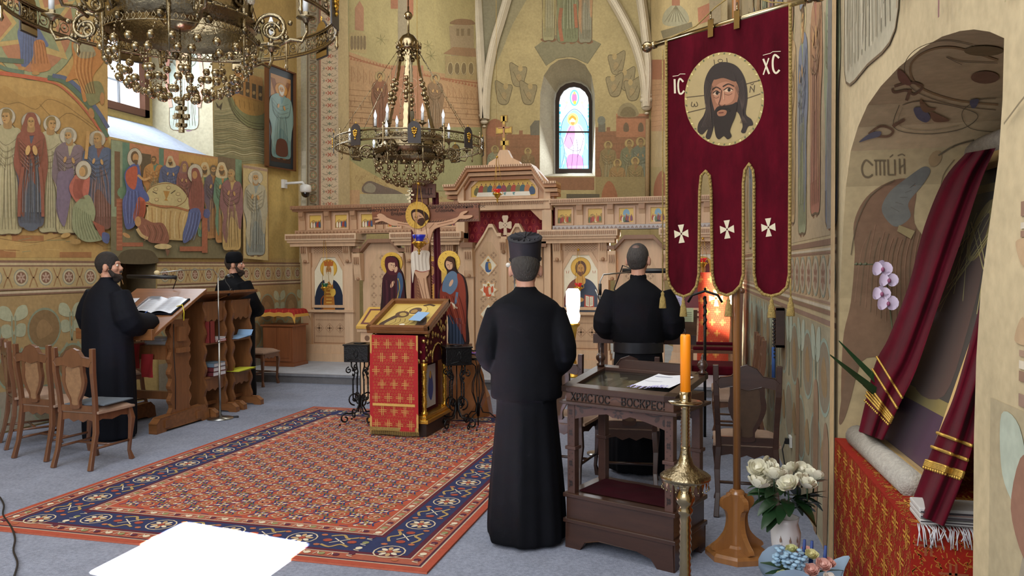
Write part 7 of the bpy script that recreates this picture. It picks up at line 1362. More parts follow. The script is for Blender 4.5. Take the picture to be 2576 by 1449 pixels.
b = M(); b.on(gB, .0007, .001); cx, cy = 1822, 249
b.ell(cx, cy, 100, 118, '#a08f5c', 44); b.ell(cx, cy, 93, 111, '#a59268', 44)
for k in range(44): a = 2*PI*k/44; x, y = cx+96.5*math.cos(a), cy+114.5*math.sin(a); b.ell(x, y, 3.2, 2, '#5c6048' if k % 2 else '#d3c288', 6, math.degrees(a)+40)
for pts in ([(1796, 150), (1798, 165)], [(1828, 146), (1830, 165)], [(1727, 245), (1772, 240)], [(1730, 283), (1775, 272)], [(1874, 212), (1911, 202)], [(1878, 248), (1913, 236)]): b.stroke(pts, 2, '#4a3c2c', False)
b.ring(1812, 153, 6, 4, 1.6, '#4a3c2c', 10); b.stroke([(1741, 256), (1739, 266), (1745, 268), (1747, 261), (1749, 268), (1755, 265), (1752, 256)], 2, '#4a3c2c'); b.stroke([(1886, 233), (1888, 216)], 2, '#4a3c2c', False); b.stroke([(1888, 218), (1897, 230)], 2, '#4a3c2c', False); b.stroke([(1896, 232), (1898, 214)], 2, '#4a3c2c', False); b.stroke([(1888, 211), (1892, 213), (1896, 209)], 1.4, '#4a3c2c')
HB = '#2c2422'
b.blob([(1822, 156), (1796, 164), (1779, 186), (1771, 215), (1772, 250), (1776, 268), (1770, 290), (1757, 310), (1755, 330), (1766, 338), (1780, 325), (1775, 345), (1786, 348), (1796, 315), (1800, 285), (1850, 280), (1864, 300), (1868, 318), (1864, 332), (1874, 334), (1882, 318), (1894, 314), (1890, 300), (1876, 286), (1880, 250), (1878, 215), (1868, 185), (1850, 164)], HB)
b.blob([(1790, 215), (1800, 196), (1822, 190), (1846, 198), (1858, 222), (1856, 250), (1848, 272), (1836, 296), (1818, 304), (1803, 292), (1793, 262), (1788, 235)], '#8d6048'); b.blob([(1796, 230), (1806, 212), (1830, 206), (1848, 222), (1846, 250), (1830, 262), (1806, 262), (1798, 250)], '#a5745a'); b.blob([(1796, 200), (1820, 196), (1850, 205), (1845, 185), (1822, 176), (1800, 184)], HB)
b.blob([(1797, 282), (1806, 268), (1822, 266), (1842, 262), (1854, 258), (1850, 290), (1840, 315), (1836, 330), (1840, 342), (1830, 350), (1820, 342), (1808, 350), (1800, 340), (1796, 310)], '#241c1a'); b.blob([(1804, 282), (1816, 276), (1828, 279), (1824, 290), (1808, 292)], '#8d6048'); b.stroke([(1802, 280), (1812, 272), (1818, 274), (1830, 272), (1836, 280)], 4, '#1c1614'); b.stroke([(1808, 284), (1820, 283)], 2.4, '#5a2a24', False)
for (x, y, w1) in ((1802, 234, 9), (1832, 226, 12)): b.blob([(x-w1, y+2), (x, y-5), (x+w1, y+1), (x, y+6)], '#c4a184'); b.ell(x+2, y, 4, 4.6, '#1c1412', 12); b.stroke([(x-w1, y+1), (x, y-6), (x+w1, y)], 2, '#231814'); b.stroke([(x-w1-2, y-8), (x, y-15), (x+w1+2, y-9)], 2.6, '#231814'); b.stroke([(x-w1+2, y+10), (x, y+13), (x+w1-2, y+9)], 1.2, '#5f3c2e')
b.stroke([(1815, 226), (1812, 248), (1808, 262), (1816, 267), (1824, 263)], 2, '#4a2e24'); b.stroke([(1820, 228), (1821, 250)], 1.8, '#c09a7c')
for e in range(7): b.stroke([(1776+e*3, 200+e*3), (1773+e*2, 250), (1776+e*2, 285), (1765+e*4, 320)], 1.1, '#4c403a'); b.stroke([(1868-e*3, 200+e*3), (1873-e*2, 250), (1868, 285), (1880-e*3, 310)], 1.1, '#4c403a')
b.build('face_medallion', mat('medallion_paint', None, .45, metal=.15, noise=.1, nscale=9), bn, world=True)
b = M(); b.on(gB, .0007, .002); CC = '#c9bfa4'
b.stroke([(1697, 199), (1698, 235)], 5, CC, False); b.stroke([(1719, 206), (1710, 198), (1706, 212), (1708, 232), (1714, 236), (1721, 228)], 4.5, CC); b.stroke([(1692, 192), (1706, 190), (1711, 186), (1724, 186)], 1.6, CC, False)
b.stroke([(1920, 148), (1935, 186)], 5, CC, False); b.stroke([(1934, 146), (1920, 188)], 3.4, CC, False); b.stroke([(1960, 146), (1949, 138), (1944, 152), (1945, 174), (1952, 184), (1961, 176)], 5, CC); b.stroke([(1919, 139), (1938, 134), (1944, 130), (1964, 129)], 1.6, CC, False); b.build('embroidered_monogram', MATTE, bn, world=True)
for x, y in ((1714, 588), (1829, 577), (1933, 572)):
    b = M(); b.on(gB, .0007, .002)
    for k in range(4):
        a = k*PI/2-.05; ca, s_ = math.cos(a), math.sin(a); T_ = lambda u, v: (x+(u*ca-v*s_)*.86, y+(u*s_+v*ca)*1.12)
        b.fill([T_(2, -2), T_(20, -9), T_(21, 9), T_(2, 2)], CC)
    b.build('embroidered_cross', MATTE, bn, world=True)
b = M(); A, B_ = gB(1650, 112, -.012), gB(2030, -2, -.012); b.tube([A, B_], .017, 12); d = (B_-A).normalized()
for e, P_ in ((-1, A), (1, B_)): b.tube([P_+d*e*q for q in (0, .02, .03, .05, .07, .09, .1)], [.022, .024, .017, .03, .034, .026, .008], 12)
b.build('brass_crossbar', BRASS, bn, world=True)
b = M(); A = gB(1853, 60, -.03); b.tube([V((.118, 4.576, .36)), V((A.x-.005, A.y+.01, 3.25))], .021, 12); b.build('pole', HONEY, bn, world=True)
b = M(); b.lathe([(.175, 0), (.175, .03), (.16, .045), (.06, .055), (.05, .07)], n=8, smooth=False); b.lathe([(.036, .05), (.034, .3), (.04, .34), (.046, .36), (.04, .375), (.024, .385)], n=12)
for k in range(4):
    a = k*PI/2+.5; ca, s_ = math.cos(a), math.sin(a); pts = [(.03, .05), (.15, .05), (.155, .075), (.12, .1), (.075, .15), (.06, .22), (.075, .27), (.1, .29), (.095, .335), (.06, .35), (.03, .34)]; b.prism([(x*ca-.014*s_, x*s_+.014*ca, z) for x, z in cr(pts, 3)], (.028*s_, -.028*ca, 0))
b.build('bracketed_foot', HONEY, bn, bevel=.003)
for x, y in ((1788, 62), (1854, 40)): b = M(); P_ = gB(x, y, .014); b.T = None; b.box(P_+V((0, 0, -.02)), (.035, .008, .1), math.atan2(d.y, d.x)); b.tube([P_+V((0, -.01, .03)), P_+V((0, .03, .08))], .006, 6); b.build('brass_clip', BRASS, bn, world=True)
for x, y0, yt in ((1667, 125, 738), (1719, 746, 758), (1832, 743, 756), (1941, 745, 757), (1989, 700, 752)):
    b = M(); b.tube([gB(x, y0, .01), gB(x, yt, .012)], .004, 6); P_ = gB(x, yt, .014); b.lathe([(.003, .012), (.011, 0), (.009, -.012), (.016, -.03), (.022, -.085), (.021, -.09)], P_, 16, fn=lambda a, z: 1+.08*math.sin(a*8)); b.build('tassel', GBRAID, bn, world=True)
b = M(); b.tube([gB(1660, 108, .0), gB(1750, 66, .0), gB(1800, 18, -.02), gB(1852, -20, -.03)], .004, 5); b.tube([gB(1852, -20, -.03), gB(1940, 6, .0), gB(2005, 8, .0)], .004, 5); b.build('hanging_cord', GBRAID, bn, world=True)
# ---- table in the arch
ya, yb_ = 2.944, 4.37; zt = .745; t = thing('niche_table', 'table in the arched recess draped in red and gold brocade', 'table', (1.1, 3.65, 0)); b = M('#8c2014'); xa = XR(ya)-.022; xb = XR(yb_)-.022; cz = [(xa, ya), (xb, yb_), (1.72, yb_), (1.72, ya)]
b.xy(cz, .02, zt-.02)
FR = lambda a, c_, h=0: V((xa+(xb-xa)*a/(yb_-ya)-h, ya+a, -c_)); ND = lambda a, c_, h=0: V((a, ya-h, -c_)); TP = lambda a, c_, h=0: V((a, c_, zt+h))
def broc2(g, x0, x1, y0, y1, c2='#c48a3a'):
    b.on(g, .0006, .0012); n = int((x1-x0)*(y1-y0)*2600)
    for _ in range(min(n, 2600)): x, y = RN.uniform(x0, x1-.02), RN.uniform(y0, y1-.015); b.stroke([(x, y), (x+RN.uniform(-.012, .012), y+RN.uniform(.004, .014)), (x+RN.uniform(-.006, .018), y+RN.uniform(.01, .024))], .0032, '#a8682c', layer=0, n=2)
    sx, sy = .155, .11
    for j in range(int((y1-y0)/sy)):
        for i in range(int((x1-x0)/sx)+1):
            x, y = x0+sx*(i+.35+.5*(j % 2)), y0+sy*(j+.5)
            if x > x1-.05: continue
            for o_ in (-.009, .009): b.rect(x+o_-.004, y-.045, x+o_+.004, y+.045, c2, 1); b.rect(x-.045, y+o_-.004, x+.045, y+o_+.004, c2, 1)
broc2(FR, 0, yb_-ya, -zt, -.04); broc2(ND, xa, 1.7, -zt, -.04, '#8d4a30'); broc2(TP, xa, 1.2, ya, yb_); b.build('brocade_cloth', BRO, t, world=True)  # crosses dimmed on the near end, its shade put into the colour
# leaning shrine icon
B0 = fl(2180, 1110, .765); B1 = fl(2335, 1245, .765); e1 = (B1-B0); LI = e1.length; e1.normalize(); nh = V((-e1.y, e1.x, 0)); nh = nh if nh.x > 0 else -nh; la = rad(17); e2 = nh*math.sin(la)+V((0, 0, math.cos(la))); nI = nh*-math.cos(la)+V((0, 0, math.sin(la))); B0 = B0+nh*.03+V((0, 0, .0)); HI = 1.42
t = thing('shrine_icon', 'large glazed icon in a pale wooden case leaning back in the arched recess', 'icon', (B0+e1*LI/2).to_tuple()); I3 = lambda a, c_, h=0: B0+e1*(a*LI)+e2*c_+nI*h
b = M('#c9a86e')
for a0_, a1_, c_0, c_1 in ((0, 1, 0, .05), (0, 1, HI-.05, HI), (0, .05, 0, HI), (.95, 1, 0, HI)): b.prism([I3(a0_, c_0), I3(a1_, c_0), I3(a1_, c_1), I3(a0_, c_1)], nI*.05)
b.build('case_frame', PINE, t, world=True)
b = M('#120c0e'); b.prism([I3(.03, .03, -.02), I3(.97, .03, -.02), I3(.97, HI-.03, -.02), I3(.03, HI-.03, -.02)], nI*.015); b.on(lambda a, c_, h=0: I3(a, -c_, h-.005), .0006, .001)
b.rect(.05, -HI+.06, .95, -.05, '#241a1c'); b.rect(.05, -.3, .95, -.05, '#43123a'); b.rect(.14, -HI+.12, .88, -.28, '#8f7c3e'); b.rect(.2, -HI+.16, .82, -.34, '#3a2c24'); b.blob([(.3, -.36), (.28, -.7), (.36, -.95), (.5, -1.08), (.64, -.95), (.72, -.7), (.72, -.36)], '#5a3a30'); b.ell(.5, -1.08, .12, .14, '#a8924c', 24); b.ell(.5, -1.06, .07, .1, '#5c4434', 16)
for i in range(14): b.stroke([(.15+RN.random()*.7, -1.25+RN.random()*.2), (.16+RN.random()*.7, -1.0+RN.random()*.3)], .006, '#c9b870', False)
b.build('painted_panel', PAINT, t, world=True); b = M(); b.prism([I3(.05, .05, .03), I3(.95, .05, .03), I3(.95, HI-.05, .03), I3(.05, HI-.05, .03)], nI*.004); b.build('glass', mat('case_glass', '#b0b4b0', .03, alpha=.05, spec=.5, coat=.0), t, world=True)
WT = mat('white_woven_towel', '#a9a398', .9, noise=.25, nscale=45, bump=.6, bscale=140)
b = M(); b.tube([I3(-.02, -.0, .075), I3(.95, -.0, .075)], .055, 14); tag(b.build('rolled_towel', WT), 'white towel rolled along the foot of the leaning icon case', 'towel')
b = M(); b.tube([I3(.0, HI+.06, .0), I3(.9, HI+.06, .0)], .065, 14); tag(b.build('rolled_towel', WT), 'white towel rolled over the top of the leaning icon case', 'towel')
gI = plane(I3(0, 0, .09), nI)
def drape(label, top, bot, trims):
    t = thing('velvet_drape', label, 'drape', tuple(gI(*top[-1]))); b = M()
    def f(u, v):
        A, B_ = cr([(*p,) for p in top], 6, False), cr([(*p,) for p in bot], 6, False); i = v*(len(A)-1); k = min(int(i), len(A)-2); r_ = i-k; a = [A[k][j]*(1-r_)+A[k+1][j]*r_ for j in (0, 1)]; i = v*(len(B_)-1); k = min(int(i), len(B_)-2); r_ = i-k; c_ = [B_[k][j]*(1-r_)+B_[k+1][j]*r_ for j in (0, 1)]
        return gI(a[0]*(1-u)+c_[0]*u, a[1]*(1-u)+c_[1]*u, .012+.03*math.sin(PI*u)+.014*math.sin(u*13+v*2))
    b.sheet(f, 32, 30); b.build('cloth', VELVET, t, world=True)
    for vv, kd in trims:
        b = M()
        for i in range(48):
            u = i/47; P_ = f(u, vv)+nI*.004; b.ball(P_, .0065, 5)
            if kd: 
                for q in range(3): b.ball(f(u, min(1, vv+.008+.007*q))+nI*.004, .006, 5)
                if i % 3 == 0: b.ball(f(u, min(1, vv+.033))+nI*.004, .006, 5)
        b.build('gold_trim', mat('bright_gold_trim', '#c8a24e', .4, metal=.7, noise=.3, nscale=80), t, world=True)
drape('dark red velvet drape with gold trim hanging at the far side of the leaning icon', [(2430, 385), (2375, 450), (2325, 570), (2285, 720), (2235, 850), (2200, 920), (2160, 1085)], [(2505, 372), (2470, 450), (2420, 600), (2360, 770), (2305, 930), (2262, 1020), (2222, 1108)], [(.795, 0), (.845, 0), (.885, 1)])
drape('dark red velvet drape with gold trim hanging at the near side of the leaning icon', [(2500, 640), (2462, 780), (2405, 980), (2365, 1080), (2325, 1180), (2285, 1285)], [(2560, 650), (2530, 800), (2490, 950), (2450, 1110), (2420, 1210), (2375, 1325)], [(.62, 0), (.69, 0), (.76, 1)])
t = thing('folded_towel', 'folded white towel with dark woven bands and a ragged fringe on the near table corner', 'towel', (.78, 3.02, zt+.003)); b = M('#b9b6b2')
TW = lambda a, c_, h=0: V((a, c_-.075*0, .0+h))
for k in range(3): b.bb(-.09, .26, -.06+.01*k, .1, .0+.018*k, .016+.018*k)
b.on(lambda a, c_, h=0: V((a, -.06-h, -c_)), .0006, .003)
for z, c_, w in ((.045, '#3a3438', .006), (.038, '#8a6a64', .003), (.028, '#4a4448', .007), (.012, '#3a3438', .004)): b.stroke([(-.09, -z), (.26, -z)], w, c_, False)
b.build('cloth', MATTE, t, bevel=.004); b = M('#c4c2c4')
for i in range(70): x = -.1+.36*i/70; b.tube([(x, -.065, .004), (x+RN.uniform(-.01, .01), -.1, -.005), (x+RN.uniform(-.015, .015), -.105, RN.uniform(-.07, -.03))], .0022, 4)
b.build('fringe', MATTE, t)
# orchid in the recess
OP = V((.98, 4.08, zt)); t = thing('potted_orchid', 'pale pink orchid with arching leaves behind the far drape of the leaning icon', 'plant', OP); b = M(); b.lathe([(.05, 0), (.07, .09), (.075, .12), (.065, .12), (.06, .1)], n=16); b.build('pot', mat('clay_pot', '#8a5a44', .6), t)
b = M()
def leafb(b, A, d1, L, W, droop, seg=8, tw_=.25):
    A = V(A); d1 = V(d1).normalized(); sd = (d1.cross(V((0, 0, 1)))+V((0, 0, tw_))).normalized(); vs = []
    for i in range(seg+1):
        u = i/seg; c_ = A+d1*L*u+V((0, 0, -droop*u*u)); w = W*math.sin(PI*min(.98, u*.85+.12))**.8
        vs += [c_-sd*w+V((0, 0, w*.25)), c_, c_+sd*w+V((0, 0, w*.25))]
    b.add(vs, [(i*3+k, i*3+k+1, i*3+k+4, i*3+k+3) for i in range(seg) for k in (0, 1)], True)
LEAF = mat('dark_green_leaf', '#1f3a20', .35, noise=.25, nscale=14)
PA = atD(2240, 985, 3.95)-OP
for q, w in ((atD(2088, 925, 3.75)-OP, .03), (atD(2110, 888, 3.9)-OP, .022), (atD(2170, 1000, 3.8)-OP, .02), (V((.25, .1, .15)), .03)): b_ = q-V((0, 0, .12)); leafb(b, (0, 0, .12), b_, b_.length, w*1.2, -.06, 8, .9)
b.build('leaves', LEAF, t); b = M(); top = [V((0, 0, .1)), V((.02, 0, .3)), atD(2245, 830, 3.9)-OP, atD(2232, 720, 3.85)-OP, atD(2210, 665, 3.85)-OP, atD(2150, 665, 3.85)-OP]; b.tube(top, .004, 6)
for x in (2155, 2165, 2178): b.ball(atD(x, 664, 3.85)-OP, .008, 6)
b.build('flower_stem', mat('brown_green_stem', '#4a4a30', .6), t)
for x, y, s_ in ((2218, 678, 1), (2234, 706, .95), (2216, 740, .9), (2232, 764, 1.05)):
    b = M('#cbb9cc'); C_ = atD(x, y, 3.8)-OP; fx_, fy_ = rt, up
    for k, (a, L_, w) in enumerate(((90, .042, .02), (210, .04, .018), (330, .04, .018), (10, .046, .034), (170, .046, .034))):
        d_ = fx_*math.cos(rad(a))+fy_*math.sin(rad(a)); sd = fx_*-math.sin(rad(a))+fy_*math.cos(rad(a)); n = 12; c1 = C_+d_*L_*.55*s_-fw*.004*(k > 2); b.color('#d0bfd2' if k > 2 else '#c3b2c6'); b.add([c1+fw*.008]+[c1+d_*L_*.55*s_*math.cos(2*PI*i/n)+sd*w*s_*math.sin(2*PI*i/n)-fw*.006*math.cos(4*PI*i/n) for i in range(n)], [(0, i+1, (i+1) % n+1) for i in range(n)], True)
    b.color('#8a4a68'); b.ball(C_-fw*.012, .009, 8, (1, 1, 1.3)); b.build('blossom', mat('orchid_petal', None, .6), t)
# vase of roses
VP = V((.35, 4.2, 0)); t = thing('flower_vase', 'white ornamented ceramic vase holding cream roses on the floor by the right wall', 'vase', VP); b = M(); b.lathe([(.05, 0), (.055, .02), (.035, .06), (.05, .14), (.07, .22), (.075, .28), (.06, .33), (.066, .36), (.058, .36), (.05, .33)], n=24, fn=lambda a, z: 1+.03*math.sin(a*8)*(z > .2)); b.build('vessel', mat('white_ceramic', '#c9c6c4', .3), t)
b = M('#6a5a50'); gV = lambda a, c_, h=0: V(((.078+h)*math.cos(a), (.078+h)*math.sin(a), -c_)); b.on(gV, .001, .0)
for a0_ in (4.2, 4.8, 5.3): b.stroke([(a0_, -.2), (a0_+.2, -.24), (a0_+.1, -.28)], .012, '#6a5448'); b.ell(a0_+.1, -.26, .06, .012, '#8a7060', 8)
b.build('painted_sprigs', MATTE, t); b = M()
for i in range(42):
    a = RN.uniform(0, 6.28); el = RN.uniform(-.4, .5); d_ = V((math.cos(a)*math.cos(el), math.sin(a)*math.cos(el), math.sin(el))); leafb(b, V((0, 0, .4))+d_*.06+V((0, 0, RN.uniform(0, .12))), d_+V((0, 0, .15)), RN.uniform(.1, .17), RN.uniform(.025, .038), RN.uniform(.02, .09), 6)
b.build('foliage', LEAF, t)
ROSE = mat('cream_rose', '#d9d5be', .6, noise=.08, nscale=30)
def rose_mesh(b, c, r, ax):
    ax = V(ax).normalized(); u = ax.orthogonal().normalized(); w = ax.cross(u)
    b.T = Matrix.Translation(c) @ Matrix(((u.x, w.x, ax.x), (u.y, w.y, ax.y), (u.z, w.z, ax.z))).to_4x4()
    b.ball((0, 0, -.1*r), r*.42, 10, (1, 1, 1.1))
    for ring_, (n, rr_, h0, h1, fl_) in enumerate(((3, .34, -.2, .5, .1), (4, .52, -.35, .48, .2), (5, .7, -.45, .38, .34), (6, .86, -.5, .2, .5))):
        for k in range(n):
            a0_ = 2*PI*(k+.5*ring_)/n+ring_; hw_ = 2*PI/n*.68
            b.sheet(lambda p, q: V(((rr_*(.35+.65*math.sin(min(q*1.9, PI/2)))+fl_*q*q*.35)*r*math.cos(a0_+(p*2-1)*hw_*(.5+.5*math.sin(PI*min(q+.2, 1)))), (rr_*(.35+.65*math.sin(min(q*1.9, PI/2)))+fl_*q*q*.35)*r*math.sin(a0_+(p*2-1)*hw_*(.5+.5*math.sin(PI*min(q+.2, 1)))), (h0+(h1-h0)*q-.12*(2*p-1)**2*q)*r)), 5, 5)
    b.T = None
rt0 = thing('rose', 'cream white rose in the bunch standing in the ceramic vase', 'rose', (0, 0, 0), 0, 'cream roses in the vase'); b = M(); rose_mesh(b, V((0, 0, 0)), .052, (0, -.5, 1)); b.build('bloom', ROSE, rt0); b = M(); b.tube([(0, 0, -.02), (0, .0, -.09)], .004, 5); b.build('stem', LEAF, rt0)
RS = [(1906, 1178, 3.95), (1940, 1172, 4.0), (1908, 1212, 3.85), (1948, 1190, 3.9), (1985, 1178, 4.05), (1982, 1216, 3.82), (2018, 1182, 4.05), (2030, 1212, 3.85), (2050, 1196, 4.0), (1968, 1200, 3.95), (2008, 1205, 3.95), (1935, 1205, 4.0)]
for i, (x, y, d_) in enumerate(RS):
    q = atD(x, y, d_)
    if i == 0: rt0.location = q; rt0.rotation_euler.z = 0
    else: c_ = dup(rt0, q, i*1.1)
    o = rt0 if i == 0 else c_; o.rotation_euler.x = rad(RN.uniform(-5, 25)); o.scale = (1.05,)*3
# bouquet
BP = V((.38, 3.62, 0)); t = thing('wrapped_bouquet', 'pastel bouquet of blue hydrangea and pink roses in pale blue paper on the floor', 'bouquet', BP); b = M()
def wf_(u, v): a = u*2*PI; r_ = .05+.13*v+.02*math.sin(a*5)*v; return V((r_*math.cos(a), r_*math.sin(a), .02+.3*v+.05*v*math.sin(a*3+1)))
b.sheet(wf_, 40, 6, closeu=True); b.build('paper_wrap', mat('pale_blue_wrap', '#8ea3b8', .7), t)
b = M(); [b.ball((-.07+RN.gauss(0, .035), -.03+RN.gauss(0, .03), .36+RN.gauss(0, .02)), .014, 6, (1, 1, .5)) for _ in range(80)]; b.build('hydrangea', mat('blue_hydrangea', '#8fb0c8', .7, noise=.2, nscale=40), t)
for k, (x, y, z, r_, c_) in enumerate(((.02, -.08, .34, .032, '#c9988c'), (.07, -.06, .36, .034, '#d0a296'), (-.01, -.12, .31, .03, '#d3aa9c'), (.1, 0, .35, .03, '#c98f80'), (.03, 0, .38, .03, '#c9c28c'), (-.05, .05, .38, .028, '#bfc08a'), (.09, -.11, .32, .03, '#d8cfc4'), (-.1, -.1, .31, .028, '#b9bc8c'), (.02, .07, .37, .03, '#d0a296'))): b = M(); rose_mesh(b, V((x, y, z)), r_, (x*3, y*3-.4, 1)); b.build('bloom', mat('bloom_'+c_.strip('#'), c_, .65), t)
b = M()
for x, y in ((.03, .03), (.08, -.02), (.0, .04)): b.tube([(x, y, .33), (x+.005, y, .43)], [.01, .006], 6)
b.build('blue_spikes', mat('deep_blue_bud', '#27407c', .6), t); b = M(); [leafb(b, (0, 0, .28), (math.cos(a), math.sin(a), .35), .2, .02, .04, 5) for a in (2.4, 2.9, 3.6, 4.4, .2, 5.6)]; b.build('greens', LEAF, t)
# ---- chairs and desk at the right
G2 = 'dark carved chairs with beige seats at the right'
cd_ = make_chair('dark carved chair seen from behind between the banner pole and the right wall', dark=True, group=G2); cd_.location = (.2, 5.5, 0)
dup(cd_, (-.62, 5.86, 0), rad(4), 'dark chair seen through the open frame of the display desk', G2); dup(cd_, (-1.13, 5.95, 0), rad(-10), 'dark chair half hidden between the hatted priest and the display desk', G2)
dup(ch, (.21, 7.3, 0), rad(90), 'beige padded chair against the right wall, nearer of the pair facing across', 'beige padded chairs along the right wall'); dup(ch, (.19, 7.85, 0), rad(90), 'beige padded chair against the right wall, farther of the pair facing across', 'beige padded chairs along the right wall')
t = thing('red_armchair', 'throne like armchair with crimson upholstery against the right wall', 'armchair', (.0, 9.0, 0), rad(90)); b = M(); b.bb(-.27, .27, -.22, .28, .46, .56); b.bb(-.24, .24, -.26, -.2, .6, 1.3); b.build('upholstery', VELVET, t, bevel=.02)
for x in (-.28, .28): b = M(); b.tube([(x, .27, 0), (x, .27, .72)], .026, 4, False); b.tube([(x, -.25, 0), (x, -.25, .75), (x, -.27, 1.36)], .026, 4, False); b.ball((x, -.27, 1.38), .035, 8); b.beam((x, -.25, .72), (x, .3, .72), .05, .035); b.build('side_frame', CHWOOD, t); b = M(); b.beam((x, -.2, .755), (x, .24, .755), .06, .035); b.build('arm_pad', VELVET, t, bevel=.01)
t = thing('bishop_staff', 'black twisted staff with a curved top standing beyond the banner tails', 'staff', (-.1, 7.72, 0)); b = M(); b.tube([(0, 0, 0), (0, 0, 1.36)], .014, 8)
for i in range(30): a = i*.8; b.ball((.012*math.cos(a), .012*math.sin(a), 1.05+i*.0105), .011, 5)
b.tube([(-.16, 0, 1.3), (-.12, 0, 1.37), (0, 0, 1.41), (.12, 0, 1.37), (.16, 0, 1.3)], .012, 6); b.ball((0, 0, 1.43), .014, 8); b.build('staff_body', IRON, t)
b = M('#c0402c'); BC = lambda a, c_, h=0: V((a+.012*math.sin(c_*5), 11.2-h-.012*math.sin(a*18), -c_)); b.sheet(lambda u, v: BC(-.24+.42*u, -1.56+1.4*v), 16, 20); b.on(BC, .0006, .002); brocade(b, None, -.24, .18, -1.54, -.2, 0, sx=.14, sy=.15, c2='#e8b45a')
for k in range(4): a = k*PI/2; b.fill([(0+.02*math.cos(a-.8), -1.2+.02*math.sin(a-.8)), (.1*math.cos(a-.35), -1.2+.12*math.sin(a-.35)), (.1*math.cos(a+.35), -1.2+.12*math.sin(a+.35)), (.02*math.cos(a+.8), -1.2+.02*math.sin(a+.8))], '#f0c878', 6)
tag(b.build('brocade_hanging', BRO), 'sunlit red and gold brocade cloth hanging below the far right icon', 'hanging cloth')
b = M(); b.prism([(.22, y, z) for y, z in cr([(10.2, ZS), (10.2, .8), (10.3, 1.1), (10.2, 1.35), (10.35, 1.55), (10.8, 1.5), (10.8, ZS)], 3)], (.04, 0, 0)); tag(b.build('throne_panel', OAK), 'brown carved wooden side panel beyond the armchair by the right wall', 'panel')
t = thing('reading_desk', 'dark wooden reading desk with papers in front of the balding man', 'lectern', (-.62, 6.98, 0)); b = M()
for x in (-.36, .36): b.beam((x, 0, 0), (x, 0, 1.0), .05, .25, (0, 1, 0)); b.beam((x, -.25, .03), (x, .25, .03), .06, .06)
b.bb(-.36, .36, -.02, .02, .3, .38); b.bb(-.38, .4, -.1, .12, .66, .7); b.build('trestle', WALN, t); b = M(); slant(b, -.42, .46, -.16, .22, .98, 1.22, .035); b.bb(-.42, .46, -.19, -.15, .98, 1.06); b.build('sloping_top', WALN, t)
for (x0, x1, lb, c_, z) in ((.2, .33, 'violet tinted printed sheet standing right of the balding man', '#b9b4d4', .12), (.31, .43, 'pale green printed sheet standing lowest on the right desk', '#b4bc98', .0)):
    b = M(c_); g_ = lambda a, c2, h=0: V((-.62+a, 7.03+(c2)*.2-h, 1.08+z+c2)); b.add([g_(x0, 0), g_(x1, 0), g_(x1, .2), g_(x0, .2)], [(0, 1, 2, 3)]); b.on(g_, .001, .002)
    for i in range(9): b.rect(x0+.015, .03+i*.016, x1-.015, .036+i*.016, mixc(c_, '#404048', .35))
    tag(b.build('sheet_music', MATTE), lb, 'paper')
t = thing('desk_lamp', 'black bar lamp on the right reading desk beside the balding man', 'lamp', (-.62, 7.15, 1.24)); b = M(); b.tube([(-.2, -.05, .37), (.42, -.05, .37)], .022, 8); b.build('lamp_bar', BPLAS, t); b = M(); b.tube([(-.1, 0, 0), (-.28, 0, .2), (-.2, -.02, .42), (-.1, -.05, .38)], .006, 6); b.build('stem', BPLAS, t)
t = thing('microphone_stand', 'steel microphone stand bent over the right reading desk', 'microphone stand', (-.98, 6.8, 0)); b = M(); b.lathe([(.12, 0), (.12, .012), (.012, .03)], n=20); b.tube([(0, 0, .02), (0, 0, 1.52), (.03, 0, 1.58), (.25, .1, 1.6)], .007, 8); b.tube([(0, 0, 1.35), (-.04, 0, 1.45)], .008, 6); b.build('pole', CHROME, t); b = M(); b.tube([(0, 0, 1.4), (0, 0, 1.5)], .014, 8); b.build('clip', BPLAS, t)
t = thing('microphone_stand', 'microphone boom with white foam tip showing left of the hatted priest\'s head', 'microphone stand', (-1.52, 5.9, 0)); b = M(); b.lathe([(.12, 0), (.12, .012), (.012, .03)], n=20); b.tube([(0, 0, .02), (0, 0, 1.5), (-.0, 0, 1.56), (-.02, -.08, 1.66)], .006, 8); b.build('pole', CHROME, t); b = M(); b.ball((-.03, -.08, 1.665), .016, 8, (1.3, 1, 1.2)); b.build('foam_tip', mat('white_foam', '#d8d4cc', .9), t)
b = M(); b.bb(-.05, .35, -.1, .1, 0, .12); b.bb(-.02, .32, -.08, .08, .12, .2); o = b.build('keyboard_case', BPLAS, bevel=.01); o.location = (-.28, 6.6, 0); 
bpy.data.objects.remove(o)
p = gR(1972, 810, .0); t = thing('wall_rack', 'small dark wooden frame with hanging beads fixed to the right wall', 'wall rack', p+V((-.0, 0, 0))); b = M()
for y0_, y1_, z0_, z1_ in ((-.12, .12, .1, .12), (-.12, .12, -.2, -.18), (-.12, -.1, -.2, .12), (.1, .12, -.2, .12)): b.bb(-.07, -.005, y0_, y1_, z0_, z1_)
b.build('frame', WALN, t); b = M('#20304a')
for y_ in (-.1, -.03, .05):
    for i in range(12): b.ball((-.08, y_, .05-i*.03), .009, 5)
b.build('bead_string', BPLAS, t); b = M(); b.tube([(-.085, -.08, -.2), (-.085, -.09, -.45)], .015, 6); b.build('blue_tassel', mat('blue_yarn', '#2f4f88', .8), t)
p = gR(1992, 1110, 0); t = thing('wall_socket', 'white plug socket low on the frescoed right wall', 'socket', p); b = M(); b.bb(-.02, -.002, -.05, .05, -.04, .04); b.build('plate', WHITEP, t); b = M(); b.bb(-.05, -.02, -.02, .02, -.02, .02); b.tube([(-.05, 0, 0), (-.07, -.02, -.06), (-.05, -.05, -.2), (-.05, -.1, -.4)], .005, 5); b.build('plug', BPLAS, t)
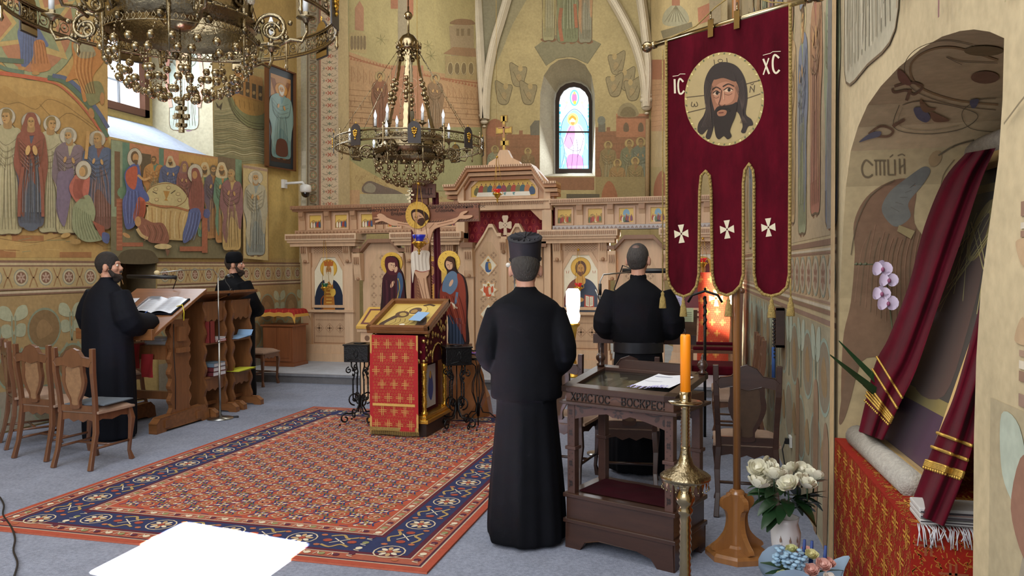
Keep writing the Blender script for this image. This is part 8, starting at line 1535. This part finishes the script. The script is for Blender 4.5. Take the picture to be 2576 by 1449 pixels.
# ================= CHANDELIERS (origin at axis, ring centre height 0)
def arc3(r, z, n=40): return [(r*math.cos(2*PI*i/n), r*math.sin(2*PI*i/n), z) for i in range(n)]
CANDLE = mat('candle_sleeve', '#c4c8cc', .4); BULB = mat('clear_bulb', '#e4ecf6', .1, alpha=.75, emit=.5)
def chandelier(label, loc, bz):
    t = thing('chandelier', label, 'chandelier', loc, 0, 'brass ring chandeliers'); R_ = .79
    b = M(); b.tube(arc3(R_, .05, 64), .008, 6, closed=True); b.tube(arc3(R_, -.05, 64), .008, 6, closed=True); b.tube(arc3(R_, .038, 64), .004, 4, closed=True); b.tube(arc3(R_, -.038, 64), .004, 4, closed=True)
    n = 72
    for k in range(n):
        a = 2*PI*k/n; T_ = lambda u, z: (R_*math.cos(a+u/R_), R_*math.sin(a+u/R_), z); rr_ = .026 if k % 2 else .018
        b.tube([T_(rr_*math.cos(q), rr_*math.sin(q)) for q in [2*PI*i/9 for i in range(9)]], .0035, 4, closed=True)
        if k % 2: b.ball(T_(0, 0), .009, 5)
        b.tube([T_(.034, -.036), T_(.026, 0), T_(.034, .036)], .0028, 4)
    b.build('pierced_ring', BRASSD, t)
    b = M(); b.lathe([(.36, .1), (.37, .09), (.345, .07), (.345, -.02), (.36, -.04), (.385, -.05), (.385, -.06), (.365, -.075), (.365, -.12), (.355, -.12), (.355, -.07), (.335, -.03), (.335, .07), (.35, .1)], n=48, cap=False)
    for k in range(36):
        a = 2*PI*k/36; b.ball((.388*math.cos(a), .388*math.sin(a), -.052), .009, 5)
        if k % 3 == 0: b.tube([(.352*math.cos(a+q/.35), .352*math.sin(a+q/.35), +.025+.03*math.sin(w)) for q, w in [(.04*math.cos(v), v) for v in [2*PI*i/10 for i in range(10)]]], .008, 5, closed=True)
    b.build('inner_drum', BRASSD, t); b = M()
    for k in range(72): a = 2*PI*k/72; b.tube([(.372*math.cos(a+q), .372*math.sin(a+q), -.137+w) for q, w in ((-.03, 0), (0, .017), (.03, 0), (0, -.017))], .003, 4, closed=True)
    b.tube(arc3(.372, -.155, 48), .003, 4, closed=True); b.build('pierced_border', BRASSD, t)
    b = M(); b.ball((0, 0, 0), .105, 24); b.tube(arc3(.108, .01, 32), .006, 6, closed=True); b.tube([(0, 0, .1), (0, 0, 1.0)], .012, 8); b.build('centre_sphere', BRASS, t)
    # garlands of balls
    for k in range(11):
        b = M(); a0_ = 2*PI*k/11; m = 8
        for s_ in (0, 1):
            for i in range(m+1):
                u = i/m; a = a0_+(1 if s_ else -1)*u*.52; r_ = .375*math.cos(u*1.25)**.8; z = -.13-.3*math.sin(u*1.4)**1.1
                b.ball((r_*math.cos(a), r_*math.sin(a), z), .0215 if i % 3 != 1 else .007, 8)
                if i < m:
                    for w in (.33, .66): u2 = (i+w)/m; a2 = a0_+(1 if s_ else -1)*u2*.52; r2 = .375*math.cos(u2*1.25)**.8; b.ball((r2*math.cos(a2), r2*math.sin(a2), -.13-.3*math.sin(u2*1.4)**1.1), .006, 4)
        b.build('ball_garland', BRASS, t)
    for k in range(6):
        a = 2*PI*k/6+.3; ca, s_ = math.cos(a), math.sin(a); P3 = lambda r, z: (r*ca, r*s_, z); b = M()
        b.tube([P3(.36, -.06)]+[P3(r, z) for r, z in spiral(.47, -.09, .09, PI, 1.2, -1)], .011, 6); b.tube([P3(r, z) for r, z in spiral(.46, -.1, .05, 0, 1.3, 1)], .009, 5); b.tube([P3(.5, -.17), P3(.56, -.14), P3(.62, -.15), P3(.645, -.1), P3(.64, -.05)], .009, 6)
        for i in range(9): b.ball(P3(.4+.02*i, -.1+.05*math.sin(i*1.7)), .014, 5)
        b.lathe([(.012, -.055), (.02, -.04), (.05, -.03), (.045, -.025), (.018, -.02), (.018, 0)], (.64*ca, .64*s_, -.0), 12, fn=lambda q, z: 1+.1*math.sin(q*6)); ao = b.build('scroll_arm', BRASSD, t)
        b = M(); b.lathe([(.014, 0), (.014, .1)], (.64*ca, .64*s_, -.02), 10); b.build('candle_sleeve', CANDLE, ao); b = M(); b.lathe([(.01, 0), (.016, .02), (.015, .035), (.006, .065), (.001, .08)], (.64*ca, .64*s_, .08), 10); b.build('bulb', BULB, ao)
        a = 2*PI*k/6; ca, s_ = math.cos(a), math.sin(a); b = M(); b.tube([(.35*ca, .35*s_, 0), (.37*ca, .37*s_, .18)], .008, 6); b.lathe([(.008, -.03), (.02, -.02), (.05, -.005), (.045, 0), (.018, 0), (.018, .02)], (.37*ca, .37*s_, .19), 12); b.tube([(.37*ca, .37*s_, -.3), (.37*ca, .37*s_, -.02)], [.004, .014], 6); ao = b.build('upright', BRASSD, t)
        b = M(); b.lathe([(.0155, 0), (.0155, .09)], (.37*ca, .37*s_, .2), 10); b.build('candle_sleeve', CANDLE, ao); b = M(); b.lathe([(.01, 0), (.018, .03), (.016, .05), (.006, .08), (.001, .1)], (.37*ca, .37*s_, .29), 10); b.build('bulb', BULB, ao)
        # toothed strap with balls
        b = M(); a = 2*PI*(k+.5)/6; ca, s_ = math.cos(a), math.sin(a); P3 = lambda u, z: (u*ca, u*s_, z); tn_ = V((-s_, ca, 0))
        for (ra_, za, rb_, zb_) in ((.1, 1.02, .16, .72), (.23, .42, .33, .05)):
            A, B_ = V(P3(ra_, za)), V(P3(rb_, zb_)); n_ = 9
            b.add([A+(B_-A)*i/n_+tn_*e*(.02+.006*(i % 2)) for i in range(n_+1) for e in (-1, 1)], [(i*2, i*2+1, i*2+3, i*2+2) for i in range(n_)])
        for u, r_ in ((.1, .024), (.3, .03), (.45, .016), (.62, .034), (.8, .026), (.95, .018)): A = V(P3(.16+.07*u, .72-.3*u)); b.ball(A, r_, 10)
        b.build('ball_strap', BRASS, t)
        b = M(); A, B_ = V(P3(.12, 1.02)), V(P3(.77, .06)); b.tube([A, B_], .0028, 4); [b.ball(A+(B_-A)*i/12, .008, 5) for i in range(1, 12)]; b.build('chain', BRASSD, t)
    for k in range(8):
        a = 2*PI*k/8+.2; P_ = V(((R_+.012)*math.cos(a), (R_+.012)*math.sin(a), 0)); n_ = V((math.cos(a), math.sin(a), 0)); tn_ = V((-math.sin(a), math.cos(a), 0)); o_ = [(-.065, -.1), (.065, -.1), (.065, .05), (.055, .085), (.03, .11), (0, .118), (-.03, .11), (-.055, .085), (-.065, .05)]
        b = M('#3a3638'); b.prism([P_+tn_*x+V((0, 0, z)) for x, z in o_], n_*.008)
        b.m = 0; b.color('#4a5878'); b.m = 1; b.prism([P_+tn_*x*.94+V((0, 0, z*.94))-n_*.003 for x, z in o_], n_*.002)
        po = b.build('arched_plaque', [PAINT, BRASS], t); b = M()
        for x, z in ((0, .02), (-.02, .04), (.02, .04), (0, -.01), (-.012, .0), (.012, 0), (0, .05), (-.018, .02), (.018, .02), (0, -.035)): b.ball(P_+tn_*x+V((0, 0, z))+n_*.012, .012, 6)
        b.tube([P_+V((0, 0, .1)), P_+V((0, 0, .14))], .004, 5); b.tube([P_+tn_*-.01+V((0, 0, .128)), P_+tn_*.01+V((0, 0, .128))], .003, 5); b.build('gilt_ornament', GOLD, po)
        a += PI/8; P_ = V(((R_)*math.cos(a), (R_)*math.sin(a), 0)); b = M(); b.tube([P_+V((0, 0, z)) for z in (-.13, -.11, -.09, -.07, 0, .07, .09, .1, .12)], [.003, .012, .006, .01, .009, .01, .006, .012, .003], 7); b.build('ring_finial', BRASS, t)
    b = M(); b.lathe([(.12, 1.02), (.125, 1.06), (.12, 1.08), (.105, 1.13), (.07, 1.18), (.03, 1.2), (.01, 1.22)], n=28)
    for k in range(20): a = 2*PI*k/20; b.tube([(.125*math.cos(a), .125*math.sin(a), 1.05), (.14*math.cos(a), .14*math.sin(a), 1.1)], [.014, .004], 5); b.ball((.125*math.cos(a), .125*math.sin(a), 1.01), .012, 6)
    for k in range(10): a = 2*PI*k/10; b.ball((.1*math.cos(a), .1*math.sin(a), .95+.02*(k % 2)), .028, 8)
    b.build('crown_cap', BRASS, t); b = M(); b.ball((0, 0, 1.4), .046, 14); b.tube([(0, 0, 1.2), (0, 0, 1.5)], .01, 6); b.tube([(0, 0, 1.4), (0, 0, 8.48-loc[2] if not bz else 9.-loc[2])], .007, 6); b.build('suspension', BRASS, t)
    b = M(); b.tube([(0, 0, -.1), (0, 0, -.46)], .004, 5); [b.ball((0, 0, -.12-i*.022), .0065, 5) for i in range(16)]; b.build('centre_chain', BRASSD, t)
    b = M(); q = b
    def cbar(x0, x1, z0, z1): b.bb(x0, x1, -.008, .008, z0, z1)
    cbar(-.012, .012, -.62, -.475); cbar(-.03, .03, -.505, -.488); cbar(-.046, .046, -.548, -.528); cbar(-.03, .03, -.59, -.574); cbar(-.012, .016, -.48, -.46); b.T = Matrix.Rotation(PI/2, 4, 'Z'); cbar(-.03, .03, -.505, -.488); cbar(-.046, .046, -.548, -.528); cbar(-.03, .03, -.59, -.574); b.build('hanging_cross', BRASSD, t)
    return t
p = atD(452, 43, 4.0); c1 = chandelier('large brass ring chandelier cut by the top of the photo, nearest the camera', (p.x, p.y, 2.97), 0)
p = atD(1030, 360, 8.5); c2 = dup(c1, (p.x, p.y, 2.98), rad(14), 'whole brass ring chandelier with electric candles hanging before the icon screen')
# ================= CAMERA, LIGHT
cd = bpy.data.cameras.new('camera'); co = bpy.data.objects.new('camera', cd); COL.objects.link(co)
cd.sensor_fit = 'HORIZONTAL'; cd.sensor_width = 36; cd.lens = 36*FX/2576; cd.clip_start = .05; cd.clip_end = 100
mtx = Matrix(((rt.x, up.x, -fw.x), (rt.y, up.y, -fw.y), (rt.z, up.z, -fw.z))).to_4x4(); mtx.translation = CAM
co.matrix_world = mtx; sc.camera = co
def area(name, loc, to, size, e, col=(1, 1, 1), sy=None, spread=180):
    l = bpy.data.lights.new(name, 'AREA'); l.energy = e; l.color = col; l.size = size; l.spread = rad(spread)
    if sy: l.shape = 'RECTANGLE'; l.size_y = sy
    o = bpy.data.objects.new(name, l); COL.objects.link(o); o.location = loc
    o.rotation_euler = (V(to)-V(loc)).to_track_quat('-Z', 'Y').to_euler(); return o
area('window_light_left', (-7.9, 8.75, 4.7), (-3, 7.0, .5), 1.3, 135, (.86, .93, 1), 1.8)
area('nave_soft_fill', (-3.2, 4.5, 8.2), (-3.2, 6, 0), 6, 430, (.97, .98, 1), 8)  # added soft fill under the ceiling, no real opening there
area('rear_soft_fill', (-2.5, -2.5, 4.5), (-3, 8, 1.5), 5, 340, (.97, .98, 1), 4)  # added frontal fill from behind the camera, no window stands there
area('apse_fill', (-3.1, 13.2, 7.6), (-3.1, 16, 2.5), 3, 130, (1, .96, .88), 2)
area('apse_window_light', (-2.98, 17.3, 4.3), (-3, 11, 1), .5, 60, (.85, .93, 1), 1.6)
pc = (fl(457, 1325)+fl(742, 1376)+fl(217, 1449)+fl(651, 1449))/4
qa, qb, qc, qd = [fl(*q) for q in ((457, 1325), (742, 1376), (640, 1470), (200, 1470))]; pt = (qa+qb+qc+qd)/4; sdir = V((.3, -.75, 1)).normalized()
s_ = area('sunbeam_through_window', pt+sdir*4.6, pt, .9, 1500, (1, .97, .9), .62, 1.)
zx = sdir; xx = (qb-qa).normalized(); xx = (xx-zx*xx.dot(zx)).normalized(); yy = zx.cross(xx); s_.matrix_world = Matrix.Translation(pt+sdir*4.6) @ Matrix(((xx.x, yy.x, zx.x), (xx.y, yy.y, zx.y), (xx.z, yy.z, zx.z))).to_4x4()
sunp = V((-1.75, 10.35, .13)); area('sunbeam_through_apse', sunp+V((.5, 2.2, 3))*1.3, sunp, .35, 60, (1, .93, .8), .3, 2)
sunp = V((.1, 11.2, 1.3)); area('sunbeam_on_brocade', sunp+V((-1.6, -3.2, 4.2))*.9, sunp, .4, 10, (1, .9, .75), .7, 2)
w_ = bpy.data.worlds.new('world'); sc.world = w_; w_.use_nodes = True; w_.node_tree.nodes['Background'].inputs[0].default_value = (.86, .92, 1, 1); w_.node_tree.nodes['Background'].inputs[1].default_value = .9
sc.view_settings.view_transform = 'Standard'; sc.view_settings.look = 'None'; sc.view_settings.exposure = .25
sc.cycles.use_denoising = True; sc.cycles.max_bounces = 8; sc.cycles.transparent_max_bounces = 12
sc.cycles.sample_clamp_indirect = 6
